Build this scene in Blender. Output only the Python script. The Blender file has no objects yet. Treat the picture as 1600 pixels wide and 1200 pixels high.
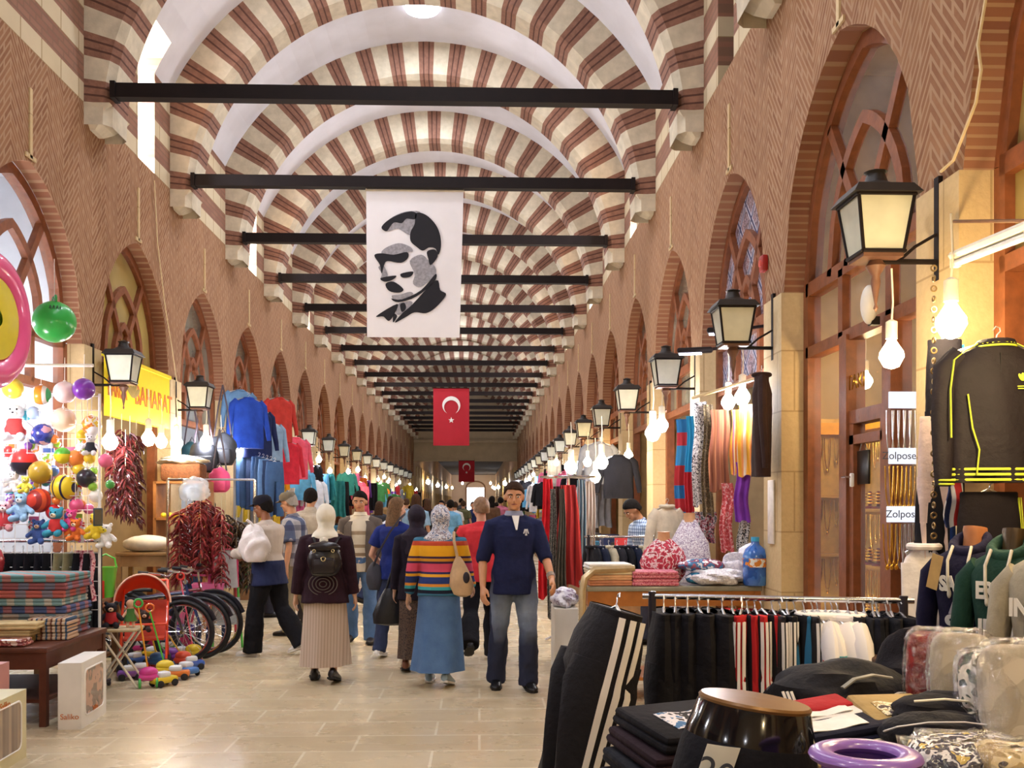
import bpy, bmesh, math, random
from mathutils import Vector, Matrix, Euler
random.seed(7)
PI = math.pi; sin, cos, rad = math.sin, math.cos, math.radians
SC = bpy.context.scene; COL = SC.collection
# ------------------------------------------------------------------ camera
FPX = 1555.6; EYE = 1.61; TH = math.atan(51/FPX)
cam = bpy.data.objects.new('camera', bpy.data.cameras.new('camera')); COL.objects.link(cam)
cam.data.sensor_width = 36; cam.data.lens = 35; cam.data.shift_y = 184/1600
cam.data.clip_end = 400; cam.data.clip_start = .05
cam.location = (0, 0, EYE); cam.rotation_euler = (PI/2, 0, -TH); SC.camera = cam
CF = Vector((sin(TH), cos(TH), 0)); CR = Vector((cos(TH), -sin(TH), 0))
def ray(px, py): return CF + CR*((px-800)/FPX) + Vector((0, 0, (784-py)/FPX))
def P(px, py, d): return Vector((0, 0, EYE)) + ray(px, py)*d          # point at depth d
def PX(px, py, X): r = ray(px, py); return Vector((0, 0, EYE)) + r*(X/r.x)
def PZ(px, py, Z): r = ray(px, py); return Vector((0, 0, EYE)) + r*((Z-EYE)/r.z)
# ------------------------------------------------------------------ materials
def lin(h):
    if not isinstance(h, str): return tuple(h)
    h = h.lstrip('#'); o = []
    for i in (0, 2, 4):
        c = int(h[i:i+2], 16)/255
        o.append(c/12.92 if c <= .04045 else ((c+.055)/1.055)**2.4)
    return tuple(o)
class NT:
    def __init__(s, name):
        s.m = bpy.data.materials.new(name); s.m.use_nodes = True; s.t = s.m.node_tree
        s.t.nodes.clear(); s.out = s.n('ShaderNodeOutputMaterial')
    def n(s, ty, **kw):
        x = s.t.nodes.new(ty)
        for k, v in kw.items(): setattr(x, k, v)
        return x
    def put(s, sock, v):
        if isinstance(v, bpy.types.NodeSocket): s.t.links.new(v, sock)
        elif isinstance(v, (tuple, list)) and len(v) == 3 and sock.type == 'RGBA': sock.default_value = (*v, 1)
        else: sock.default_value = v
    def ma(s, op, a, b=0.0, c=0.0):
        x = s.n('ShaderNodeMath', operation=op); s.put(x.inputs[0], a); s.put(x.inputs[1], b); s.put(x.inputs[2], c); return x.outputs[0]
    def mix(s, f, a, b, bt='MIX'):
        x = s.n('ShaderNodeMix', data_type='RGBA', blend_type=bt); s.put(x.inputs[0], f); s.put(x.inputs[6], a); s.put(x.inputs[7], b); return x.outputs[2]
    def co(s): return s.n('ShaderNodeTexCoord').outputs['Object']
    def sep(s, v): x = s.n('ShaderNodeSeparateXYZ'); s.put(x.inputs[0], v); return x.outputs
    def comb(s, a, b, c=0.0):
        x = s.n('ShaderNodeCombineXYZ'); s.put(x.inputs[0], a); s.put(x.inputs[1], b); s.put(x.inputs[2], c); return x.outputs[0]
    def noise(s, v, sc, det=3.0, ro=.55):
        x = s.n('ShaderNodeTexNoise'); s.put(x.inputs['Vector'], v); x.inputs['Scale'].default_value = sc
        x.inputs['Detail'].default_value = det; x.inputs['Roughness'].default_value = ro; return x.outputs[0]
    def ramp(s, f, stops, const=False):
        x = s.n('ShaderNodeValToRGB'); s.put(x.inputs[0], f); e = x.color_ramp.elements
        if const: x.color_ramp.interpolation = 'CONSTANT'
        while len(e) < len(stops): e.new(1.0)
        for i, (p, c) in enumerate(stops): e[i].position = p; e[i].color = (*lin(c), 1)
        return x.outputs[0]
    def brick(s, v, c1, c2, mo, w, h, ms=.01, off=.5):
        x = s.n('ShaderNodeTexBrick'); s.put(x.inputs['Vector'], v); x.offset = off
        s.put(x.inputs['Color1'], c1); s.put(x.inputs['Color2'], c2); s.put(x.inputs['Mortar'], mo)
        x.inputs['Scale'].default_value = 1; x.inputs['Mortar Size'].default_value = ms
        x.inputs['Brick Width'].default_value = w; x.inputs['Row Height'].default_value = h
        return x.outputs['Color'], x.outputs['Fac']
    def bsdf(s, col, rough=.6, metal=0.0, bump=None, bs=.3, spec=.5, alpha=None, trans=0.0, coat=0.0, emit=None, es=0.0, bd=.02):
        b = s.n('ShaderNodeBsdfPrincipled')
        s.put(b.inputs['Base Color'], col); s.put(b.inputs['Roughness'], rough); b.inputs['Metallic'].default_value = metal
        b.inputs['Specular IOR Level'].default_value = spec; b.inputs['Transmission Weight'].default_value = trans
        b.inputs['Coat Weight'].default_value = coat
        if alpha is not None: s.put(b.inputs['Alpha'], alpha)
        if emit is not None: s.put(b.inputs['Emission Color'], emit); b.inputs['Emission Strength'].default_value = es
        if bump is not None:
            x = s.n('ShaderNodeBump'); x.inputs['Strength'].default_value = bs; x.inputs['Distance'].default_value = bd
            s.put(x.inputs['Height'], bump); s.t.links.new(x.outputs[0], b.inputs['Normal'])
        s.t.links.new(b.outputs[0], s.out.inputs[0]); return s.m
MC = {}
def M(col, rough=.65, metal=0.0, var=.12, vs=14.0, bump=0.0, spec=.4, coat=0.0):
    """plain material with a little mottling; cached on its arguments"""
    k = (col, rough, metal, var, vs, bump, spec, coat)
    if k in MC: return MC[k]
    s = NT('surface'); c = lin(col); v = s.co()
    if var:
        n = s.noise(v, vs); a = tuple(x*(1-var) for x in c); b = tuple(min(1, x*(1+var)) for x in c)
        cc = s.ramp(n, [(.3, a), (.7, b)])
    else: cc = c
    h = s.noise(v, vs*3) if bump else None
    MC[k] = s.bsdf(cc, rough, metal, h, bump, spec=spec, coat=coat); return MC[k]
def cloth(col, var=.18): return M(col, .85, 0, var, 9.0, .25, .2)
def plastic(col): return M(col, .28, 0, .03, 5, 0, .5, .2)
def metal(col='#b9b9b9', r=.28): return M(col, r, 1.0, .05, 8)
def stripes(stops, axis=2, scale=1.0, off=0.0, fract=True, rough=.85, coat=0.0):
    s = NT('striped'); c = s.sep(s.co())[axis]; t = s.ma('MULTIPLY_ADD', c, scale, off)
    if fract: t = s.ma('FRACT', t)
    return s.bsdf(s.ramp(t, stops, True), rough, spec=.3, coat=coat)
def plaid(a, b, c, sc=12.0, rough=.85):
    s = NT('plaid'); o = s.sep(s.co())
    fx = s.ma('GREATER_THAN', s.ma('FRACT', s.ma('MULTIPLY', s.ma('ADD', o[0], o[1]), sc)), .6)
    fz = s.ma('GREATER_THAN', s.ma('FRACT', s.ma('MULTIPLY', o[2], sc)), .6)
    return s.bsdf(s.mix(s.ma('MULTIPLY', fz, .6), s.mix(s.ma('MULTIPLY', fx, .7), lin(a), lin(b)), lin(c)), rough)
def blotch(cols, sc=30.0, rough=.8, coat=0.0, bump=0.0):
    s = NT('print'); v = s.co(); n = s.noise(v, sc, 2)
    k = len(cols); st = [(.3+.4*i/k if i else 0, c) for i, c in enumerate(cols)]
    return s.bsdf(s.ramp(n, st, True), rough, coat=coat, bump=(s.noise(v, sc*.7) if bump else None), bs=bump, bd=.05)
def glow(col, st):
    k = ('g', col, st)
    if k in MC: return MC[k]
    s = NT('glow'); e = s.n('ShaderNodeEmission'); s.put(e.inputs[0], lin(col)); e.inputs[1].default_value = st
    s.t.links.new(e.outputs[0], s.out.inputs[0]); MC[k] = s.m; return s.m
def film(col='#ffffff', a=.12, rough=.08):
    """thin clear pane or plastic film"""
    k = ('f', col, a, rough)
    if k in MC: return MC[k]
    s = NT('clear'); t = s.n('ShaderNodeBsdfTransparent'); g = s.n('ShaderNodeBsdfPrincipled')
    g.inputs['Base Color'].default_value = (*lin(col), 1); g.inputs['Roughness'].default_value = rough
    x = s.n('ShaderNodeMixShader'); x.inputs[0].default_value = a
    s.t.links.new(t.outputs[0], x.inputs[1]); s.t.links.new(g.outputs[0], x.inputs[2]); s.t.links.new(x.outputs[0], s.out.inputs[0])
    MC[k] = s.m; return s.m
# ------------------------------------------------------------------ mesh builder
class MB:
    def __init__(s): s.v = []; s.f = []; s.mi = []; s.cur = 0; s.T = Matrix()
    def add(s, vs, fs):
        b = len(s.v); s.v += [s.T @ Vector(v) for v in vs]; s.f += [[i+b for i in f] for f in fs]; s.mi += [s.cur]*len(fs); return s
    def box(s, c, sz, rot=None, taper=1.0):
        x, y, z = (q/2 for q in sz); t = taper
        vs = [Vector(p) for p in ((-x, -y, -z), (x, -y, -z), (x, y, -z), (-x, y, -z), (-x*t, -y*t, z), (x*t, -y*t, z), (x*t, y*t, z), (-x*t, y*t, z))]
        if rot: R = Euler(rot).to_matrix(); vs = [R @ v for v in vs]
        return s.add([v+Vector(c) for v in vs], [(0, 3, 2, 1), (4, 5, 6, 7), (0, 1, 5, 4), (1, 2, 6, 5), (2, 3, 7, 6), (3, 0, 4, 7)])
    def rbox(s, c, sz, r=.02, rot=None):
        """box with rounded vertical and horizontal edges"""
        x, y, z = (q/2 for q in sz); r = min(r, x*.98, y*.98, z*.98); rings = []
        for zz, ins in ((-z, r), (-z+r*.3, r*.3), (-z+r, 0), (z-r, 0), (z-r*.3, r*.3), (z, r)):
            ring = []
            for cx, cy, a0 in ((x-r, y-r, 0), (-x+r, y-r, 90), (-x+r, -y+r, 180), (x-r, -y+r, 270)):
                for a in (0, 45, 90): q = rad(a0+a); rr = max(r-ins, .0005); ring.append(Vector((cx+rr*cos(q), cy+rr*sin(q), zz)))
            rings.append(ring)
        R = Euler(rot).to_matrix() if rot else Matrix.Identity(3)
        return s.loft([[R @ v+Vector(c) for v in ring] for ring in rings])
    def loft(s, rings, cap=True, closed=True):
        n = len(rings[0]); vs = [v for r in rings for v in r]; fs = []
        for i in range(len(rings)-1):
            for j in range(n if closed else n-1):
                k = (j+1) % n; fs.append((i*n+j, i*n+k, (i+1)*n+k, (i+1)*n+j))
        if cap and closed: fs.append(tuple(range(n))[::-1]); fs.append(tuple((len(rings)-1)*n+j for j in range(n)))
        return s.add(vs, fs)
    def tube(s, pts, r, n=8, cap=True, flat=1.0, up=None):
        """tube along points; r one radius or one per point"""
        pts = [Vector(p) for p in pts]; rs = r if isinstance(r, (list, tuple)) else [r]*len(pts)
        rings = []; u = None
        for i, p in enumerate(pts):
            t = (pts[min(i+1, len(pts)-1)]-pts[max(i-1, 0)]).normalized()
            if u is None: a = Vector(up) if up else (Vector((0, 0, 1)) if abs(t.z) < .9 else Vector((0, 1, 0)))
            else: a = u
            u = (a-t*a.dot(t)).normalized(); w = t.cross(u)
            rings.append([p+u*(rs[i]*flat*cos(2*PI*k/n))+w*(rs[i]*sin(2*PI*k/n)) for k in range(n)])
        return s.loft(rings, cap)
    def cap(s, a, b, ra, rb, n=12):
        """closed tapered capsule"""
        a = Vector(a); b = Vector(b); t = (b-a).normalized(); pts = []; rs = []
        for k in (0, 30, 60): pts.append(a-t*(ra*cos(rad(k)))); rs.append(max(ra*sin(rad(k)), .001))
        pts.append(a); rs.append(ra); pts.append((a+b)/2); rs.append((ra+rb)/2); pts.append(b); rs.append(rb)
        for k in (60, 30, 0): pts.append(b+t*(rb*cos(rad(k)))); rs.append(max(rb*sin(rad(k)), .001))
        return s.tube(pts, rs, n)
    def ell(s, c, r, seg=16, rings=10, rot=None, z0=-90, z1=90):
        if not isinstance(r, (tuple, list)): r = (r, r, r)
        R = Euler(rot).to_matrix() if rot else Matrix.Identity(3); L = []
        for i in range(rings+1):
            a = rad(z0+(z1-z0)*i/rings); q = max(cos(a), .004)
            L.append([R @ Vector((r[0]*q*cos(2*PI*k/seg), r[1]*q*sin(2*PI*k/seg), r[2]*sin(a)))+Vector(c) for k in range(seg)])
        return s.loft(L)
    def lathe(s, prof, c=(0, 0, 0), n=20, cap=True, rot=None, sx=1, sy=1):
        R = Euler(rot).to_matrix() if rot else Matrix.Identity(3)
        return s.loft([[R @ Vector((sx*max(r, .0006)*cos(2*PI*k/n), sy*max(r, .0006)*sin(2*PI*k/n), z))+Vector(c) for k in range(n)] for r, z in prof], cap)
    def torus(s, c, R, r, rot=None, n=32, m=10, flat=1.0):
        Q = Euler(rot).to_matrix() if rot else Matrix.Identity(3); vs = []; fs = []
        for i in range(n):
            a = 2*PI*i/n
            for j in range(m):
                b = 2*PI*j/m; vs.append(Q @ Vector(((R+r*cos(b))*cos(a), (R+r*cos(b))*sin(a), r*flat*sin(b)))+Vector(c))
        for i in range(n):
            for j in range(m): fs.append((i*m+j, ((i+1) % n)*m+j, ((i+1) % n)*m+(j+1) % m, i*m+(j+1) % m))
        return s.add(vs, fs)
    def prism(s, poly, y0, y1, M3=None):
        """2D outline (x,z) extruded from y0 to y1"""
        n = len(poly); vs = [Vector((x, y0, z)) for x, z in poly]+[Vector((x, y1, z)) for x, z in poly]
        if M3 is not None: vs = [M3 @ v for v in vs]
        fs = [tuple(range(n)), tuple(range(2*n-1, n-1, -1))]+[((i+1) % n, i, n+i, n+(i+1) % n) for i in range(n)]
        return s.add(vs, fs)
    def quad(s, a, b, c, d): return s.add([a, b, c, d], [(0, 1, 2, 3)])
    def sheet(s, fn, nu, nv, th=0.0):
        """grid surface fn(u,v)->Vector, with thickness along its normal"""
        g = [[Vector(fn(i/nu, j/nv)) for j in range(nv+1)] for i in range(nu+1)]
        w = nv+1; F = [(i*w+j, (i+1)*w+j, (i+1)*w+j+1, i*w+j+1) for i in range(nu) for j in range(nv)]
        A = [g[i][j] for i in range(nu+1) for j in range(nv+1)]
        if not th: return s.add(A, F)
        B = []
        for i in range(nu+1):
            for j in range(nv+1):
                n = (g[min(i+1, nu)][j]-g[max(i-1, 0)][j]).cross(g[i][min(j+1, nv)]-g[i][max(j-1, 0)])
                B.append(g[i][j]+(n.normalized() if n.length > 1e-9 else Vector((0, 0, 1)))*th)
        N = len(A); F2 = [tuple(q+N for q in reversed(f)) for f in F]; E = []
        bd = [i*w for i in range(nu+1)]+[nu*w+j for j in range(1, w)]+[i*w+nv for i in range(nu-1, -1, -1)]+[j for j in range(nv-1, 0, -1)]
        for a, b in zip(bd, bd[1:]+bd[:1]): E.append((a, b, b+N, a+N))
        return s.add(A+B, F+F2+E)
    def mesh(s, name, mats, smooth=True):
        me = bpy.data.meshes.new(name); me.from_pydata([tuple(v) for v in s.v], [], s.f)
        for m in (mats if isinstance(mats, (list, tuple)) else [mats]): me.materials.append(m)
        me.polygons.foreach_set('material_index', s.mi)
        bm = bmesh.new(); bm.from_mesh(me); bmesh.ops.recalc_face_normals(bm, faces=bm.faces[:])
        if smooth:
            for f in bm.faces: f.smooth = True
            for e in bm.edges:
                if len(e.link_faces) == 2 and e.calc_face_angle(0) > .7: e.smooth = False
        bm.to_mesh(me); bm.free(); return me
    def build(s, name, mats, parent=None, smooth=True, loc=None, rz=0.0, remesh=0.0, sm=4):
        o = bpy.data.objects.new(name, s.mesh(name, mats, smooth)); COL.objects.link(o)
        if loc is not None: o.location = loc
        o.rotation_euler = (0, 0, rz)
        if parent is not None: o.parent = parent
        if remesh:
            m = o.modifiers.new('skin', 'REMESH'); m.mode = 'VOXEL'; m.voxel_size = remesh; m.use_smooth_shade = True
            if sm: q = o.modifiers.new('relax', 'SMOOTH'); q.factor = .5; q.iterations = sm
        return o
def tag(o, label, cat, group=None, kind=None):
    o['label'] = label; o['category'] = cat
    if group: o['group'] = group
    if kind: o['kind'] = kind
    return o
def thing(name, label, cat, loc=(0, 0, 0), rz=0.0, group=None, rx=0.0, ry=0.0):
    o = bpy.data.objects.new(name, None); COL.objects.link(o); o.empty_display_size = .1
    o.location = loc; o.rotation_euler = (rx, ry, rz); return tag(o, label, cat, group)
def struct(o): o['kind'] = 'structure'; return o
def dup(r, loc, rz=0.0, label=None, group=None, scale=None, rx=None, ry=None):
    n = r.copy(); COL.objects.link(n); n.location = loc
    e = r.rotation_euler; n.rotation_euler = (e[0] if rx is None else rx, e[1] if ry is None else ry, rz)
    if scale: n.scale = (scale,)*3 if not isinstance(scale, (tuple, list)) else scale
    if label: n['label'] = label
    if group: n['group'] = group
    for c in list(r.children):
        d = c.copy(); COL.objects.link(d); d.parent = n
        for g in list(c.children): q = g.copy(); COL.objects.link(q); q.parent = d
    return n
def text(name, body, size, mat, parent, loc, rot=(PI/2, 0, 0), th=.002, align='CENTER', sx=1.0, bold=0.0):
    cu = bpy.data.curves.new(name, 'FONT'); cu.body = body; cu.size = size; cu.align_x = align; cu.align_y = 'CENTER'; cu.extrude = th; cu.offset = bold
    t = bpy.data.objects.new(name, cu); COL.objects.link(t); bpy.context.view_layer.update()
    me = bpy.data.meshes.new_from_object(t.evaluated_get(bpy.context.evaluated_depsgraph_get()))
    bpy.data.objects.remove(t); me.materials.clear(); me.materials.append(mat)
    o = bpy.data.objects.new(name, me); COL.objects.link(o); o.parent = parent; o.location = loc; o.rotation_euler = rot; o.scale = (sx, 1, 1); return o
# =================================================================== THE HALL
XL, XR = -4.0, 2.316; XC = (XL+XR)/2; ZS = 3.2; ZC = 5.65; ZR = 5.43; RV = 3.48; RI = 2.9; BAY = 2.807
HA = 1.17; RISE = 1.44; RA = (RISE**2+HA**2)/(2*HA)
def yl(k): return 9.0+BAY*k
def yr(k): return 9.14+BAY*k
K0, K1 = -5, 18; YB = 9.06+BAY*K0-1.4; YE = 9.06+BAY*K1+1.4; YF = 144.0
def arch(t, a=HA, r=RA, z=ZS): return z+math.sqrt(max(0, r*r-(abs(t)+r-a)**2))
# ---- materials
def brickwall(c1, c2, mo):
    s = NT('herringbone brick'); o = s.sep(s.co())
    zz = s.ma('PINGPONG', o[1], .36); v = s.comb(s.ma('MULTIPLY', o[1], 1.0), s.ma('ADD', o[2], s.ma('MULTIPLY', zz, 1.2)))
    c, f = s.brick(v, lin(c1), lin(c2), lin(mo), .24, .075, .014)
    n = s.noise(s.co(), 1.6, 5); c = s.mix(s.ma('MULTIPLY', n, .55), c, lin('#6d4630')); n2 = s.noise(s.co(), 9, 3)
    c = s.mix(s.ma('MULTIPLY', n2, .35), c, lin('#b08a68'))
    return s.bsdf(c, .85, bump=s.ma('SUBTRACT', 1.0, f), bs=.5, spec=.2, bd=.012)
m_herr = brickwall('#75492e', '#946a4a', '#a98a6c')
s = NT('arch brick'); o = s.sep(s.co()); c, f = s.brick(s.comb(s.ma('MULTIPLY', o[0], 1.0), s.ma('ADD', o[2], 0)), lin('#83523a'), lin('#95664a'), lin('#a07c5e'), .5, .05, .008)
m_ring = s.bsdf(c, .85, bump=s.ma('SUBTRACT', 1.0, f), bs=.4, bd=.01)
s = NT('pier stone'); o = s.sep(s.co()); c, f = s.brick(s.comb(s.ma('ADD', o[0], o[1]), o[2]), lin('#c9ae7e'), lin('#d3bb8f'), lin('#a98f64'), 1.1, .46, .006)
n = s.noise(s.co(), 26, 5); m_stone = s.bsdf(s.mix(s.ma('MULTIPLY', n, .5), c, lin('#9b8058')), .8, bump=n, bs=.25)
s = NT('striped courses'); o = s.sep(s.co()); t = s.ma('FRACT', s.ma('DIVIDE', s.ma('SUBTRACT', o[2], ZC), .475))
cr, cf = s.brick(s.comb(o[1], s.ma('SUBTRACT', o[2], ZC)), lin('#c6b594'), lin('#ccbd9f'), lin('#8f7852'), .42, .475, .008, 0)
br, bf = s.brick(s.comb(o[1], o[2]), lin('#83594a'), lin('#8f6654'), lin('#7a5a4a'), .24, .07, .01)
n = s.noise(s.co(), 5, 4); m_course = s.bsdf(s.mix(s.ma('MULTIPLY', n, .25), s.mix(s.ma('GREATER_THAN', t, .42), cr, br), lin('#8b745a')), .85, spec=.2)
m_cream = M('#c4b9a2', .85, 0, .14, 7, .15); m_vbrick = M('#86604f', .9, 0, .16, 16, .3); m_mort = M('#573a30', .95, 0, .1)
s = NT('plaster'); n = s.noise(s.co(), 1.3, 5); m_plaster = s.bsdf(s.ramp(n, [(.3, '#c3c0c2'), (.7, '#d4d2d6')]), .9, spec=.15)
m_wood = M('#7b4526', .5, 0, .22, 12, .1); m_dark = M('#170e0d', .6, 0, .15, 8, 0, .2); m_wood2 = M('#93572c', .45, 0, .22, 10)
s = NT('floor slabs'); o = s.sep(s.co()); c, f = s.brick(s.comb(o[0], o[1]), lin('#c4b290'), lin('#d0bf9e'), lin('#eee4c8'), .82, .43, .009, .37)
n = s.noise(s.comb(s.ma('MULTIPLY', o[0], .7), s.ma('MULTIPLY', o[1], 1.3)), 2.2, 6, .62); n2 = s.noise(s.co(), 26, 4)
c = s.mix(s.ma('MULTIPLY', s.ma('SUBTRACT', n, .36), 1.25), c, lin('#93805c')); c = s.mix(s.ma('MULTIPLY', n2, .3), c, lin('#cdbd9c'))
m_floor = s.bsdf(c, s.ma('MULTIPLY_ADD', n, .36, .1), bump=n2, bs=.06, spec=.42)
# ---- floor
mb = MB(); mb.quad((-7, YB-.2, 0), (6, YB-.2, 0), (6, YF+1, 0), (-7, YF+1, 0)); struct(mb.build('floor', m_floor))
# ---- side walls with a row of pointed openings
SLIT = {'L': [yl(k)+.3 for k in (-5, -3, -1, 1, 3, 5, 7, 9, 11, 13, 15, 17)], 'R': [yl(k)+.3 for k in (-4, -2, 0, 2, 4, 6, 8, 10, 12, 14, 16)]}
SW = .3; ZT = 7.27; ANG0 = math.asin(((XR-XL)/2)/RV); ZV = ZR+RV*cos(ANG0); ANGS = math.asin(0) ; AS = math.acos((ZT-ZR)/RV)
def side(nm, X, sg, cy):
    w = MB(); T = .15
    for k in range(K0, K1+1):
        c = cy(k); e0 = c-BAY/2 if k > K0 else YB; e1 = c+BAY/2 if k < K1 else YE
        N = 16; ts = [-HA+2*HA*i/N for i in range(N+1)]
        w.cur = 0
        w.quad((X, e0, ZS), (X, c-HA, ZS), (X, c-HA, ZC), (X, e0, ZC)); w.quad((X, c+HA, ZS), (X, e1, ZS), (X, e1, ZC), (X, c+HA, ZC))
        for a, b in zip(ts, ts[1:]): w.quad((X, c+a, arch(a)), (X, c+b, arch(b)), (X, c+b, ZC), (X, c+a, ZC))
        w.cur = 1
        for a, b in zip(ts, ts[1:]): w.quad((X, c+a, arch(a)), (X, c+b, arch(b)), (X+sg*T, c+b, arch(b)), (X+sg*T, c+a, arch(a)))
        w.cur = 2
        for p0, p1 in ((e0, c-HA), (c+HA, e1)):
            w.box((X+sg*.07, (p0+p1)/2, ZS/2), (.18, p1-p0, ZS))
        w.box((X, c, 4.98), (.03, .05, .62)); w.box((X, c, 4.68), (.03, .2, .035))
    return struct(w.build('wall_'+nm, [m_herr, m_ring, m_stone], smooth=False))
side('left', XL, -1, yl); side('right', XR, 1, yr)
# ---- striped courses above the cornice, pierced by narrow light slits
def upper(nm, X, sg, sl):
    w = MB(); y = YB
    for c in sl:
        w.quad((X, y, ZC), (X, c-SW, ZC), (X, c-SW, ZV), (X, y, ZV)); y = c+SW
        for q in (c-SW, c+SW):
            cur = [(X-sg*((XR-XL)/2-RV*sin(a)), q, ZR+RV*cos(a)) for a in (ANG0-(ANG0-AS)*i/5 for i in range(6))]
            w.add([(X+sg*.55, q, ZC), (X, q, ZC)]+cur+[(X+sg*.55, q, ZT)], [tuple(range(9))])
        w.quad((X, c-SW, ZC), (X, c+SW, ZC), (X+sg*.55, c+SW, ZC), (X+sg*.55, c-SW, ZC))
        xt = XC+sg*RV*sin(AS); w.quad((xt, c-SW, ZT), (xt, c+SW, ZT), (X+sg*.55, c+SW, ZT), (X+sg*.55, c-SW, ZT))
    w.quad((X, y, ZC), (X, YE, ZC), (X, YE, ZV), (X, y, ZV))
    struct(w.build('wall_%s_upper' % nm, m_course, smooth=False))
upper('left', XL, -1, SLIT['L']); upper('right', XR, 1, SLIT['R'])
# ---- barrel vault
v = MB(); ys = sorted([YB, YE]+[c+q for s_ in SLIT.values() for c in s_ for q in (-SW, SW)]); ya = []
for a, b in zip(ys, ys[1:]): ya += [a, (a+b)/2]
ya.append(ys[-1]); an = [-ANG0+(ANG0-AS)*i/5 for i in range(6)]+[-AS+2*AS*i/24 for i in range(1, 24)]+[AS+(ANG0-AS)*i/5 for i in range(6)]
for a, b in zip(ya, ya[1:]):
    my = (a+b)/2
    for p, q in zip(an, an[1:]):
        m_ = (p+q)/2
        if abs(m_) > AS and any(abs(my-c) < SW for c in SLIT['L' if m_ < 0 else 'R']): continue
        f = lambda t, y: (XC+RV*sin(t), y, ZR+RV*cos(t)); v.quad(f(p, a), f(q, a), f(q, b), f(p, b))
struct(v.build('ceiling', m_plaster))
# ---- striped transverse arches on corbels, iron tie beams
def rib_mesh():
    r = MB(); N = 21; W_ = .28; CH = .07
    prof = [(RV+.05, -W_), (RI+CH, -W_), (RI, -W_+CH*1.1), (RI, W_-CH*1.1), (RI+CH, W_), (RV+.05, W_)]
    A = ANG0*0+PI/2; tot = 2*A; seg = tot/(2*N+1)
    def slab(a, b, ci):
        r.cur = ci; L = []
        for t in (a, b): L.append([(XC+q*sin(t), y, ZR+q*cos(t)) for q, y in prof])
        for j in range(len(prof)-1): r.add([L[0][j], L[0][j+1], L[1][j+1], L[1][j]], [(0, 1, 2, 3)])
    for i in range(2*N+1):
        a = -A+seg*i
        if i % 2: 
            g = seg/11
            for j in range(3):
                slab(a+g*(j*4), a+g*(j*4+3), 1)
                if j < 2: slab(a+g*(j*4+3), a+g*(j*4+4), 2)
        else: slab(a, a+seg, 0)
    r.cur = 0
    for sg, X in ((-1, XL), (1, XR)):
        r.loft([[(X-sg*q[0]*.0+0, y, z) if i in (0, 3) else (X-sg*q[0], y, z) for i, y in enumerate((-w, -w, w, w))] for q, w, z in (((.05,), .12, ZC-.22), ((.13,), .2, ZC-.16), ((.2,), .27, ZC-.08), ((.26,), .29, ZC), ((.26,), .29, ZR+.22))])
    return r.mesh('transverse_arch', [m_cream, m_vbrick, m_mort], smooth=False)
RM = rib_mesh(); ORD = ['nearest', 'second', 'third', 'fourth', 'fifth', 'sixth', 'seventh', 'eighth', 'ninth', 'tenth', 'eleventh', 'twelfth', 'thirteenth', 'fourteenth', 'fifteenth', 'sixteenth', 'seventeenth', 'eighteenth', 'nineteenth']
bm_ = MB(); bm_.box((0, 0, 0), (5.72, .13, .145)); bm_.box((-2.86, 0, 0), (.05, .17, .17)); bm_.box((2.86, 0, 0), (.05, .17, .17)); BMESH = bm_.mesh('tie_beam', m_dark, False)
def by(n): return 10.23+BAY*(n-1)
for i, n in enumerate(range(-4, 20)):
    o = bpy.data.objects.new('trim_%d' % (i+1), RM); COL.objects.link(o); o.location = (0, by(n)+.26, 0); struct(o)
    if n < -3 or n > 18: continue
    o = bpy.data.objects.new('tie_beam', BMESH); COL.objects.link(o); o.location = (XC, by(n)+.02, 5.775)
    nm = ('dark tie beam across the vault, %s in view' % ORD[n-1] if n not in (2, 10) else 'dark tie beam carrying the %s banner' % ('portrait' if n == 2 else 'large red crescent')) if n > 0 else 'dark tie beam across the vault behind the viewer, %d bays back' % (1-n)
    tag(o, nm, 'beam', 'tie beams across the vault')
# ---- skylights in the crown, panes in the slits
m_sky = glow('#e9eeff', 5); k = 0
sk = MB(); sk.lathe([(.001, .02), (.2, .02), (.22, -.03), (.25, -.03), (.25, .03)], n=20, cap=False); SKM = sk.mesh('skylight', m_sky)
wn = [0]
def wname(): wn[0] += 1; return 'window_%d' % wn[0]
for n in range(-3, 19):
    o = bpy.data.objects.new(wname(), SKM); COL.objects.link(o); o.location = (XC, by(n)+BAY/2+.25, ZR+RV-.03); struct(o)
    if n < 14:
        l = bpy.data.objects.new('skylight_daylight', bpy.data.lights.new('skylight_daylight', 'AREA')); COL.objects.link(l)
        l.location = (XC, by(n)+BAY/2+.25, ZR+RV-.08); l.data.shape = 'DISK'; l.data.size = .4; l.data.energy = 50; l.data.color = (.86, .9, 1)
m_slit = glow('#f3f3ff', 9)
for sd, X, sg in (('L', XL, -1), ('R', XR, 1)):
    for i, c in enumerate(SLIT[sd]):
        q = MB(); q.box((X+sg*.52, c, 6.45), (.02, SW*2-.02, 1.6)); q.box((X+sg*.50, c, 6.5), (.03, .03, 1.6))
        dim = sd == 'R' and c < 10
        struct(q.build(wname(), M('#5a5148') if dim else m_slit))
        if c > -1 and c < 40 and not dim:
            l = bpy.data.objects.new('slit_daylight', bpy.data.lights.new('slit_daylight', 'AREA')); COL.objects.link(l)
            l.location = (X+sg*.45, c, 6.45); l.rotation_euler = (0, -sg*PI/2*-1, 0); l.data.shape = 'RECTANGLE'; l.data.size = 1.5; l.data.size_y = .5; l.data.energy = 80; l.data.color = (.9, .92, 1)
            l.rotation_euler = (0, sg*PI/2, 0)
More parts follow.
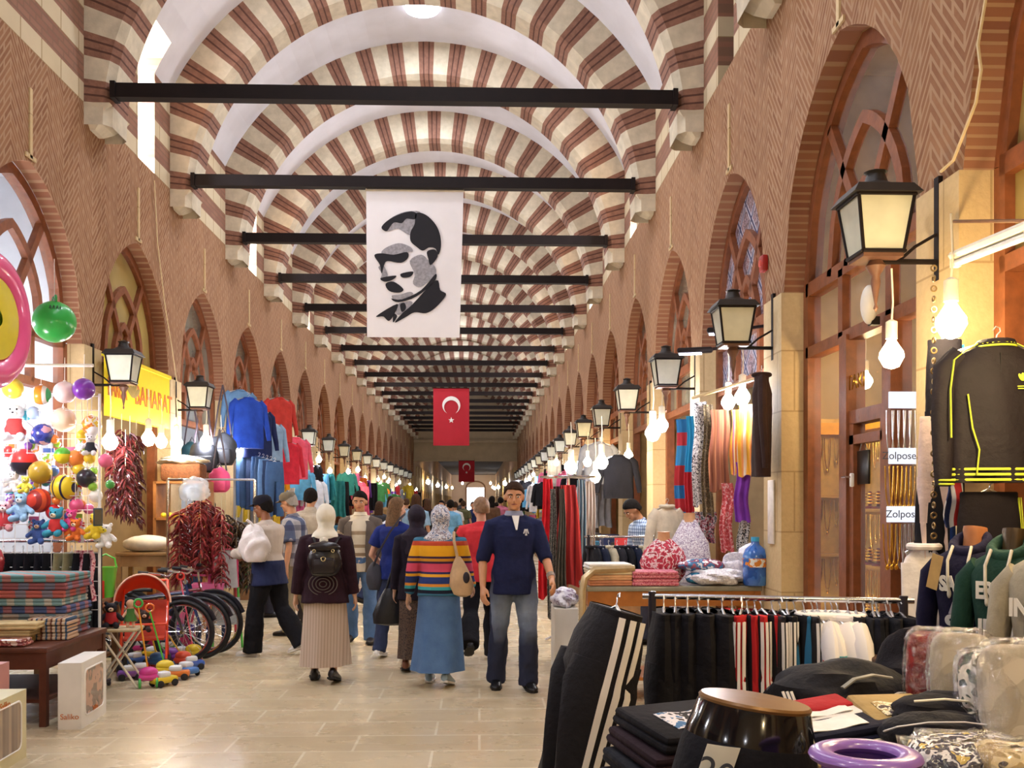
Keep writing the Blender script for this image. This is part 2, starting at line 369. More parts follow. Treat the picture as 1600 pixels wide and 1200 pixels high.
# ---- joinery of the arches: outer frame, transoms, inner pointed arch, splayed glazing bars
def band(m, pts, w, x0, x1):
    L = []
    for i, p in enumerate(pts):
        a = pts[max(i-1, 0)]; b = pts[min(i+1, len(pts)-1)]; t = Vector((b[0]-a[0], b[1]-a[1])).normalized(); n = Vector((-t.y, t.x))*(w/2)
        L.append([(x0, p[0]-n.x, p[1]-n.y), (x1, p[0]-n.x, p[1]-n.y), (x1, p[0]+n.x, p[1]+n.y), (x0, p[0]+n.x, p[1]+n.y)])
    m.loft(L)
def parch(a, sc=1.0, n=18):
    r = (RISE*sc)**2/(2*a)+a/2
    return [(t, arch(t, a, r)) for t in (-a+2*a*i/n for i in range(n+1))]
def frame_mesh(sg, door=False):
    m = MB(); x0, x1 = sg*.15, sg*.25; h = HA-.05
    band(m, parch(h, .96, 22), .1, x0, x1); band(m, [(-h, 0), (-h, ZS)], .1, x0, x1); band(m, [(h, 0), (h, ZS)], .1, x0, x1)
    band(m, [(-h, ZS), (h, ZS)], .1, x0, x1); band(m, [(-h, 2.73), (h, 2.73)], .08, x0, x1)
    x1b = sg*.21; band(m, parch(.62, .62), .085, x0, x1b); band(m, parch(.3, .33), .075, x0, x1b)
    for s_ in (-1, 1): band(m, [(s_*.1, ZS+.3), (s_*.62, ZS+1.04)], .08, x0, x1b); 
    for q in (-.4, .4): band(m, [(q, 2.73), (q, ZS)], .08, x0, x1b)
    if door:
        for q in (-.42, .3): band(m, [(q, 0), (q, 2.73)], .13, sg*.13, sg*.26)
        band(m, [(-.42, 2.17), (.3, 2.17)], .09, x0, x1); band(m, [(-.42, 2.02), (.3, 2.02)], .06, x0, x1b)
        for s_, q in ((-h, -.42), (.3, h)): band(m, [(s_, .62), (q, .62)], .1, x0, x1)
        for q in (-.33, .21): band(m, [(q, 0), (q, 2.13)], .1, x0, x1b)
    return m.mesh('joinery', m_wood, False)
def pane_mesh(sg, mat, low):
    m = MB(); p = parch(HA-.08, .95, 20)
    m.add([(sg*.2, y, z) for y, z in p], [tuple(range(len(p)))]); m.quad((sg*.2, -HA+.1, 2.73 if not low else .65), (sg*.2, HA-.1, 2.73 if not low else .65), (sg*.2, HA-.1, ZS), (sg*.2, -HA+.1, ZS))
    return m.mesh('pane', mat, False)
s = NT('dusty glass'); n = s.noise(s.co(), 1.2, 3); m_dusty = s.bsdf(s.ramp(n, [(.3, '#4a463c'), (.5, '#6d685a'), (.7, '#8b8776')]), .12, spec=.6)
s = NT('yellowish glass'); n = s.noise(s.co(), .9, 3); m_yglass = s.bsdf(s.ramp(n, [(.3, '#7d6a3c'), (.7, '#b19a5c')]), .15, spec=.6)
s = NT('patterned drape glass'); o = s.sep(s.co()); a = s.ma('PINGPONG', s.ma('MULTIPLY', o[1], 2.6), .5); b = s.ma('PINGPONG', s.ma('MULTIPLY', o[2], 2.6), .5)
q = s.ma('ABSOLUTE', s.ma('SUBTRACT', a, b)); n = s.noise(s.co(), 22, 3)
m_drape = s.bsdf(s.mix(s.ma('LESS_THAN', q, .1), s.ramp(n, [(.4, '#5b4a55'), (.5, '#a99aa5'), (.6, '#7a4a46')], True), s.mix(s.ma('LESS_THAN', q, .06), lin('#d8dde6'), lin('#1d2f5e'))), .3)
m_clear = film('#ffffff', .1, .05)
FR = {(-1, 0): frame_mesh(-1), (1, 0): frame_mesh(1), (1, 1): frame_mesh(1, True)}
PANE = {-1: pane_mesh(-1, m_dusty, 0), 1: pane_mesh(1, m_dusty, 0)}
PSP = {(-1, 1): pane_mesh(-1, m_yglass, 0), (-1, 0): pane_mesh(-1, m_clear, 0), (1, -1): pane_mesh(1, m_clear, 1), (1, 0): pane_mesh(1, m_drape, 0), (1, -2): pane_mesh(1, m_yglass, 0)}
for sg, X, cy in ((-1, XL, yl), (1, XR, yr)):
    for k in range(K0, K1+1):
        o = bpy.data.objects.new(wname(), FR[(sg, 1 if (sg == 1 and k == -1) else 0)]); COL.objects.link(o); o.location = (X, cy(k), 0); struct(o)
        p = bpy.data.objects.new('pane', PSP.get((sg, k), PANE[sg])); COL.objects.link(p); p.parent = o
# ---- shop rooms behind the arches
m_room = M('#b9a27c', .8, 0, .2, 3); m_roomb = M('#cfd4da', .8, 0, .1, 3); m_shelf = M('#a06a38', .5, 0, .2, 8)
for sg, X, cy, nm in ((-1, XL, yl, 'left'), (1, XR, yr, 'right')):
    r = MB(); D = 1.9
    for k in range(K0, K1+1):
        c = cy(k); a, b = c-BAY/2+.06, c+BAY/2-.06; x0, x1 = X+sg*.165, X+sg*D; r.cur = 1 if (sg == -1 and k in (0, 2, 3)) else 0
        r.box((x1, c, 2.5), (.05, b-a+.1, 5)); r.box(((x0+x1)/2, c, 4.95), (abs(x1-x0), b-a, .05))
        for y in (a, b): r.box(((x0+x1)/2, y, 2.5), (abs(x1-x0), .05, 5))
        r.cur = 2
        for z in (.5, 1.0, 1.5, 2.0): r.box((x1-sg*.2, c, z), (.36, b-a-.06, .03))
    struct(r.build('wall_%s_shops' % nm, [m_room, m_roomb, m_shelf], smooth=False))
# ---- the low passage beyond the vaulted hall and its end wall with the bright doorway
m_pink = M('#cbb6a2', .85, 0, .08, .6)
e = MB(); e.box((XC, YE+.25, 4.75), (XR-XL+.2, .5, 1.3)); e.box((XC, YE+.25, 7.3), (XR-XL+.2, .5, 3.9)); e.box((XC, YE-.1, 5.3), (XR-XL, .3, .16)); e.box((XC, YE-.05, 4.16), (XR-XL, .2, .1))
struct(e.build('wall_end_lintel', M('#bfae90', .85, 0, .1, 2), smooth=False))
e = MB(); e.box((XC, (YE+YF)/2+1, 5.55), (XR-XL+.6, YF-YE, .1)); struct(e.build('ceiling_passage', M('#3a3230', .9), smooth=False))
for X, sg, nm in ((XL, -1, 'left'), (XR, 1, 'right')):
    e = MB(); e.cur = 0; e.box((X+sg*.3, (YE+YF)/2, 2.75), (.6, YF-YE, 5.5)); e.cur = 1
    y = YE+1.4
    while y < YF-1: e.box((X-sg*.02, y, 1.6), (.1, .5, 3.2)); e.box((X-sg*.01, y+1.4, 3.1), (.1, 1.6, 1.5)); y += BAY
    struct(e.build('wall_%s_passage' % nm, [M('#a58464', .85), M('#b59c74', .8)], smooth=False))
e = MB(); DW = 1.35; dx = XC+.3; ZD = 3.65
e.box(((XL-.3+dx-DW)/2, YF, 2.75), (dx-DW-XL+.3, .4, 5.5)); e.box(((XR+.3+dx+DW)/2, YF, 2.75), (XR+.3-dx-DW, .4, 5.5)); e.box((dx, YF, (ZD+5.5)/2), (2*DW, .4, 5.5-ZD))
struct(e.build('wall_end', m_pink, smooth=False))
e = MB(); e.tube([(dx-DW, YF-.25, 0), (dx-DW, YF-.25, ZD)]+[(dx+DW*cos(t), YF-.25, ZD+.9*sin(t)) for t in (PI-PI*i/10 for i in range(11))]+[(dx+DW, YF-.25, 0)], .12, 6)
struct(e.build('door_1', M('#8b6a52')))
e = MB(); e.box((XC, YB, 4.5), (XR-XL+1.4, .3, 9)); struct(e.build('wall_back', m_stone, smooth=False))
e = MB(); e.box((XC, YB, 7.2), (XR-XL, .32, 3.6)); struct(e.build('wall_back_upper', m_cream, smooth=False))
# ---- lanterns on the piers
def lantern():
    t = thing('wall_lantern', 'x', 'lantern')
    g = MB(); g.box((0, 0, 0), (.2, .2, .27), taper=1.36); g.build('lantern_glass', M('#c8c8b4', .25, 0, .1, 6), t, smooth=False)
    f = MB()
    for sx in (-1, 1):
        for sy in (-1, 1): f.tube([(sx*.1, sy*.1, -.135), (sx*.138, sy*.138, .135)], .009, 6)
    for z, q in ((-.135, .105), (.135, .142)):
        for a in range(4): R = Matrix.Rotation(a*PI/2, 3, 'Z'); f.tube([R @ Vector((-q, q, z)), R @ Vector((q, q, z))], .01, 6)
    f.build('lantern_frame', m_dark, t)
    r = MB(); r.box((0, 0, .165), (.34, .34, .05), taper=.8); r.lathe([(.13, .19), (.06, .225), (.045, .27), (.06, .28), (.001, .3)], n=10); r.build('lantern_roof', M('#2c2723', .5), t)
    b = MB(); b.box((0, 0, -.15), (.2, .2, .025)); b.lathe([(.03, -.16), (.05, -.19), (.02, -.24), (.025, -.27), (.006, -.38), (.012, -.4), (.001, -.42)], n=10); b.build('lantern_base', M('#6b4a3a', .5), t)
    k_ = MB(); k_.tube([(0, .0, -.165), (.31, 0, -.165)], .014, 6); k_.box((.325, 0, .0), (.035, .05, .52)); k_.tube([(.32, 0, -.02), (.2, 0, -.09), (.12, 0, -.16)], .008, 6); k_.build('bracket', m_dark, t)
    return t
LAN = lantern(); first = True
for sg, X, cy, nm in ((-1, XL, yl, 'left'), (1, XR, yr, 'right')):
    j = 0
    for k in range(-3, 16):
        y = cy(k)+BAY/2
        if y < 3 or (sg < 0 and y < 8): continue
        loc = (X-sg*.33, y, 2.98); z = 0 if sg > 0 else PI
        lb = 'frosted wall lantern on the %s wall, %s of its row' % (nm, ORD[j]); j += 1
        if first: LAN.location = loc; LAN.rotation_euler.z = z; LAN['label'] = lb; LAN['group'] = 'wall lanterns'; first = False
        else: dup(LAN, loc, z, lb, 'wall lanterns')
# ---- bare bulbs
def bulb(nm, col, st, r):
    t = thing(nm, 'x', 'light bulb'); b = MB(); b.lathe([(.002, -r*1.15), (r*.6, -r*.95), (r, -r*.2), (r*.95, r*.25), (r*.5, r*.95), (.014, r*1.35)], n=12); b.build('glass_bulb', glow(col, st), t)
    b = MB(); b.lathe([(.014, r*1.3), (.024, r*1.35), (.024, r*1.35+.07), (.008, r*1.35+.08)], n=10); b.build('socket', M('#cfc5b0', .5), t)
    b = MB(); b.tube([(0, 0, r*1.3+.07), (.006, 0, .22), (0, 0, .36)], .004, 6); b.build('cord', M('#d8cdb4', .6), t); return t
# =================================================================== BUILDERS FOR THE GOODS
def lerp(a, b, t): return a+(b-a)*t
m_hang = M('#c9c9cc', .3, .9, .03); m_hangw = M('#e8e6e0', .4, 0, .03); m_chrome = metal('#d2d2d6', .2); m_gold = metal('#e8b64a', .25); m_white = M('#e9e6e2', .6, 0, .04)
m_black = cloth('#14131a'); m_blackg = M('#15141b', .45, 0, .2, 8, .2, .4); m_navy = cloth('#171b3a')
def hanger(parent, w=.38, mat=None, dz=0.0):
    b = MB(); b.tube([(-.012, 0, .05), (0, 0, .066), (.016, 0, .06), (.018, 0, .045), (.006, 0, .032), (0, 0, .012)], .003, 6)
    b.tube([(-w/2, 0, -.035), (0, 0, .015), (w/2, 0, -.035)], .006, 6); b.tube([(-w/2, 0, -.035), (w/2, 0, -.035)], .004, 6)
    return b.build('hanger', mat or m_hang, parent, loc=(0, 0, dz))
def shirt_bm(w=.46, h=.66, t=.07, neck=.08, seed=0, hem=1.0):
    m = MB(); R = []; n = 28; rr = random.Random(seed)
    ph = rr.random()*6
    for i, (z, k) in enumerate(((-h, hem), (-h*.85, hem), (-h*.6, .97), (-h*.35, .98), (-h*.2, 1.0), (-.1, .95), (-.055, .8), (-.02, .45), (0, neck*2/w))):
        ring = []
        for j in range(n):
            a = 2*PI*j/n; f = 1+(.22*sin(5*a+ph+z*6) if z < -.12 else 0)
            ring.append((cos(a)*w/2*k, (abs(sin(a))**.8)*math.copysign(1, sin(a))*t/2*f*(1 if z < -.08 else .85), z+.02*(abs(cos(a)) < .3)*(z > -.01)*-1))
        R.append(ring)
    return m.loft(R)
def sleeve_bm(s_, w, L, r=.062, out=.09, seed=0):
    m = MB(); x = s_*w*.46
    m.tube([(x*.82, 0, -.05), (x+s_*.025, 0, -.11), (x+s_*(.03+out*.35), .0, -.11-L*.4), (x+s_*(.02+out*.8), -.015, -.11-L*.75), (x+s_*(.015+out), -.02, -.1-L)], [r*.9, r, r*.86, r*.75, r*.6], 12, flat=.62, up=(0, 1, 0)); return m
def hang_shirt(label, mat, loc, rz=0.0, group=None, w=.46, h=.66, sl=.5, trim=None, cat='shirt', name='hanging_shirt', simple=False, hmat=None, seed=0, t=.07, out=.09):
    o = thing(name, label, cat, loc, rz, group); shirt_bm(w, h, t, seed=seed).build('body', mat, o)
    if sl:
        for s_ in (-1, 1): sleeve_bm(s_, w, sl, .055 if sl > .3 else .07, out).build('sleeve', mat, o)
    c = MB(); c.torus((0, 0, -.005), .062, .016, n=20, m=8); c.build('collar', trim or mat, o)
    hanger(o, w*.8, hmat, .0); return o
def trousers_bm(w=.34, L=.95, t=.09, flare=1.0, seed=0):
    m = MB(); n = 20
    m.loft([[(cos(2*PI*j/n)*w/2*k, sin(2*PI*j/n)*t/2*kt, z) for j in range(n)] for z, k, kt in ((0, .9, .7), (-.04, .92, .8), (-.12, 1.0, 1.0), (-.24, 1.04, 1.1), (-.29, 1.02, .95))])
    for s_ in (-1, 1):
        m.loft([[(s_*(w*.26+dx)+cos(2*PI*j/n)*w*.26*k, sin(2*PI*j/n)*t*.55*k*(1+.15*sin(3*2*PI*j/n+z*9+seed)), z) for j in range(n)] for z, k, dx in ((-.2, .9, 0), (-.3, 1.0, 0), (-.5, .9, .006), (-.7, .8*flare, .01), (-L+.02, .78*flare, .012), (-L, .76*flare, .012))])
    return m
def side_stripes(parent, w, L, mat, s_=1, n=3, t=.09, flare=1.0, a0=.35, da=.36, aw=.2):
    """bands down the outer seam of a hanging leg"""
    for i in range(n):
        m = MB(); b0 = a0-da*i
        def f(u, v, a0=b0):
            z = -.02-v*(L-.04); kk = lerp(1.0, .78*flare, min(1, max(0, (-z-.25)/.5))); a = a0-aw*u
            if z > -.27: X = s_*cos(a)*w/2*1.045*lerp(.93, 1, min(1, -z/.12)); Y = sin(a)*t/2*1.12
            else: X = s_*(w*.27)+s_*cos(a)*w*.272*kk; Y = sin(a)*t*.57*kk*1.1
            return (X, Y-.004, z)
        m.sheet(f, 3, 26, .003); m.build('side_stripe', mat, parent)
def hang_trousers(label, mat, loc, rz=0.0, group=None, w=.34, L=.95, stripe=None, n=3, sides=(1,), name='hanging_trousers', cat='trousers', flare=1.0, t=.09):
    o = thing(name, label, cat, loc, rz, group); trousers_bm(w, L, t, flare).build('legs', mat, o)
    b = MB(); b.lathe([(w*.45, -.035), (w*.46, -.02), (w*.46, .0), (w*.44, .004)], n=20, sy=t*.8/w, cap=False); b.build('waistband', mat, o)
    if stripe:
        for s_ in sides: side_stripes(o, w, L, stripe, s_, n, t, flare)
    hanger(o, w*.8, None, .0); return o
def drape(name, label, cat, mat, loc, w0, w1, h, rz=0.0, folds=4, amp=.03, group=None, th=.006, seed=0, parent=None):
    """a long cloth hanging in folds from its top edge"""
    m = MB(); ph = seed*1.7
    m.sheet(lambda u, v: ((u-.5)*lerp(w0, w1, v)+.01*sin(v*7+ph), amp*(.35+.65*v)*sin(u*folds*2*PI+ph)+.012*sin(v*9+ph), -v*h*(1+.02*sin(u*9+ph))), folds*8, 10, th)
    o = m.build(name, mat, parent, loc=loc, rz=rz)
    if parent is None: tag(o, label, cat, group)
    return o
def folded_bm(w=.34, d=.28, h=.045, seed=0):
    m = MB(); rr = random.Random(seed)
    for i in range(2): m.rbox((rr.uniform(-.006, .006), rr.uniform(-.006, .006), h*(.27+.47*i)), (w-i*.008, d-i*.006, h*.52), h*.24)
    return m
def folded(name, label, cat, mat, loc, w=.34, d=.28, h=.045, rz=0.0, group=None, seed=0, trim=None, tilt=(0, 0)):
    o = folded_bm(w, d, h, seed).build(name, mat, None, loc=loc, rz=rz); tag(o, label, cat, group); o.rotation_euler = (tilt[0], tilt[1], rz)
    if trim: b = MB(); b.sheet(lambda u, v: ((u-.5)*w*.55, (v-.5)*d*.45-d*.1, h+.001+.003*sin(u*9)), 8, 4, .002); b.build('print', trim, o)
    return o
def lump_bm(r, seed=0, amp=.12, seg=28, rings=18, c=(0, 0, 0)):
    m = MB(); rr = random.Random(seed); q = [(rr.uniform(1, 5), rr.uniform(1, 5), rr.uniform(1, 5), rr.uniform(0, 6)) for _ in range(6)]; L = []
    for i in range(rings+1):
        a = -PI/2+PI*i/rings; ring = []
        for k in range(seg):
            b = 2*PI*k/seg; v = Vector((cos(a)*cos(b), cos(a)*sin(b), sin(a))); f = 1+amp*sum(sin(x*v.x*2+y*v.y*2+z*v.z*2+p) for x, y, z, p in q)/3
            z = v.z*r[2]*f; ring.append((v.x*r[0]*f+c[0], v.y*r[1]*f+c[1], max(z, -r[2]*.8)+c[2]))
        L.append(ring)
    return m.loft(L)
def lump(name, label, cat, mat, loc, r, seed=0, amp=.12, rz=0.0, group=None):
    o = lump_bm(r, seed, amp).build(name, mat, None, loc=(loc[0], loc[1], loc[2]+r[2]*.8), rz=rz); return tag(o, label, cat, group)
def ball(label, mat, loc, r, group='toy balls', string=.0, name='toy_ball'):
    o = thing(name, label, 'ball', loc, random.random()*6, group); b = MB(); b.ell((0, 0, 0), r, 28, 18); b.build('shell', mat, o)
    b = MB(); b.lathe([(.012, r-.004), (.012, r+.008), (.004, r+.01)], n=8); b.build('valve', m_white, o)
    if string: b = MB(); b.tube([(0, 0, r), (.004, 0, r+string)], .003, 5); b.build('string', m_white, o)
    return o
def plush(label, mat, belly, loc, h=.3, rz=0.0, shirt=None, group='soft toys'):
    o = thing('soft_toy', label, 'soft toy', loc, rz, group); k = h/.32; b = MB(); b.T = Matrix.Scale(k, 4)
    b.ell((0, 0, .1), (.07, .06, .085)); b.ell((0, -.01, .23), (.068, .062, .06))
    for s_ in (-1, 1):
        b.ell((s_*.055, 0, .283), (.026, .015, .026), 10, 8); b.cap((s_*.06, -.01, .15), (s_*.115, -.03, .1), .027, .03, 10); b.cap((s_*.04, -.02, .04), (s_*.06, -.1, .03), .035, .036, 10)
    b.build('body', mat, o, remesh=.008*k, sm=3); b = MB(); b.T = Matrix.Scale(k, 4); b.ell((0, -.065, .215), (.03, .025, .024), 12, 8); b.build('muzzle', belly, o)
    b = MB(); b.T = Matrix.Scale(k, 4)
    for s_ in (-1, 1): b.ell((s_*.024, -.066, .25), .008, 8, 6)
    b.ell((0, -.092, .222), (.01, .006, .007), 8, 6); b.build('face', m_black, o)
    if shirt: b = MB(); b.T = Matrix.Scale(k, 4); b.lathe([(.075, .05), (.079, .1), (.07, .16), (.05, .18)], n=16, cap=False, sy=.88); b.build('shirt', shirt, o)
    return o
def carton(label, loc, sz, rz=0.0, group=None, win=None, side='x', col='#e6e2da', name='cardboard_box', lid=True):
    """printed carton with an optional film window cut in one face"""
    o = thing(name, label, 'box', loc, rz, group); x, y, z = sz; b = MB(); b.box((0, 0, z/2), sz); b.build('carton', M(col, .55, 0, .05, 6), o, smooth=False)
    if win:
        b = MB(); q = []; hy, hz = y*.36, z*.34; r = .04
        for cy, cz, a0 in ((hy-r, hz-r, 0), (-hy+r, hz-r, 90), (-hy+r, -hz+r, 180), (hy-r, -hz+r, 270)):
            for a in (0, 30, 60, 90): q.append((x/2+.0015, cy+r*cos(rad(a0+a)), z*.52+cz+r*sin(rad(a0+a))))
        b.add(q, [tuple(range(len(q)))]); b.build('window', win, o, smooth=False)
        b = MB(); n = len(q); L = [[(x/2, p[1]*k_, z*.52+(p[2]-z*.52)*k_) if 0 else (x/2+dx, p[1]*k_, z*.52+(p[2]-z*.52)*k_) for p in q] for dx, k_ in ((.0, 1.06), (.006, 1.04), (.006, 1.0), (.0, .99))]
        b.loft(L, cap=False); b.build('window_rim', M('#f2efe8', .5, 0, .02), o)
    return o
def tube_lamp(label, a, b, col='#ffffff', st=14, on=True, group='tube lamps'):
    a, b = Vector(a), Vector(b); o = thing('tube_lamp', label, 'lamp', (a+b)/2, 0, group); d = (b-a)/2
    m = MB(); m.tube([-d*.96, d*.96], .016, 10); m.build('tube', glow(col, st) if on else M('#eef0f2', .2), o)
    m = MB(); up = Vector((0, 0, .035)); m.tube([-d+up, d+up], .03, 8, flat=.7); 
    for s_ in (-1, 1): m.box(d*s_*.98+up*.4, (.035, .035, .06))
    m.build('fitting', M('#e6ddc4', .5, 0, .05), o); return o
def counter(label, x0, x1, y0, y1, z, mat=None, top=None, name='counter', shelf=True):
    o = thing(name, label, 'table', ((x0+x1)/2, (y0+y1)/2, 0)); w, d = x1-x0, y1-y0; b = MB(); b.rbox((0, 0, z-.02), (w, d, .04), .008); b.build('top', top or mat or m_wood2, o)
    for sx in (-1, 1):
        for sy in (-1, 1): b = MB(); b.box((sx*(w/2-.035), sy*(d/2-.035), (z-.04)/2), (.05, .05, z-.04)); b.build('leg', mat or m_wood2, o, smooth=False)
    b = MB(); b.box((0, -d/2+.03, z-.1), (w-.06, .02, .12)); b.box((w/2-.03, 0, z-.1), (.02, d-.06, .12)); b.box((-w/2+.03, 0, z-.1), (.02, d-.06, .12)); b.build('apron', mat or m_wood2, o, smooth=False)
    if shelf: b = MB(); b.box((0, 0, .18), (w-.08, d-.08, .025)); b.build('shelf', mat or m_wood2, o, smooth=False)
    return o
def rail(label, a, b, z, loc_rz=0, mat=None, name='clothes_rail'):
    a, b = Vector(a), Vector(b); c = (a+b)/2; L = (b-a).length; rz = math.atan2((b-a).y, (b-a).x); o = thing(name, label, 'clothes rail', (c.x, c.y, 0), rz); mt = mat or m_chrome
    m = MB(); m.tube([(-L/2-.04, 0, z), (L/2+.04, 0, z)], .012, 10); m.build('bar', mt, o)
    for s_ in (-1, 1):
        m = MB(); m.tube([(s_*L/2, 0, .06), (s_*L/2, 0, z+.02)], .017, 10); m.build('post', M('#3a3640', .4, .5, .05), o)
        m = MB(); m.tube([(s_*L/2, -.22, .05), (s_*L/2, .22, .05)], .015, 8)
        for y in (-.2, .2): m.ell((s_*L/2, y, .025), (.02, .025, .025), 10, 8)
        m.build('foot', M('#3a3640', .4, .5, .05), o)
    return o
m_pep = [M(c, .3, 0, .2, 12, 0, .5) for c in ('#5a1c1a', '#471616', '#6d2520')]; m_pepd = M('#4a3220', .4, 0, .3, 10)
def pepper_string(label, loc, L=.8, r=.07, n=70, mats=None, group='dried pepper strings', seed=0):
    rr = random.Random(seed); o = thing('pepper_string', label, 'dried peppers', loc, rr.random()*6, group); m = MB(); mats = mats or m_pep
    for i in range(n):
        m.cur = rr.randrange(len(mats)); z = -.04-L*(i+rr.random())/n; a = rr.random()*2*PI; q = r*rr.uniform(.55, 1.1); d = Vector((cos(a), sin(a), 0)); p = Vector((0, 0, z))
        m.tube([p, p+d*q*.5+Vector((0, 0, -.012)), p+d*q+Vector((0, 0, -.05)), p+d*q*1.05+Vector((0, 0, -.09))], [.005, .011, .009, .002], 5)
    m.build('peppers', mats, o); b = MB(); b.tube([(0, 0, .12), (0, 0, -L)], .004, 5); b.build('cord', M('#c9bb95', .8), o); return o
def mannequin(label, mat, loc, rz, neckmat, letters=(), hood=True, tint=None, name='mannequin', s=1.0, drawstring=True, group=None):
    """headless display torso in a sweatshirt"""
    o = thing(name, label, 'mannequin', loc, rz, group); n = 28
    def body(off):
        m = MB(); L = []
        for z, w, t, dy in ((0, .3, .2, 0), (.1, .3, .2, 0), (.22, .3, .2, 0), (.34, .33, .22, -.01), (.43, .36, .21, 0), (.485, .32, .17, .01), (.515, .2, .13, .02), (.53, .12, .11, .02)):
            L.append([(cos(2*PI*j/n)*(w/2+off), dy+sin(2*PI*j/n)*(t/2+off)*(1+.05*sin(7*2*PI*j/n+z*20)*(z < .3)), z) for j in range(n)])
        return m.loft(L)
    body(0).build('sweatshirt', mat, o)
    for s_ in (-1, 1): m = MB(); m.tube([(s_*.14, 0, .46), (s_*.2, .0, .4), (s_*.225, -.01, .22), (s_*.22, -.02, .02)], [.05, .06, .055, .045], 12); m.build('sleeve', mat, o)
    m = MB(); m.lathe([(.06, .5), (.056, .57), (.062, .6), (.06, .615), (.001, .617)], n=20, sy=1.05, rot=(-.15, 0, 0)); m.build('neck', neckmat, o)
    if hood:
        m = MB(); m.torus((0, .035, .535), .085, .03, rot=(.45, 0, 0), n=24, m=10); m.ell((0, .1, .5), (.1, .05, .07)); m.build('hood', mat, o)
        if drawstring:
            for s_ in (-1, 1): m = MB(); m.tube([(s_*.05, -.065, .53), (s_*.055, -.115, .47), (s_*.05, -.125, .38), (s_*.045, -.118, .3-.04*s_)], .008, 8); m.ell((s_*.045, -.118, .29-.04*s_), (.012, .01, .02), 8, 6); m.build('drawstring', M('#dcd5c4', .8), o)
    for body_, size, x, z, mt, sx in letters: text('print', body_, size, mt, o, (x, -.122, z), (PI/2, 0, 0), .003, sx=sx, bold=.004)
    o.scale = s if isinstance(s, tuple) else (s,)*3; return o
def chain(label, top, L, group=None):
    o = thing('hanging_chain', label, 'chain', top); m = MB(); n = int(L/.045)
    for i in range(n): m.torus((0, 0, -.025-i*.045), .012, .004, rot=(PI/2, 0, (i % 2)*PI/2), n=12, m=6, flat=1)
    m.build('links', M('#8d7650', .35, .9, .1), o); return o
BW = bulb('bare_bulb', '#f6f7ff', 110, .05); BY = bulb('bare_bulb', '#ffdfa8', 100, .05)
def put_bulb(p, warm, label, sc=1.0):
    src = BY if warm else BW
    if not src.get('used'): src['used'] = 1; src.location = p; src.scale = (sc,)*3; src['label'] = label; src['group'] = 'bare bulbs'; return src
    o = dup(src, p, 0, label, 'bare bulbs', sc)
    return o
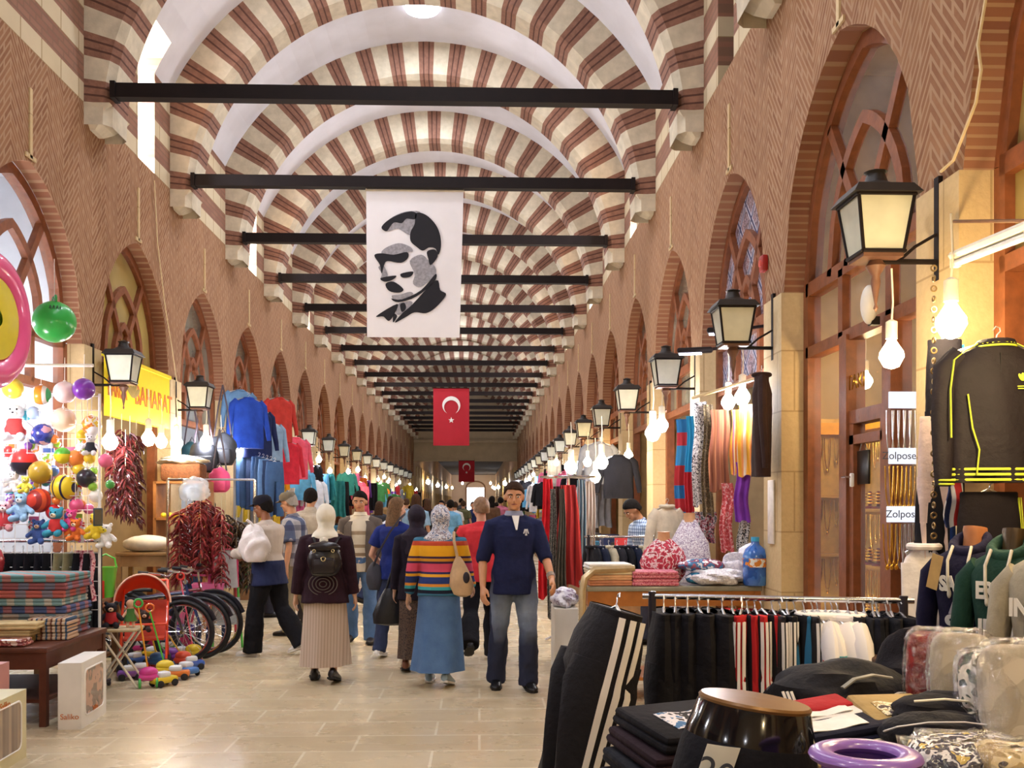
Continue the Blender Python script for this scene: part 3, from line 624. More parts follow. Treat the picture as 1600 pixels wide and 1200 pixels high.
# =================================================================== PEOPLE
WR = bpy.data.textures.new('cloth_folds', 'CLOUDS'); WR.noise_scale = .11; WR.noise_depth = 2
def rumple(o, k=.022):
    d = o.modifiers.new('folds', 'DISPLACE'); d.texture = WR; d.strength = k; d.mid_level = .5; d.texture_coords = 'LOCAL'; return o
SKIN = '#c08d6c'
def Rx(a): return Matrix.Rotation(rad(a), 3, 'X')
def Ry(a): return Matrix.Rotation(rad(a), 3, 'Y')
def Rz(a): return Matrix.Rotation(rad(a), 3, 'Z')
def person(label, loc, heading=0.0, h=1.7, legs=((12, 10, 2), (-10, 25, 2)), arms=((8, 10, 15, 0), (-8, 10, 15, 0)), lean=3, head=(0, 0), top=None, top2=None, bottom=None,
           shoes='#1c1818', hair=None, skin=SKIN, build=1.0, vox=.0075, face=True, sit=None, bust=0.0, cap=None, scarf=None, group=None, lift=None):
    """figure facing +Y; legs/arms given for left then right: (swing, bend, spread[, twist])"""
    S = h/1.75; o = thing('person', label, 'person', loc, heading, group); sk = M(skin, .5, 0, .06, 10, 0, .4); V = Vector
    TL, SL, AH = .435*S, .425*S, .075*S; J = {}
    for s_, (sw, bd, ab) in zip((-1, 1), legs):
        hip = V((s_*.092*S, 0, 0)); a = Ry(-s_*ab) @ Rx(sw) @ V((0, 0, -1)); kn = hip+a*TL; b = Ry(-s_*ab*.4) @ Rx(sw-bd) @ V((0, 0, -1)); an = kn+b*SL
        J[s_] = [hip, kn, an, sw-bd]
    def FR_(s_, fa): return Rz(-s_*7) @ Rx(max(-60, min(20, fa*.55)) if fa < -5 else 0)
    low = min(J[s_][2].z+(FR_(s_, J[s_][3]) @ V((0, y, -.079))).z for s_ in (-1, 1) for y in (-.07, .11, .18)); pz = -low if lift is None else lift
    base = V((0, 0, pz))
    for s_ in J: J[s_][:3] = [q+base for q in J[s_][:3]]
    TR = Rx(-lean)
    def T(p): return base+TR @ (V(p)*S)
    neck = T((0, .0, .53)); HR = TR @ Rz(head[0]) @ Rx(head[1]); hc = T((0, .005, .592))+HR @ V((0, .015, .1))*S
    def Hd(p): return hc+HR @ (V(p)*S)
    bw = build; prof = [(-.1, .135*bw, .1*bw, 0), (-.03, .165*bw, .118*bw, 0), (.06, .165*bw, .118*bw, 0), (.17, .14*bw, .1*bw, .005), (.27, .15*bw, .108*bw, .0), (.36, .165*bw, .118*bw+bust*.3, -.0+bust*.25), (.44, .17*bw, .105*bw, -.01), (.485, .14*bw, .085, -.01), (.52, .075, .065, 0)]
    def torso(m, off, z0=-.2, z1=.6, hem=0.0, n=24, extra=()):
        L = []; pr = [q for q in prof if z0 <= q[0] <= z1]
        for e in extra: pr = [e]+pr
        for z, rx, ry, dy in pr: L.append([T((cos(2*PI*j/n)*(rx+off), dy+sin(2*PI*j/n)*(ry+off), z)) for j in range(n)])
        m.loft(L)
    AR = {}
    for s_, (sw, ab, bd, tw) in zip((-1, 1), arms):
        sh = T((s_*.176*bw, -.005, .44)); U = TR @ Ry(-s_*ab) @ Rx(sw); el = sh+U @ V((0, 0, -.29))*S; Fm = U @ Rz(s_*tw) @ Rx(bd); wr = el+Fm @ V((0, 0, -.25))*S; AR[s_] = (sh, el, wr, Fm)
    b = MB(); torso(b, -.012)
    b.tube([T((0, 0, .5)), T((0, .0, .57)), hc+HR @ V((0, -.01, -.06))*S], [.06*S, .052*S, .05*S], 14)
    b.ell(Hd((0, -.008, .022)), (.076*S, .092*S, .092*S), 20, 14); b.ell(Hd((0, .022, -.045)), (.058*S, .066*S, .07*S), 18, 12); b.ell(Hd((0, .062, -.09)), (.028*S, .022*S, .02*S), 10, 8)
    b.cap(Hd((0, .085, .012)), Hd((0, .103, -.026)), .008*S, .014*S, 8); b.cap(Hd((-.045, .073, .022)), Hd((.045, .073, .022)), .012*S, .012*S, 8)
    for s_ in (-1, 1): b.ell(Hd((s_*.078, -.005, -.005)), (.012*S, .022*S, .034*S), 10, 8); b.ell(Hd((s_*.04, .06, -.035)), (.025*S, .022*S, .022*S), 10, 8)
    for s_ in (-1, 1):
        sh, el, wr, Fm = AR[s_]
        b.tube([T((s_*.1, -.005, .47)), sh, sh.lerp(el, .35), el, el.lerp(wr, .3), wr], [.045*S, .05*S*bw, .046*S*bw, .037*S, .038*S, .026*S], 14); b.ell(el, .037*S, 10, 8)
        def Hn(p): return wr+Fm @ (V((p[0]*-s_, p[1], p[2]))*S)       # x towards the thumb side
        b.loft([[Hn((x+.0+cos(2*PI*j/12)*rx*0+sin(2*PI*j/12)*ry*0+cos(2*PI*j/12)*.0, 0, z)) if 0 else Hn((sin(2*PI*j/12)*ry, cos(2*PI*j/12)*rx, z)) for j in range(12)] for z, rx, ry, x in ((.01, .026, .022, 0), (-.03, .034, .019, 0), (-.07, .041, .017, 0), (-.092, .039, .014, 0))])
        for i, (y, Lf) in enumerate(((.03, .072), (.01, .08), (-.011, .074), (-.03, .058))):
            p0 = (0.0, y, -.085); p1 = (.012, y*1.08, -.085-Lf*.5); p2 = (.034, y*1.1, -.085-Lf*.82); p3 = (.05, y*1.08, -.085-Lf*.95); b.tube([Hn(p) for p in (p0, p1, p2, p3)], [.0098*S, .0095*S, .009*S, .007*S], 8)
        b.tube([Hn(p) for p in ((.0, .024, -.02), (.014, .048, -.05), (.022, .054, -.085), (.028, .05, -.105))], [.013*S, .012*S, .0105*S, .008*S], 8)
    for s_ in (-1, 1):
        hp, kn, an, fa = J[s_]; b.tube([hp+V((0, 0, .03)), hp.lerp(kn, .3), kn, kn.lerp(an, .3), an], [.08*S, .075*S, .05*S, .054*S, .036*S], 14); b.ell(kn, .05*S, 10, 8); b.ell(an, .04*S, 10, 8)
    b.build('body', sk, o, remesh=vox*S, sm=3)
    if face:
        for s_ in (-1, 1):
            e = MB(); e.ell(Hd((s_*.031, .078, .003)), (.0125*S, .01*S, .0075*S), 10, 8); e.build('eye', M('#e8e2da', .2, 0, 0), o)
            e = MB(); e.ell(Hd((s_*.031, .0865, .003)), (.006*S, .0035*S, .006*S), 8, 6); e.build('iris', M('#2b1c14', .2, 0, 0), o)
            e = MB(); e.tube([Hd((s_*.014, .09, .021)), Hd((s_*.034, .088, .027)), Hd((s_*.053, .072, .02))], .0052*S, 6); e.build('eyebrow', M('#2f2119', .8, 0, 0), o)
        e = MB(); e.tube([Hd((-.024, .079, -.06)), Hd((0, .089, -.057)), Hd((.024, .079, -.06))], [.003*S, .0068*S, .003*S], 8); e.build('mouth', M('#8d4a40', .5, 0, 0), o)
    # feet and shoes
    for s_ in (-1, 1):
        hp, kn, an, fa = J[s_]; m = MB(); F = FR_(s_, fa); a = an
        def Ft(p): return a+F @ V(p)
        R = []
        for y, w, z0, z1 in ((-.075, .012, -.065, -.03), (-.065, .03, -.074, -.0), (-.02, .036, -.075, .03), (.05, .04, -.075, .005), (.11, .047, -.075, -.018), (.16, .043, -.075, -.03), (.185, .025, -.072, -.042), (.195, .008, -.066, -.05)):
            R.append([Ft((cos(q)*w, y, (z0+z1)/2+sin(q)*(z1-z0)/2)) for q in (2*PI*j/14 for j in range(14))])
        m.loft(R); sh = m.build('shoe', M(shoes if isinstance(shoes, str) else shoes[0], .35, 0, .1, 20), o)
        m = MB(); m.loft([[Ft((x*1.04, y, z)) for x, y in ((-.034, -.07), (.034, -.07), (.044, .05), (.05, .11), (.034, .18), (0, .198), (-.034, .18), (-.05, .11), (-.044, .05))] for z in (-.078, -.062)]); m.build('sole', M('#d9d4cb' if not isinstance(shoes, str) else '#171412', .7), sh)
    # trousers or skirt
    if bottom:
        kd = bottom.get('kind', 'trousers'); mt = bottom['mat']; m = MB()
        if kd == 'trousers':
            off = bottom.get('off', .008); torso(m, off, -.11, .12); le = bottom.get('end', .02); fl = bottom.get('flare', 1.0)
            for s_ in (-1, 1):
                hp, kn, an, fa = J[s_]; end = an+(an-kn).normalized()*le; q = off/S
                m.tube([hp+V((0, 0, .05*S)), hp.lerp(kn, .3), hp.lerp(kn, .7), kn+V((0, .004, 0)), kn.lerp(an, .35), kn.lerp(an, .8), end], [r*S for r in (.088+q, .092+q, .076+q, .064+q, .066*fl+q, .062*fl+q, .066*fl+q)], 16)
            tr = rumple(m.build('trousers', mt, o, remesh=.011*S, sm=4))
        else:
            n = 40; z1 = bottom.get('z', .14); hemz = bottom.get('hem', .1)/S-pz/S; rx, ry = bottom.get('hr', (.24, .22)); fo = bottom.get('folds', 9); off = bottom.get('off', .015); dy = bottom.get('dy', 0.0); L = []
            for i in range(13):
                t = i/12; z = z1+(hemz-z1)*t; t2 = min(1, max(0, (t-.3)/.7)); wx = lerp(.17*bw+off*.5 if t > .1 else .145*bw+.004, rx, t2); wy = lerp(.12*bw+off*.5 if t > .1 else .1*bw+.004, ry, t2)
                L.append([base+V((cos(a)*wx*(1+.07*t2*sin(fo*a+1.3*t)+.03*t2*sin(4*a+2)), dy*t2*t2+sin(a)*wy*(1+.07*t2*sin(fo*a+1.3*t)), z))*S for a in (2*PI*j/n for j in range(n))])
            m.loft(L, cap=False); m.build('skirt', mt, o)
    def garment(g, name):
        m = MB(); off = g.get('off', .012); hz = g.get('hem', -.1); ex = []
        fl = g.get('flare', .004); ex = [(hz, .165*bw+fl, .12*bw+fl, 0)]
        z1 = g.get('top', .5); torso(m, off, -.05, z1, extra=ex)
        if z1 >= .5:
            m.tube([T((0, -.005, .46)), T((0, -.004, .5)), T((0, -.002, .548))], [.105*S, .09*S, .066*S], 16)
            for s_ in (-1, 1): m.cap(T((s_*.045, -.01, .492)), T((s_*.15*bw, -.008, .455)), .056*S, .058*S, 12)
        sl = g.get('sleeve', 1.9); sr = g.get('sr', .0)
        if sl:
            for s_ in (-1, 1):
                sh, el, wr, Fm = AR[s_]; pts = [T((s_*.1, -.005, .455)), sh]; rs = [.07*S, (.062*bw+off*.4)*S]
                if sl <= 1: pts += [sh.lerp(el, sl*.5), sh.lerp(el, sl)]; rs += [(.062*bw+off*.5+sr)*S, (.06*bw+off*.5+sr)*S]
                else: pts += [sh.lerp(el, .4), el, el.lerp(wr, (sl-1)*.5), el.lerp(wr, sl-1)]; rs += [(.06*bw+off*.4)*S, (.052*bw+off*.4+sr)*S, (.049+off*.4+sr)*S, (.04+off*.5+sr)*S]
                m.tube(pts, rs, 14)
        g_ = rumple(m.build(name, g['mat'], o, remesh=.009*S, sm=4), .016)
        if g.get('collar'):
            c = MB(); c.lathe([(.074, -.02), (.084, -.012), (.07, .026), (.065, .026), (.068, -.01)], n=24, sx=S, sy=S*.95, cap=False); R4 = TR.to_4x4(); q = MB(); q.add([T((0, 0, .545))+TR @ V(v) for v in c.v], c.f); q.build('collar', g['collar'], g_)
        return g_
    res = {'T': T, 'Hd': Hd, 'AR': AR, 'J': J, 'S': S, 'o': o, 'bw': bw, 'prof': prof}
    if top: res['top'] = garment(top, top.get('name', 'shirt'))
    if top2: res['top2'] = garment(top2, top2.get('name', 'jacket'))
    if hair:
        k, hm = hair; m = MB()
        if k == 'bald': pass
        else:
            n = 22
            for i in range(1):
                L = []
                for a in range(0, 91, 10):
                    ring = []
                    for j in range(n):
                        q = 2*PI*j/n; fy = sin(q); lowz = lerp(-.055, .062, max(0, min(1, (fy+.35)/.9)))     # hairline: low at the nape, high at the brow
                        t = a/90; z = lerp(lowz, .122, sin(rad(a)) if a else 0); cr = math.sqrt(max(.0004, 1-min(1, max(0, (z-.02)/.104))**2)); wv = 1+.03*sin(9*q+a*.2)+.02*sin(17*q); ring.append(Hd((cos(q)*.09*cr*wv, -.012+fy*.105*cr*wv, z*1.06)))
                    L.append(ring)
                m.loft(L)
            if k == 'short': m.ell(Hd((0, -.075, -.045)), (.055*S, .025*S, .03*S), 12, 8)
            if k == 'long':
                m.loft([[Hd((cos(2*PI*j/20)*w, y+sin(2*PI*j/20)*t, z)) for j in range(20)] for z, w, t, y in ((.07, .07, .05, -.05), (.0, .092, .065, -.045), (-.08, .098, .06, -.055), (-.16, .1, .05, -.075), (-.25, .09, .036, -.09), (-.3, .07, .022, -.09))])
            if k == 'bun': m.ell(Hd((0, -.085, -.0)), (.06*S, .045*S, .06*S), 14, 10)
            m.build('hair', hm, o, remesh=.006*S, sm=2)
    if cap:
        m = MB(); m.lathe([(.092, .028), (.099, .06), (.092, .1), (.06, .13), (.001, .138)], n=22, sy=1.08); q = MB(); q.add([Hd(v) for v in m.v], m.f); c_ = q.build('cap', cap, o)
        m = MB(); m.sheet(lambda u, v: Hd((sin((u-.5)*2.2)*.1*(1-.12*v), .085+.075*v*cos((u-.5)*2.2)-.03*(1-cos((u-.5)*2.2)), .04-.014*v-.006*(2*u-1)**2)), 10, 5, .008*S); m.build('brim', cap, c_)
    if scarf:
        m = MB(); k = scarf.get('back', .2)
        m.ell(Hd((0, -.012, .02)), (.1*S, .118*S, .116*S), 24, 16); m.ell(Hd((0, -.0, -.055)), (.088*S, .1*S, .085*S), 20, 12)
        m.loft([[T((cos(2*PI*j/28)*w, y+sin(2*PI*j/28)*t, z)) for j in range(28)] for z, w, t, y in ((.64, .075, .08, 0), (.575, .085, .085, 0), (.535, .12, .1, -.01), (.49, .17*scarf.get('wide', 1), .125, -.015), (.49-k*.5, .16*scarf.get('wide', 1), .12, -.02), (.49-k, .1*scarf.get('wide', 1), .05, -.1))])
        rumple(m.build('headscarf', scarf['mat'], o, remesh=.009*S, sm=5), .022)
    return res
# ------------------------------------------------------------------ the walkers
def flo(px, py): q = PZ(px, py, 0); return (q.x, q.y, 0)
def wl(r, p, raw=False):
    o = r['o']; q = (Vector(p) if raw else r['T'](p)); return Vector(o.location)+Matrix.Rotation(o.rotation_euler.z, 3, 'Z') @ q
m_hairb = M('#3a281c', .8, 0, .3, 60, .6, .12); m_hairk = M('#15100d', .8, 0, .3, 60, .6, .12); m_hairbr = M('#4a3324', .75, 0, .3, 60, .6, .15); m_hairl = M('#6d5136', .7, 0, .3, 50, .5, .2)
def denim(c1, c2):
    s = NT('denim'); o = s.sep(s.co()); n = s.noise(s.co(), 7, 3); n2 = s.noise(s.co(), 90, 2)
    c = s.mix(s.ma('MULTIPLY', n, 1.0), lin(c1), lin(c2)); return s.bsdf(s.mix(s.ma('MULTIPLY', n2, .3), c, lin(c1)), .85, bump=s.noise(s.co(), 14, 3), bs=.35, bd=.03)
m_jean = denim('#35567f', '#6d8fb8'); m_jeand = denim('#161d38', '#2c3a5e'); m_denims = denim('#33547f', '#5d80ab')
s = NT('washed jeans'); o_ = s.sep(s.co()); n = s.noise(s.co(), 6, 3); fd = s.ma('MULTIPLY', s.ma('SUBTRACT', 1.0, s.ma('MINIMUM', 1.0, s.ma('ABSOLUTE', s.ma('MULTIPLY', s.ma('SUBTRACT', o_[2], .68), 3.4)))), .9)
fd = s.ma('MULTIPLY', fd, s.ma('GREATER_THAN', o_[1], .0)); m_wash = s.bsdf(s.mix(s.ma('MULTIPLY', fd, s.ma('ADD', n, .3)), lin('#1d2440'), lin('#8796ad')), .85, bump=n, bs=.5, bd=.04)
# man in navy pullover
r = person('man walking in navy pullover with rolled sleeves, faded jeans and black shoes', flo(803, 1078), PI+.1, 1.77, legs=((6, 12, 3), (-6, 8, 4)), arms=((12, 16, 38, 10), (-6, 15, 34, 20)), lean=0, head=(-6, -5),
  top=dict(mat=cloth('#1b2144'), hem=-.13, sleeve=1.12, off=.017, collar=M('#8b90a8', .8)), bottom=dict(mat=m_wash, off=.012, end=.05, flare=1.12), shoes='#121114', hair=('short', m_hairb), skin='#c48c66', build=1.06)
T = r['T']; o = r['o']
m = MB(); m.prism([(-.006, -.1), (.006, -.1), (.032, .03), (-.032, .03)], 0, .012); q = MB(); q.add([T((0, .118, .5))+Rx(26) @ v for v in m.v], m.f); q.build('placket', m_white, r['top'])
m = MB(); [m.box((x, 0, z), (.01, .008, hh), rot=(0, a, 0)) for x, z, hh, a in ((-.014, 0, .04, .3), (0, -.006, .05, 0), (.014, 0, .04, -.3), (0, -.03, .018, PI/2))]; q = MB(); q.add([T((-.085, .128, .4))+v for v in m.v], m.f); q.build('chest_emblem', M('#d8d9df'), r['top'])
sh, el, wr, Fm = r['AR'][-1]; m = MB()
for dz in (.0, .016, .03): q = MB(); q.torus((0, 0, 0), .032, .005, n=18, m=6); m.add([wr+Fm @ (v+Vector((0, 0, .03+dz))) for v in q.v], q.f)
m.build('bracelets', M('#cfd2d8', .3, .8), o)
# woman with white headscarf and backpack
r = person('woman walking away in white headscarf, dark cardigan and long pale striped skirt', flo(508, 1064), .03, 1.57, legs=((8, 6, 2), (0, 26, 1)), arms=((-4, 10, 12, 0), (-3, 10, 12, 0)), lean=4, build=1.12,
  top=dict(mat=cloth('#2b1620'), hem=-.17, sleeve=1.95, off=.03, flare=.03), bottom=dict(kind='skirt', mat=stripes([(0, '#b9a695'), (.55, '#9c8878'), (.75, '#b09d8d')], 0, 38), hem=.16, hr=(.25, .23), off=.035, folds=7, dy=-.06), shoes='#1d1718', scarf=dict(mat=M('#e4ddc9', .8, 0, .06, 12, .15), back=.22, wide=.86), skin='#c49a80')
wsc = r
q = MB(); T = r['T']; q.ell(T((-.0, -.13, .44)), (.045, .035, .04)); q.tube([T((0, -.14, .43)), T((-.06, -.16, .38)), T((-.12, -.15, .3))], [.03, .045, .03], 10, flat=.5); q.tube([T((0, -.14, .43)), T((.07, -.15, .4)), T((.13, -.13, .36))], [.03, .04, .025], 10, flat=.5)
q.build('scarf_knot', M('#e0d8c2', .8, 0, .06, 12, .15), r['o'])
m = MB(); [m.add([T((0, -.158-.012, .02))+Vector((v.x*1.25, v.y, v.z)) for v in MB().torus((0, 0, 0), R_, .004, rot=(PI/2, 0, 0), n=36, m=6).v], MB().torus((0, 0, 0), R_, .004, rot=(PI/2, 0, 0), n=36, m=6).f) for R_ in (.025, .05, .075, .1)]
m.build('round_pattern', M('#5b5350', .8), r['top'])
b = thing('backpack', 'black leather backpack on back of woman in white headscarf', 'backpack', wl(r, (.02, -.215, .25)), .03)
m = lump_bm((.15, .075, .17), 4, .05); m.build('bag_body', M('#1a1417', .3, 0, .2, 10, .2, .5), b)
m = MB(); m.rbox((0, -.075, -.04), (.2, .05, .14), .03); m.build('front_pocket', M('#231a1d', .3, 0, .2, 10, .2), b)
m = MB(); m.ell((0, -.03, .12), (.14, .065, .05)); m.build('flap', M('#1f181a', .3, 0, .2, 10, .2), b)
for s_ in (-1, 1): m = MB(); m.tube([(s_*.08, .06, .14), (s_*.11, .1, .2), (s_*.13, .17, .19), (s_*.14, .22, .12)], .016, 8, flat=.5); m.build('shoulder_strap', M('#1a1417', .4), b)
m = MB(); m.torus((.0, -.105, .02), .018, .006, rot=(PI/2, 0, 0), n=16, m=6); m.torus((-.08, -.085, .09), .012, .005, rot=(PI/2, 0, 0), n=14, m=6); m.torus((.08, -.085, .09), .012, .005, rot=(PI/2, 0, 0), n=14, m=6); m.build('buckle', M('#d7c9a0', .25, .9, .03), b)
# woman in striped jumper
sst = [(0, '#14162a'), (.06, '#3aa0a8'), (.12, '#d98b33'), (.17, '#25366f'), (.29, '#e0a32c'), (.34, '#2a2b57'), (.38, '#cc4a67'), (.53, '#3b2040'), (.57, '#c98b2a'), (.62, '#3b2040'), (.66, '#e2a41f'), (.85, '#b9472c'), (.93, '#356a86')]
r = person('woman walking away in striped multicolour jumper, long denim skirt and patterned headscarf', flo(686, 1069), -.12, 1.56, legs=((10, 8, 2), (0, 26, 1)), arms=((2, 13, 18, 0), (14, 12, 40, 0)), lean=5, build=1.16, head=(-6, 0),
  top=dict(mat=stripes(sst, 2, 2.05, -1.66), hem=-.08, sleeve=1.9, off=.022, name='jumper'), bottom=dict(kind='skirt', mat=m_denims, hem=.14, hr=(.25, .22), off=.022, folds=6, dy=-.1), shoes=['#8fa3b0'], scarf=dict(mat=blotch(['#b9bcc8', '#5b6684', '#d5d2d3', '#8a7f86', '#c6ccd9'], 26), back=.17, wide=.98), skin='#c59b80')
b = thing('shoulder_bag', 'tan shoulder bag hanging from shoulder of woman in striped jumper', 'handbag', wl(r, (.2, -.13, .14)), -.2)
m = MB(); m.loft([[(cos(2*PI*j/20)*w+.05*(1-(z+.2)/.4), sin(2*PI*j/20)*t, z) for j in range(20)] for z, w, t in ((-.2, .03, .02), (-.18, .08, .05), (-.1, .11, .065), (0, .09, .055), (.1, .05, .03), (.15, .02, .012))]); m.build('pouch', M('#c3a27b', .6, 0, .15, 10, .15), b)
m = MB(); m.tube([(.0, 0, .14), (-.03, .0, .28), (-.05, .08, .36), (-.03, .18, .3), (.02, .2, .2)], .013, 8, flat=.5); m.build('strap', M('#b99a75', .6), b)
m = MB(); m.ell((.09, -.05, -.03), (.03, .02, .05)); m.build('dark_tassel', M('#241d26', .7), b)
# woman in dark coat with long brown skirt beside her
r = person('woman in dark coat and long brown speckled skirt half hidden beside striped jumper', flo(650, 1048), -.05, 1.55, legs=((2, 14, 1), (6, 6, 1)), arms=((-2, 6, 10, 0), (0, 6, 10, 0)), lean=3, build=1.0,
  top=dict(mat=cloth('#1b1420'), hem=-.2, sleeve=1.95, off=.02, flare=.015), bottom=dict(kind='skirt', mat=blotch(['#3a2a22', '#5b4535', '#2a1d18'], 60), hem=.13, hr=(.19, .17), off=.02, dy=-.04), shoes='#7a4a30', scarf=dict(mat=cloth('#2c2530'), back=.2), skin='#c59b80')
b = thing('handbag', 'large black handbag held by woman in dark coat', 'handbag', tuple(Vector(flo(618, 1040))+Vector((.0, -.25, .62))), .25)
m = MB(); m.loft([[(cos(2*PI*j/20)*w, sin(2*PI*j/20)*t, z) for j in range(20)] for z, w, t in ((-.19, .1, .05), (-.17, .19, .08), (-.08, .2, .085), (.04, .15, .06), (.13, .1, .035), (.16, .08, .02))]); m.build('pouch', M('#121014', .4, 0, .2, 9, .2, .5), b)
m = MB(); m.tube([(-.07, 0, .14), (-.02, .02, .3), (.09, .04, .32), (.12, .03, .2), (.08, 0, .13)], .012, 8, flat=.5); m.build('handle', M('#121014', .4), b)
# long-haired woman in blue
r = person('long-haired woman in blue short-sleeved top and dark jeans with crossbody bag', flo(617, 1026), -.35, 1.64, legs=((-4, 14, 2), (6, 8, 2)), arms=((0, 22, 62, 50), (6, 14, 70, 40)), lean=3, build=1.0,
  top=dict(mat=cloth('#1c2a6b'), hem=-.1, sleeve=.62, off=.02, sr=.02), bottom=dict(mat=m_jeand, off=.012, end=.04), shoes=['#e2dfdc'], hair=('long', m_hairl), skin='#c9977a', head=(-25, 0))
b = thing('crossbody_bag', 'dark grey crossbody bag on the long-haired woman in blue', 'handbag', wl(r, (-.2, -.1, -.08)), -.3)
m = lump_bm((.09, .05, .16), 9, .05); m.build('pouch', M('#33333c', .6, 0, .2, 9, .2), b)
m = MB(); m.tube([(.0, -.03, .12), (.1, -.075, .3), (.22, -.11, .48), (.32, -.08, .62), (.34, .0, .66)], .017, 8, flat=.35); m.build('strap', M('#4a4a54', .7), b)
# man in striped polo
r = person('man walking forward in cream striped polo, open grey jacket and blue jeans', flo(563, 1004), PI-.05, 1.72, legs=((8, 6, 4), (-4, 10, 4)), arms=((0, 12, 14, 0), (-2, 12, 16, 0)), lean=0, head=(0, -8), build=1.05,
  top=dict(mat=stripes([(0, '#d8cbb0'), (.14, '#8f7a60'), (.2, '#d8cbb0'), (.3, '#a08a6c'), (.36, '#d8cbb0'), (.55, '#a58f72'), (.62, '#d9ccb2'), (.75, '#d9ccb2')], 2, 1.7, -1.55), hem=-.12, sleeve=1.0, off=.012, collar=M('#ddd2b8', .8)), bottom=dict(mat=m_jean, off=.012, end=.05, flare=1.15), shoes='#2a2220', hair=('short', m_hairk), skin='#b9825c')
T = r['T']; m = MB(); n = 26; prof = r['prof']; bw = r['bw']
def half(s_):
    L = []
    for z, rx, ry, dy in prof[:8]: L.append([T((s_*cos(a)*(rx+.03), dy+sin(a)*(ry+.03), z-.02)) for a in (-PI/2+(PI*.86)*j/n for j in range(n+1))])
    m.sheet(lambda u, v: L[min(7, int(round(u*7)))][min(n, int(round(v*n)))], 7, n, .01)
half(-1); half(1)
for s_ in (-1, 1): sh, el, wr, Fm = r['AR'][s_]; m.tube([T((s_*.1, -.005, .465)), sh, sh.lerp(el, .5), el, el.lerp(wr, .9)], [.07, .078, .07, .062, .055], 14)
m.build('jacket', M('#5c5148', .85, 0, .15, 10, .2), r['o'])
# woman in red
r = person('woman walking away in red top and black trousers with hair tied back', flo(752, 1030), .0, 1.66, legs=((-16, 34, 3), (10, 8, 3)), arms=((6, 16, 20, 0), (8, 18, 70, 30)), lean=3, build=1.12, head=(25, 0),
  top=dict(mat=cloth('#c8333a'), hem=-.1, sleeve=.35, off=.02), bottom=dict(mat=cloth('#141217'), off=.014, end=.05, flare=1.3), shoes='#191517', hair=('bun', M('#7b5a3c', .45, 0, .25, 40, .3)), skin='#c9977a')
# man in dark cap with white bag
r = person('man in dark cap, navy and cream jacket, black trousers and white trainers', flo(420, 1024), 1.15, 1.68, legs=((12, 8, 3), (-12, 22, 3)), arms=((30, 18, 75, 35), (20, 12, 80, 40)), lean=4, head=(8, -4), build=1.12,
  top=dict(mat=stripes([(0, '#1d2547'), (.45, '#1d2547'), (.5, '#b9ada0'), (.98, '#b9ada0')], 2, .62, .18-.3), hem=-.16, sleeve=1.9, off=.03, flare=.02, name='jacket'), bottom=dict(mat=cloth('#131216'), off=.022, end=.04, flare=1.25), shoes=['#e6dfd6'], hair=('short', m_hairk), cap=cloth('#15131d'), skin='#8a5637')
b = thing('plastic_bag', 'white plastic carrier bag carried at the chest of man in dark cap', 'bag', wl(r, (-.27, -.03, .27)), 1.15); m = lump_bm((.1, .17, .2), 12, .14, 40, 26)
m.build('bag_body', M('#dcd4d0', .35, 0, .06, 8, .35, .5), b); m = MB(); m.tube([(0, 0, .18), (-.03, .02, .24), (-.06, .05, .27)], [.04, .025, .03], 8, flat=.5); m.build('gathered_top', M('#e5dfdb', .35), b)
# older man in cap and plaid, dark-haired man behind
person('older man in grey flat cap and plaid short-sleeved shirt, face turned left', flo(463, 992), 1.35, 1.72, legs=((6, 6, 3), (-6, 12, 3)), arms=((-4, 10, 14, 0), (4, 10, 20, 0)), lean=6, head=(0, -6), build=1.08,
  top=dict(mat=plaid('#4a5572', '#b9b6b8', '#2b2a4a', 6), hem=-.1, sleeve=.85, off=.02, sr=.012), bottom=dict(mat=cloth('#8b7f66'), off=.014, end=.04), shoes='#2a1d18', hair=('short', M('#8d857c', .6)), cap=cloth('#6d6557'), skin='#c08c6c')
person('dark-haired man seen from behind in beige shirt behind flat-capped man', flo(484, 976), -.1, 1.8, arms=((0, 8, 10, 0), (0, 8, 10, 0)), build=1.08, face=False,
  top=dict(mat=cloth('#a79c8c'), hem=-.1, sleeve=.9, off=.02, collar=M('#a79c8c')), bottom=dict(mat=cloth('#332f33'), off=.014), hair=('short', m_hairk), skin='#b5825f')
# sellers and others further in
def far(label, px, py, hd, h, top, bot, hair=('short', m_hairk), skin=SKIN, sleeve=.8, face=False, **kw):
    return person(label, flo(px, py) if not kw.get('loc') else kw.pop('loc'), hd, h, top=dict(mat=cloth(top) if isinstance(top, str) else top, sleeve=sleeve, off=.02, hem=-.1), bottom=dict(mat=cloth(bot), off=.014), hair=hair, skin=skin, face=face, vox=.011, **kw)
far('seller in blue checked shirt bending his head over goods on the right', 1016, 1004, 1.9, 1.7, plaid('#b9c9da', '#3c5a86', '#2c4570', 26), '#3a3b48', lean=16, head=(0, -24), face=True, arms=((18, 8, 40, 20), (18, 8, 40, 20)), skin='#b98562')
far('man in white shirt stooping beyond the man in striped polo', 584, 946, -.9, 1.62, '#d9dade', '#2b3350', lean=34, arms=((40, 10, 40, 0), (40, 10, 40, 0)))
far('seller with short hair in green shirt sitting among left stalls', 380, 965, -1.2, 1.5, '#3c7a3c', '#2a2a35', legs=((80, 85, 6), (80, 85, 6)), arms=((25, 10, 60, 20), (25, 10, 60, 20)), lift=.5, face=True)
far('seller in black jacket standing at the bag stall, back turned', 362, 926, -.7, 1.72, '#17171f', '#2c3c5c', sleeve=1.9, loc=(-3.75, 13.6, .22))
far('small child with striped top in crowd left of woman in red', 716, 950, .3, 1.2, stripes([(0, '#3f8f8a'), (.5, '#c9d2c6')], 2, 14), '#39415a', hair=('short', m_hairbr))
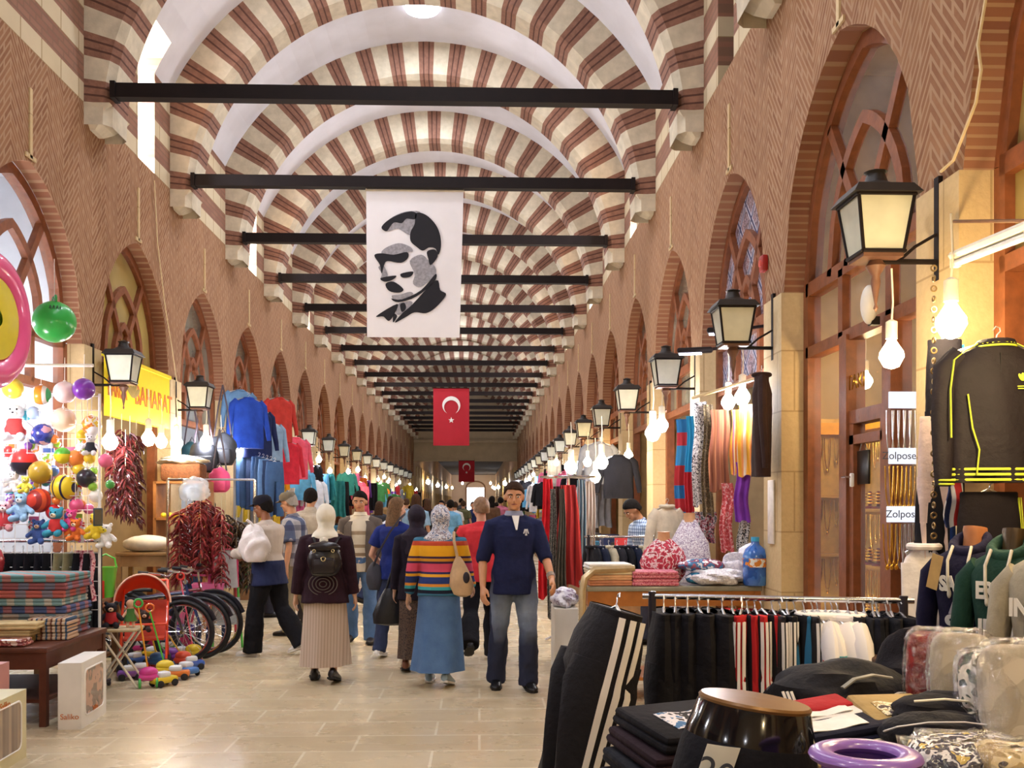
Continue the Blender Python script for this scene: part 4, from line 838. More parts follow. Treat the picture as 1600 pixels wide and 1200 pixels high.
rc = random.Random(3); cols = [('dark grey', '#3b3d45'), ('pale blue', '#8fb2d0'), ('black', '#1b1b22'), ('maroon', '#6d2635'), ('teal', '#2f6b70'), ('white', '#cfd0d4'), ('olive', '#56563c'), ('navy', '#232b55'), ('brown', '#5b4130'), ('pink', '#b86a84'), ('sky blue', '#6fa7cf'), ('grey', '#7d8088'), ('tan', '#a58a68'), ('red', '#a52f38')]
spots = [(592, 906, 0), (650, 918, 1), (668, 880, 2), (702, 890, 3), (690, 868, 4), (712, 874, 5), (724, 865, 6), (738, 862, 7), (768, 874, 8), (782, 868, 9), (704, 900, 10), (634, 884, 11), (610, 876, 12), (756, 856, 13), (720, 848, 0), (694, 850, 7), (664, 852, 3), (776, 850, 4), (744, 842, 2), (706, 840, 11)]
nmx = {}
for i, (px, py, ci) in enumerate(spots):
    cn, cc = cols[ci]; hh = rc.uniform(1.56, 1.76); q = rc.random() < .7
    lab = '%s-topped shopper deep in the crowd, %s' % (cn, ['walking away', 'walking forward'][0 if q else 1]); nmx[lab] = nmx.get(lab, 0)+1
    if nmx[lab] > 1: lab = '%s, farther off' % lab
    far(lab, px, py, rc.uniform(-.5, .5)+(0 if q else PI), hh, cc, rc.choice(['#22232b', '#2e4468', '#3b3330']), hair=(rc.choice(['short', 'short', 'bun', 'long']), rc.choice([m_hairk, m_hairb, m_hairbr])), legs=((rc.uniform(-12, 12), 10, 2), (rc.uniform(-12, 12), 10, 2)), group='shoppers in the distant crowd')
# =================================================================== RIGHT FOREGROUND: SPORTSWEAR STALL
counter('low wooden table heaped with folded sportswear in right foreground', .42, 2.0, 1.75, 3.4, .68, M('#5b3a22'), name='display_table')
A, B = P(1019, 931, 4.22), P(1412, 940, 4.02); RZ_ = 1.21; A.z = B.z = 0
rail('long chrome clothes rail packed with tracksuit trousers', A, B, RZ_)
m_str = M('#e6e3e4', .6, 0, .03); m_red = cloth('#b5232a'); m_blu = cloth('#2c6f9c')
def ra(px):
    t = (px-1019)/(1412-1019); q = A.lerp(B, t); return (q.x, q.y, RZ_-.062)
big = hang_trousers('large black tracksuit trousers with three white stripes hung at the rail end nearest the aisle', M('#17151b', .7, 0, .15, 9, .35, .25), tuple(P(962, 952, 3.95)), PI/2, 'tracksuit trousers on the rail', w=.4, L=1.12, t=.27, stripe=None)
big.rotation_euler = (rad(15), 0, PI/2+.15)
side_stripes(big, .4, 1.12, m_str, -1, 3, .27, a0=.28, da=.3, aw=.17)
names = ['first', 'second', 'third', 'fourth', 'fifth', 'sixth', 'seventh', 'eighth', 'ninth', 'tenth', 'eleventh', 'twelfth', 'thirteenth']
m_redp = stripes([(0, '#17151b'), (.2, '#b02027'), (.62, '#17151b')], 1, 9.0, .5, False); m_bluep = stripes([(0, '#2b6a94'), (.1, '#15141a')], 0, 3.0, .5, False)
m_teal = stripes([(0, '#e2dedd'), (.45, '#2f9aa4'), (.6, '#e2dedd')], 2, 2.2, .9, False); m_rdw = stripes([(0, '#e6e1e1'), (.42, '#c8303a'), (.55, '#e6e1e1')], 2, 2.2, .9, False)
def row(px0, px1, n, fn):
    for i in range(n): fn(i, (lambda p: (p[0], p[1]+random.uniform(-.025, .025), p[2]))(ra(lerp(px0, px1, (i+.5)/n))), random.uniform(-.22, .22))
G_ = 'tracksuit trousers on the rail'
row(1028, 1140, 6, lambda i, p, a: hang_trousers('plain black tracksuit trousers, %s from the aisle end of the long rail' % names[i+1], M('#17151b', .8, 0, .2, 7, .4, .25), p, PI/2+a, G_, w=.27+.1*random.random(), L=.78+.12*random.random(), t=.1+.07*random.random(), flare=1.25))
row(1143, 1203, 5, lambda i, p, a: hang_trousers('black trousers with red front panel, %s of the red group' % names[i], m_redp, p, PI/2+a*2, G_, w=.3+.1*random.random(), L=.8, t=.1, flare=1.2, stripe=m_str if i in (1, 3) else None, sides=(-1,)))
row(1206, 1266, 5, lambda i, p, a: hang_trousers('black trousers with %s side bands, %s right of the red group' % ('blue' if i % 2 else 'white', names[i]), m_bluep if i % 2 else m_blackg, p, PI/2+a, G_, w=.26+.08*random.random(), L=.7+.1*random.random(), t=.08, stripe=None if i % 2 else m_str, sides=(-1,)))
row(1269, 1332, 6, lambda i, p, a: hang_shirt('white sports shirt with %s band, %s of the white group on rail' % ('teal' if i < 2 else 'red', names[i]), m_teal if i < 2 else m_rdw, p, PI/2+a, 'white shirts on the rail', w=.3, h=.46, sl=.16, t=.1, seed=i))
row(1336, 1412, 7, lambda i, p, a: hang_trousers('dark tracksuit trousers, %s from the wall end of the long rail' % names[6-i], cloth(['#1b1a20', '#23242a', '#191b26'][i % 3]), p, PI/2+a, G_, w=.32, L=.78, t=.09))
# mannequin hip form at the front
o = thing('mannequin', 'black glossy hip form with tan oval top wearing striped trousers', 'mannequin', (P(1182, 1100, 2.35).x-.065, P(1182, 1100, 2.35).y, .705), 0, None, ry=.14)
m = MB(); m.lathe([(.13, 0), (.15, .05), (.168, .16), (.172, .24), (.16, .33), (.152, .355)], n=32, sy=.86, cap=False); m.build('trousers', M('#14141c', .75, 0, .2, 8, .3, .2), o)
m = MB(); m.lathe([(.153, .352), (.15, .37), (.142, .395), (.134, .425), (.131, .432)], n=32, sy=.86, cap=False); m.build('waist', M('#0c0d14', .12, 0, .02, 5, 0, .6, .5), o)
m = MB(); m.lathe([(.13, .428), (.133, .438), (.128, .444), (.001, .446)], n=32, sy=.86, cap=False); m.build('cut_top', M('#7d5a33', .3, .3, .2, 6), o)
for i in range(3): m = MB(); m.sheet(lambda u, v, i=i: ((.172-.012*v*0)*sin(.05+i*.17+u*.1+.0), -.149*cos(.05+i*.17+u*.1)-.004, .3-v*.26), 3, 8, .002); m.build('side_stripe', m_str, o)
m = MB(); m.sheet(lambda u, v: (-.095+(u-.5)*.075-.03*v, -.132-.004*sin(u*3)-.025*v*.3, .352-v*.14), 4, 4, .002); tg = m.build('price_card', M('#d5d6d0', .5, 0, .03), o)
text('price', '20', .085, M('#3c4250', .6, 0, 0), tg, (-.11, -.148, .29), (PI/2, .2, -.05), .001)
# purple ring, cream board, folded pieces
q = P(1352, 1242, 1.97); o = thing('purple_tub', 'purple plastic tub with thick rim at the front edge of the sportswear heap', 'tub', (q.x, q.y, .682), 0, None, rx=.0); zt = .425
m = MB(); m.torus((0, 0, zt), .085, .024, n=40, m=12, flat=.6); m.build('rim', plastic('#8a63b4'), o); m = MB(); m.lathe([(.001, .004), (.06, 0), (.085, zt), (.08, zt), (.056, .01), (.001, .012)], n=32, cap=False); m.build('wall', plastic('#74509c'), o)
folded('shirt_box', 'long cream shirt box lying aslant behind the purple ring', 'box', M('#cdbd98', .6, 0, .08), tuple(P(1330, 1168, 2.5)-Vector((0, 0, .03))), .3, .06, .035, .5)
FO = 'folded clothes on the sportswear table'
for i in range(4):
    for j in range(2):
        for q_ in range(3 if j else 2): folded('folded_garment', 'dark folded garment in heap, %s column, %s row, %s layer' % (names[i], ['front', 'back'][j], names[q_]), 'folded garment', cloth(['#1b1a20', '#22202a', '#1a1d2c', '#2a2226'][(i+j+q_) % 4]), (.98+.29*i, 2.42+.5*j, .682+.062*q_), .27, .42, .06, .04*(i-1), 'buried folded garments', i*7+j)
tees = [('#1d1a22', ['#1d1a22', '#9a3b3b', '#c7a54b']), ('#231f26', ['#231f26', '#c9c5c2', '#b0473e']), ('#1a1c24', ['#1a1c24', '#d8c44a', '#6d7d9a']), ('#2b1d25', ['#2b1d25', '#b9b4bc', '#b0473e']), ('#1b1a20', ['#1b1a20', '#d9d5da', '#3f6d9a'])]
for i, (c, pr) in enumerate(tees):
    q = P(1035+i*9, 1165-i*8, 2.86+i*.03); folded('folded_tee', 'dark printed tee in the slanting stack at left end of table, %s from bottom' % names[i], 'folded shirt', cloth(c), (q.x, q.y, .70+.055*i), .34, .3, .05, .2+.05*i, FO, i, blotch(pr, 26), (.12, 0))
for i, (px, c, n) in enumerate(((1060, '#221d24', 'second'), (1015, '#1d1b22', 'outer'))):
    q = P(px, 1195, 2.5+.1*i); folded('folded_tee', 'dark tee with curved pale trim at front of the table, %s piece' % n, 'folded shirt', cloth(c), (q.x, q.y, .7+.06*(1-i)), .3, .26, .06, .3, FO, 40+i, blotch([c, '#d9d2c0', '#3a4a86'], 16), (.25, 0))
q = P(1318, 1072, 3.15); lump('track_jacket', 'big black track jacket thrown over the heap with sleeve stripes at left', 'jacket', M('#17151a', .75, 0, .25, 7, .4, .3), (q.x, q.y, .84), (.25, .17, .15), 3, .1, 0, FO)
o = bpy.context.scene.objects['track_jacket']
def on_lump(name, pts, r, mt, n=6):
    m = MB(); m.tube(pts, r, n, flat=.4); return m.build(name, mt, o)
for j in range(3):
    for i in range(3): on_lump('cuff_stripe', [(-.225+i*.013+.012*j, -.1-.03*j, .07-.075*j), (-.215+i*.013+.014*j, -.118-.03*j, .035-.075*j), (-.222+i*.013+.01*j, -.125-.03*j, .0-.07*j)], .006, m_str)
m_sil = M('#b5b2a8', .4, .2, .05)
on_lump('arc_print', [(.06, -.165, .05), (.11, -.16, .075), (.16, -.14, .07), (.2, -.115, .035), (.205, -.115, -.03)], .009, m_sil); on_lump('arc_print', [(-.06, -.155, .09), (-.02, -.145, .115), (.04, -.135, .125), (.1, -.13, .115)], .011, M('#8d897c', .5, 0, .1))
for i in range(3): on_lump('bar_print', [(.135+i*.02, -.158+.004*i, .05-.012*i), (.155+i*.018, -.162+.006*i, .02-.012*i)], .0075, m_sil)
q = P(1440, 1010, 3.35); lump('black_sweatshirt', 'crumpled black sweatshirt heaped at the wall end of the rail', 'sweatshirt', M('#1d1a1e', .85, 0, .25, 8, .5, .2), (q.x, q.y, .82), (.16, .15, .21), 8, .12, 0, FO)
fl = [(1275, 1108, 2.85, '#a3232a', 'red', .2), (1285, 1122, 2.8, '#d9d5d2', 'white', .28), (1290, 1140, 2.72, '#16182c', 'navy', .36)]
for i, (px, py, d, c, n, w_) in enumerate(fl): q = P(px, py, d); folded('folded_jacket', '%s folded jacket in the pile right of the hip form' % n, 'folded jacket', cloth(c), (q.x, q.y, q.z-.03), w_, .11 if i < 2 else .18, .05, .15, FO, 20+i, M('#e4dfdd') if i else None, (.1, -.12))
q = P(1395, 1112, 2.8); folded('folded_hoodie', 'tan folded hoodie with pale printing in front of black jacket', 'folded hoodie', cloth('#a98f5f'), (q.x, q.y, q.z-.05), .22, .2, .07, .1, FO, 5, blotch(['#a98f5f', '#e4d8b8', '#4b3a3a'], 40), (.2, 0))
q = P(1470, 1142, 2.55); lump('folded_trousers', 'black folded trousers with white piping in front of the wrapped packages', 'folded trousers', M('#15131a', .8, 0, .3, 9, .5, .25), (q.x, q.y, q.z-.05), (.155, .1, .055), 6, .06, -.1, FO)
o = bpy.context.scene.objects['folded_trousers']; on_lump('piping', [(-.15, -.03, .01), (-.13, -.07, .03), (-.06, -.085, .045), (.03, -.08, .046), (.11, -.07, .035)], .006, m_str)
q = P(1470, 1100, 2.7); lump('black_hoodie', 'black hoodie with cream cord lying behind the piped trousers', 'hoodie', cloth('#1c191d'), (q.x, q.y, q.z-.06), (.13, .1, .05), 11, .08, 0, FO)
o = bpy.context.scene.objects['black_hoodie']; on_lump('cord', [(-.1, -.06, .04), (-.03, -.085, .05), (.03, -.09, .045), (.05, -.095, .02), (-.02, -.1, .0), (-.09, -.09, .0)], .008, M('#ddd3bb', .8))
# clothes wrapped in film
def wrapped(label, px, py, d, sz, cols, rz, tilt, seed, sc=22):
    q = P(px, py, d); o = thing('wrapped_clothes', label, 'wrapped clothes', q, rz, 'film wrapped clothes', rx=tilt)
    def pil(k, amp, sd):
        m = MB(); rr = random.Random(sd); p = [rr.uniform(0, 6) for _ in range(4)]; L = []
        for i in range(25):
            a = -PI/2+PI*i/24; ring = []
            for j_ in range(40):
                b = 2*PI*j_/40; se = lambda t, e: math.copysign(abs(t)**e, t); x = se(cos(a), .45)*se(cos(b), .4); y = se(cos(a), .8)*se(sin(b), .9); z = se(sin(a), .45); f = 1+amp*(sin(9*x+7*z+p[0])+sin(13*z-5*x+p[1])+sin(17*x+p[2]))*.4
                ring.append((x*sz[0]*k, y*sz[1]*k*f, z*sz[2]*k))
            L.append(ring)
        return m.loft(L)
    pil(.94, .06, seed).build('folded_garment', blotch(cols, sc), o)
    s = NT('crinkled film'); n = s.noise(s.co(), 16, 5); t = s.n('ShaderNodeBsdfTransparent'); g = s.n('ShaderNodeBsdfGlossy'); g.inputs['Roughness'].default_value = .04; b_ = s.n('ShaderNodeBump'); b_.inputs['Strength'].default_value = 1.0; b_.inputs['Distance'].default_value = .08; s.put(b_.inputs['Height'], n); s.t.links.new(b_.outputs[0], g.inputs['Normal'])
    x = s.n('ShaderNodeMixShader'); x.inputs[0].default_value = .24; s.t.links.new(t.outputs[0], x.inputs[1]); s.t.links.new(g.outputs[0], x.inputs[2]); s.t.links.new(x.outputs[0], s.out.inputs[0])
    fm = pil(1.05, .35, seed+9); rr = random.Random(seed); fm.v = [v+Vector((rr.uniform(-1, 1), rr.uniform(-1, 1), rr.uniform(-1, 1)))*.0045 for v in fm.v]
    fm.build('film', s.m, o, smooth=False); return o
wrapped('red film-wrapped garment leaning behind the grey wrapped one', 1452, 1045, 3.0, (.07, .06, .12), ['#7a1c1c', '#8f2822', '#7a1c1c', '#c9b79c'], -.5, -.3, 1, 12)
wrapped('grey film-wrapped sweatshirt standing upright below the navy hoodie', 1503, 1050, 2.85, (.09, .05, .12), ['#a89c88', '#b0a490', '#a0947f'], -.4, -.35, 2, 5)
wrapped('green film-wrapped garment with white letters between grey ones', 1545, 1085, 2.65, (.08, .05, .12), ['#24382f', '#ded7c8', '#31473c', '#5b2a2c'], -.3, -.4, 3, 16)
wrapped('pale grey film-wrapped sweatshirt at the right edge of table', 1592, 1095, 2.5, (.1, .06, .15), ['#b3a894', '#bdb19d', '#a99d89'], -.3, -.35, 4, 5)
wrapped('navy film-wrapped tee with white stripes at the front edge', 1510, 1188, 2.2, (.13, .09, .045), ['#1b2040', '#1b2040', '#dcd9dc', '#22284a', '#c9a94a'], .1, .2, 5, 26)
wrapped('dark film-wrapped tee at far right corner of the heap', 1585, 1195, 2.15, (.09, .08, .04), ['#a2885a', '#cfb98c', '#3a3030'], -.1, .2, 6, 14)
# hooded display torsos on a counter by the wall
counter('narrow wall counter carrying the hooded display torsos', 1.5, 2.25, 2.5, 4.0, 1.015, M('#4a3020'), name='wall_counter')
m_let = M('#dedad2', .7, 0, .03)
q = P(1512, 1005, 3.5); mannequin('navy hooded sweatshirt with 92 print on tan-necked torso', cloth('#171530'), (q.x, q.y, 1.02), -.85, M('#b5764c', .5), (('SAJAS', .085, 0, .37, m_let, .9), ('92', .1, .0, .2, m_let, 1.3), ('A', .12, 0, .285, M('#b9b2b8'), 1.0)), group='display torsos by the wall', s=(.64, .72, .82))
q = P(1574, 1005, 3.22); mannequin('green hooded sweatshirt torso with dark neck between navy and grey ones', cloth('#1d3b30'), (q.x, q.y, 1.02), -.88, M('#4a3a24', .3, .2), (('ERKC', .09, 0, .37, m_let, .9), ('IND', .1, 0, .22, m_let, 1.0)), group='display torsos by the wall', s=(.64, .72, .82))
q = P(1640, 1020, 2.92); mannequin('grey hooded sweatshirt torso at right edge of the photo', cloth('#9a917d'), (q.x, q.y, 1.02), -.85, M('#b5764c', .5), (('ING E', .085, -.02, .34, m_let, 1.0), ('FOL', .07, 0, .27, M('#3a3050'), 1.0), ('INDI', .085, 0, .2, m_let, 1.0)), group='display torsos by the wall', s=(.64, .72, .82))
m = MB(); m.box((-.12, -.125, .42), (.06, .004, .15), rot=(0, .25, 0)); t_ = [x for x in bpy.data.objects if x.get('label', '').startswith('navy hooded')][0]; m.build('swing_tag', M('#c2a168'), t_)
# hanging track jacket with yellow-green trim
m_yel = M('#c3d03c', .6, 0, .04); q = P(1556, 535, 4.15)
o = hang_shirt('black track jacket with yellow-green striped collar and hem hanging high on the right', M('#1d161a', .7, 0, .15, 8, .3, .3), q, -.12, None, w=.38, h=.585, sl=.5, cat='jacket', name='track_jacket', t=.11, out=.03)
for i in range(3):
    m = MB(); m.torus((0, 0, .004-.012*i), .066+.006*i, .0045, n=24, m=6); m.build('collar_stripe', m_yel, o)
    m = MB(); m.torus((0, 0, -.585+.012+.022*i), .192, .006, n=40, m=6); me = MB(); me.add([(v.x, v.y*.33, v.z) for v in m.v], m.f); me.build('hem_stripe', m_yel, o)
for s_ in (-1, 1):
    m = MB(); m.tube([(s_*.13, -.05, -.22), (s_*.115, -.06, -.36), (s_*.09, -.066, -.45), (s_*.1, -.066, -.55)], .0035, 6); m.build('piping', m_yel, o)
    m = MB(); m.tube([(s_*.06, -.01, .002), (s_*.13, -.02, -.035), (s_*.18, -.035, -.075), (s_*.2, -.05, -.2), (s_*.2, -.06, -.4)], .006, 6, flat=.5); m.build('shoulder_stripe', m_yel, o)
    for i in range(2): m = MB(); m.torus((s_*.21, -.02, -.575-.016*i), .032, .0045, n=18, m=6); m.build('cuff_stripe', m_yel, o)
m = MB()
for a in (-.5, 0, .5): m.ell((.085+sin(a)*.016, -.057, -.165+cos(a)*.014), (.0075, .003, .017), 10, 6, rot=(0, a, 0))
for i in range(2): m.box((.085, -.058, -.19-.009*i), (.042-.004*i, .004, .004))
m.build('chest_emblem', m_yel, o); m = MB(); m.tube([(0, -.052, -.05), (0, -.06, -.3), (0, -.058, -.57)], .0025, 5); m.build('zip', M('#0f0d10'), o)
hang_trousers('dark tracksuit trousers with yellow line hanging under the black track jacket', cloth('#1c171b'), P(1545, 770, 4.2), -.1, None, w=.26, L=.8, stripe=m_yel, n=2, sides=(1,), t=.08)
drape('hanging_towel', 'cream towel hanging left of the yellow-lined trousers', 'towel', cloth('#b59a6c'), P(1516, 770, 4.35), .07, .09, .5, 0, 1, .01)
# ladder of small garments with a chain in front
q0 = P(1474, 535, 4.5)
hang_trousers('black shorts with blue stripes at the top of the chain of garments', M('#191720', .8, 0, .2, 8, .3, .2), P(1476, 532, 4.5), -.2, 'garments hung one under another', w=.16, L=.34, stripe=m_blu, n=2, sides=(1,), name='hanging_shorts', cat='shorts', t=.06)
hang_trousers('pinkish white shorts below the black pair in the chain of garments', cloth('#d8c2bb'), P(1462, 652, 4.5), -.2, 'garments hung one under another', w=.15, L=.29, name='hanging_shorts', cat='shorts', t=.06)
hang_trousers('black and blue shorts above the white vest', stripes([(0, '#15141c'), (.72, '#1f3f86')], 0, 4, .5, False), P(1461, 748, 4.5), -.2, 'garments hung one under another', w=.17, L=.3, name='hanging_shorts', cat='shorts', t=.06)
hang_shirt('white sleeveless sports vest hanging behind the rail end', cloth('#d9d3d3'), P(1444, 852, 4.5), -.25, 'garments hung one under another', w=.2, h=.4, sl=0, t=.05, cat='vest', name='hanging_vest')
drape('hanging_scarf', 'red, white and blue striped garment between shorts and track jacket', 'scarf', stripes([(0, '#b32a2c'), (.35, '#d8d5d8'), (.5, '#26315f'), (.8, '#d8d5d8')], 0, 12), P(1492, 730, 4.35), .05, .08, .26, 0, 1, .008)
chain('long rusty chain hanging before the column of shorts', P(1459, 410, 4.35), 1.22)
# lamps over the stall, rod, speaker, alarm box
tube_lamp('unlit tube lamp in clear casing slanting over the tracksuit stall', P(1492, 412, 4.35), P(1612, 366, 3.6), on=False)
m = MB(); a, b = P(1490, 346, 4.8), P(1620, 345, 3.9); m.tube([a, b], .008, 6); tag(m.build('iron_rod', M('#6b4a34', .5)), 'thin iron rod above the slanting tube lamp', 'rod')
o = thing('wall_speaker', 'white oval speaker on the wooden panel above jewellery door', 'speaker', PX(1358, 476, 2.36)); m = MB(); m.ell((0, 0, 0), (.05, .06, .12), 18, 12); m.build('casing', M('#ded9d0', .4, 0, .03), o); m = MB(); m.box((.03, 0, -.1), (.05, .06, .05)); m.build('mount', m_dark, o)
o = thing('alarm_box', 'small red alarm box on brick between second and third arches', 'alarm box', PX(1193, 412, 2.29)); m = MB(); m.rbox((0, 0, 0), (.05, .1, .13), .012); m.build('casing', M('#9c2420', .4), o); m = MB(); m.lathe([(.03, 0), (.028, .01), (.001, .012)], n=14, rot=(0, -PI/2, 0), c=(-.025, 0, 0)); m.build('button', M('#c9534a', .4), o)
for px, py, px2, py2, nm in ((1065, 556, 1110, 546, 'lower'), (1112, 525, 1150, 516, 'upper')):
    a = P(px, py, 9.1 if nm == 'lower' else 8.6); o = thing('spot_lamp', 'black arm lamp with bluish tube above scarf shop, %s one' % nm, 'lamp', a, -.3); m = MB(); m.rbox((.12, 0, .045), (.32, .1, .05), .02); m.build('shade', m_dark, o); m = MB(); m.box((.08, 0, .014), (.2, .05, .012)); m.build('tube', glow('#e9e4ff', 14), o); m = MB(); m.tube([(.27, 0, .05), (.5, .1, .09), (.75, .25, .07)], .014, 6); m.build('arm', m_dark, o)
# ------------------------------------------------------------------ jewellery shop
yk = yr(-1); far_y = yk+HA-.2
o = thing('display_cabinet', 'golden lit display board with jewellery behind left pane of the first right shop', 'display', (2.86, yk+.72, 0))
m = MB(); m.box((.03, 0, 1.35), (.04, .8, 1.9)); m.build('back_panel', M('#d8b262', .35, .2, .15), o); m = MB(); m.box((-.04, 0, 2.17), (.1, .8, .09)); m.build('cornice', M('#eda92a', .4), o)
for z in (.75, 1.15, 1.55): m = MB(); m.box((-.04, 0, z), (.14, .8, .02)); m.build('shelf', M('#c99a4a', .3), o)
m = MB(); m.box((-.06, 0, .52), (.1, .8, .22)); m.build('light_panel', glow('#ffe9b0', 4), o); m = MB(); m.box((-.03, 0, .2), (.2, .8, .4)); m.build('plinth', m_wood2, o)
o = thing('display_board', 'narrow gold display board on the shop partition behind left jewellery pane', 'display', (2.68, yk+BAY/2-.12, 0))
m = MB(); m.box((0, .02, 1.3), (.36, .03, 1.9)); m.build('back_panel', M('#d8b262', .35, .2, .15), o); m = MB(); m.box((0, -.02, 2.17), (.36, .1, .09)); m.build('cornice', M('#eda92a', .4), o)
for z in (.75, 1.2, 1.65): m = MB(); m.box((0, -.04, z), (.36, .1, .02)); m.build('shelf', M('#c99a4a', .3), o)
m = MB(); m.box((0, -.03, .5), (.36, .06, .24)); m.build('light_panel', glow('#ffe9b0', 4), o); m = MB(); m.box((0, 0, .19), (.36, .12, .38)); m.build('plinth', m_wood2, o)
def neck_mesh(w, h, r, mt, pend=True):
    m = MB(); m.tube([(w*(t-.5), 0, -h*(1-(2*t-1)**2)**.5 if 0 < t < 1 else 0) for t in (i/14 for i in range(15))], r, 6)
    if pend: m.ell((0, 0, -h-.012), (.012, .006, .016), 8, 6)
    return m.mesh('necklace', mt)
NM = [neck_mesh(.05, .24, .0045, m_gold), neck_mesh(.06, .2, .006, m_gold), neck_mesh(.045, .26, .004, metal('#d9dade', .2), False), neck_mesh(.035, .18, .004, metal('#e9c05c', .2))]
jn = 0
def necklace(p, mi, label, rz=0.0, group='necklaces in the jewellery window'):
    o = bpy.data.objects.new('necklace', NM[mi]); COL.objects.link(o); o.location = p; o.rotation_euler = (0, 0, rz); return tag(o, label, 'necklace', group)
for z, nm in ((2.1, 'top'), (1.52, 'second'), (1.12, 'third'), (.95, 'lowest')):
    for i in range(11): necklace((2.79+random.uniform(-.01, .01), yk+.36+.068*i, z), random.choice((0, 0, 1, 3)), 'gold necklace on lit board, %s row, %s from the door' % (nm, names[i]), PI/2)
for z, nm in ((2.1, 'top'), (1.62, 'middle'), (1.17, 'low')):
    for i in range(5): necklace((2.54+.07*i, yk+BAY/2-.15, z), (0, 1, 0, 3, 0)[i], 'gold necklace on the narrow partition board, %s row, %s from the glass' % (nm, names[i]))
for z, nm in ((.76, 'lower'), (1.16, 'upper'), (1.56, 'highest')):
    for i in range(5):
        p = (2.8, yk+.42+.15*i, z+.001); o = thing('bracelet_stand', 'gold bracelet stand on the %s shelf of lit board, %s from the door' % (nm, names[i]), 'jewellery stand', p, 0, 'bracelet stands in the window')
        m = MB(); m.lathe([(.045, 0), (.045, .01), (.012, .02), (.012, .12), (.001, .125)], n=12); m.build('stand', M('#7a2530', .6), o); m = MB(); [m.torus((0, 0, .04+.022*j), .035-.004*j, .007, n=18, m=6) for j in range(4)]; m.build('bracelets', m_gold, o)
for i, (px0, px1, py0, py1) in enumerate(((1388, 1452, 612, 638), (1388, 1436, 700, 725), (1385, 1434, 791, 816))):
    nm = ('top', 'middle', 'bottom')[i]; d = 5.75; a, b = P(px0, py0, d), P(px1, py1, d); w_, h_ = b.x-a.x, a.z-b.z; c = (a+b)/2
    o = thing('name_card', 'white card with added glow over necklaces in the window, %s one' % nm, 'sign', c, 0, 'jewellery cards'); m = MB(); m.rbox((0, 0, 0), (w_, .015, h_), .004); m.build('card', glow('#eef2ff', .75), o)  # card brightness put in as emission; the card is no lamp
    if i: text('lettering', 'Zolpose', .06, M('#50505a', .6), o, (-.03 if i == 1 else 0, -.01, 0), (PI/2, 0, 0), .001)
    for j in range(7): necklace((a.x+w_*(j+.5)/7, c.y+.02, b.z-.01), 2 if (i != 1 and j > 2) or i == 0 else 0, '%s necklace under the %s white card, %s from the left' % ('silver' if (i != 1 and j > 2) or i == 0 else 'gold', nm, names[j]))
text_o = thing('door_lettering', 'gold lettering on the pane above jewellery door', 'sign', PX(1337, 597, 2.47)); text('letters', 'TAKI', .14, m_gold, text_o, (0, 0, 0), (PI/2, 0, -PI/2), .003)
o = thing('door_sign', 'small black panel hanging inside the jewellery door', 'sign', PX(1349, 730, 2.5)); m = MB(); m.rbox((0, 0, 0), (.015, .2, .22), .004); m.build('board', M('#16120f', .3), o); m = MB(); m.tube([(0, -.06, .11), (0, 0, .2), (0, .06, .11)], .004, 5); m.build('cord', m_hang, o)
o = thing('door_handle_plate', 'white handle plate on jewellery door stile', 'handle', PX(1331, 750, 2.44)); m = MB(); m.rbox((0, 0, 0), (.025, .03, .09), .008); m.build('plate', m_white, o); m = MB(); m.tube([(-.012, 0, .02), (-.04, 0, .02), (-.04, .07, .02)], .007, 8); m.build('lever', m_chrome, o)
m = MB(); m.box((0, 0, 0), (.6, 1.6, .9)); m.box((0, 0, .46), (.64, 1.66, .03)); tag(m.build('glass_counter', M('#a9783f', .3, 0, .1), None, False, (3.5, yk-.2, .47)), 'wood jewellery counter inside first right shop', 'counter'); 
put_bulb((2.68, yk+.5, 2.45), True, 'added warm bulb inside the jewellery shop before its lit board'); put_bulb((2.8, yk-.5, 2.6), True, 'added warm bulb inside the jewellery shop near the wall speaker')  # both bulbs added to give the jewellery shop its warm glow
put_bulb(P(1393, 555, 4.75), True, 'bare warm bulb hanging before the jewellery door', 1.15); put_bulb(P(1486, 503, 4.3), True, 'bare warm bulb hanging above the column of shorts', 1.3)
put_bulb(P(1650, 520, 3.4), True, 'unseen warm bulb added over the grey torso beyond the frame', 1.9); put_bulb((1.1, 1.6, 2.7), True, 'unseen warm bulb added over sportswear heap beyond the top of view', 1.7)  # both added out of view to throw warm light on the right wall
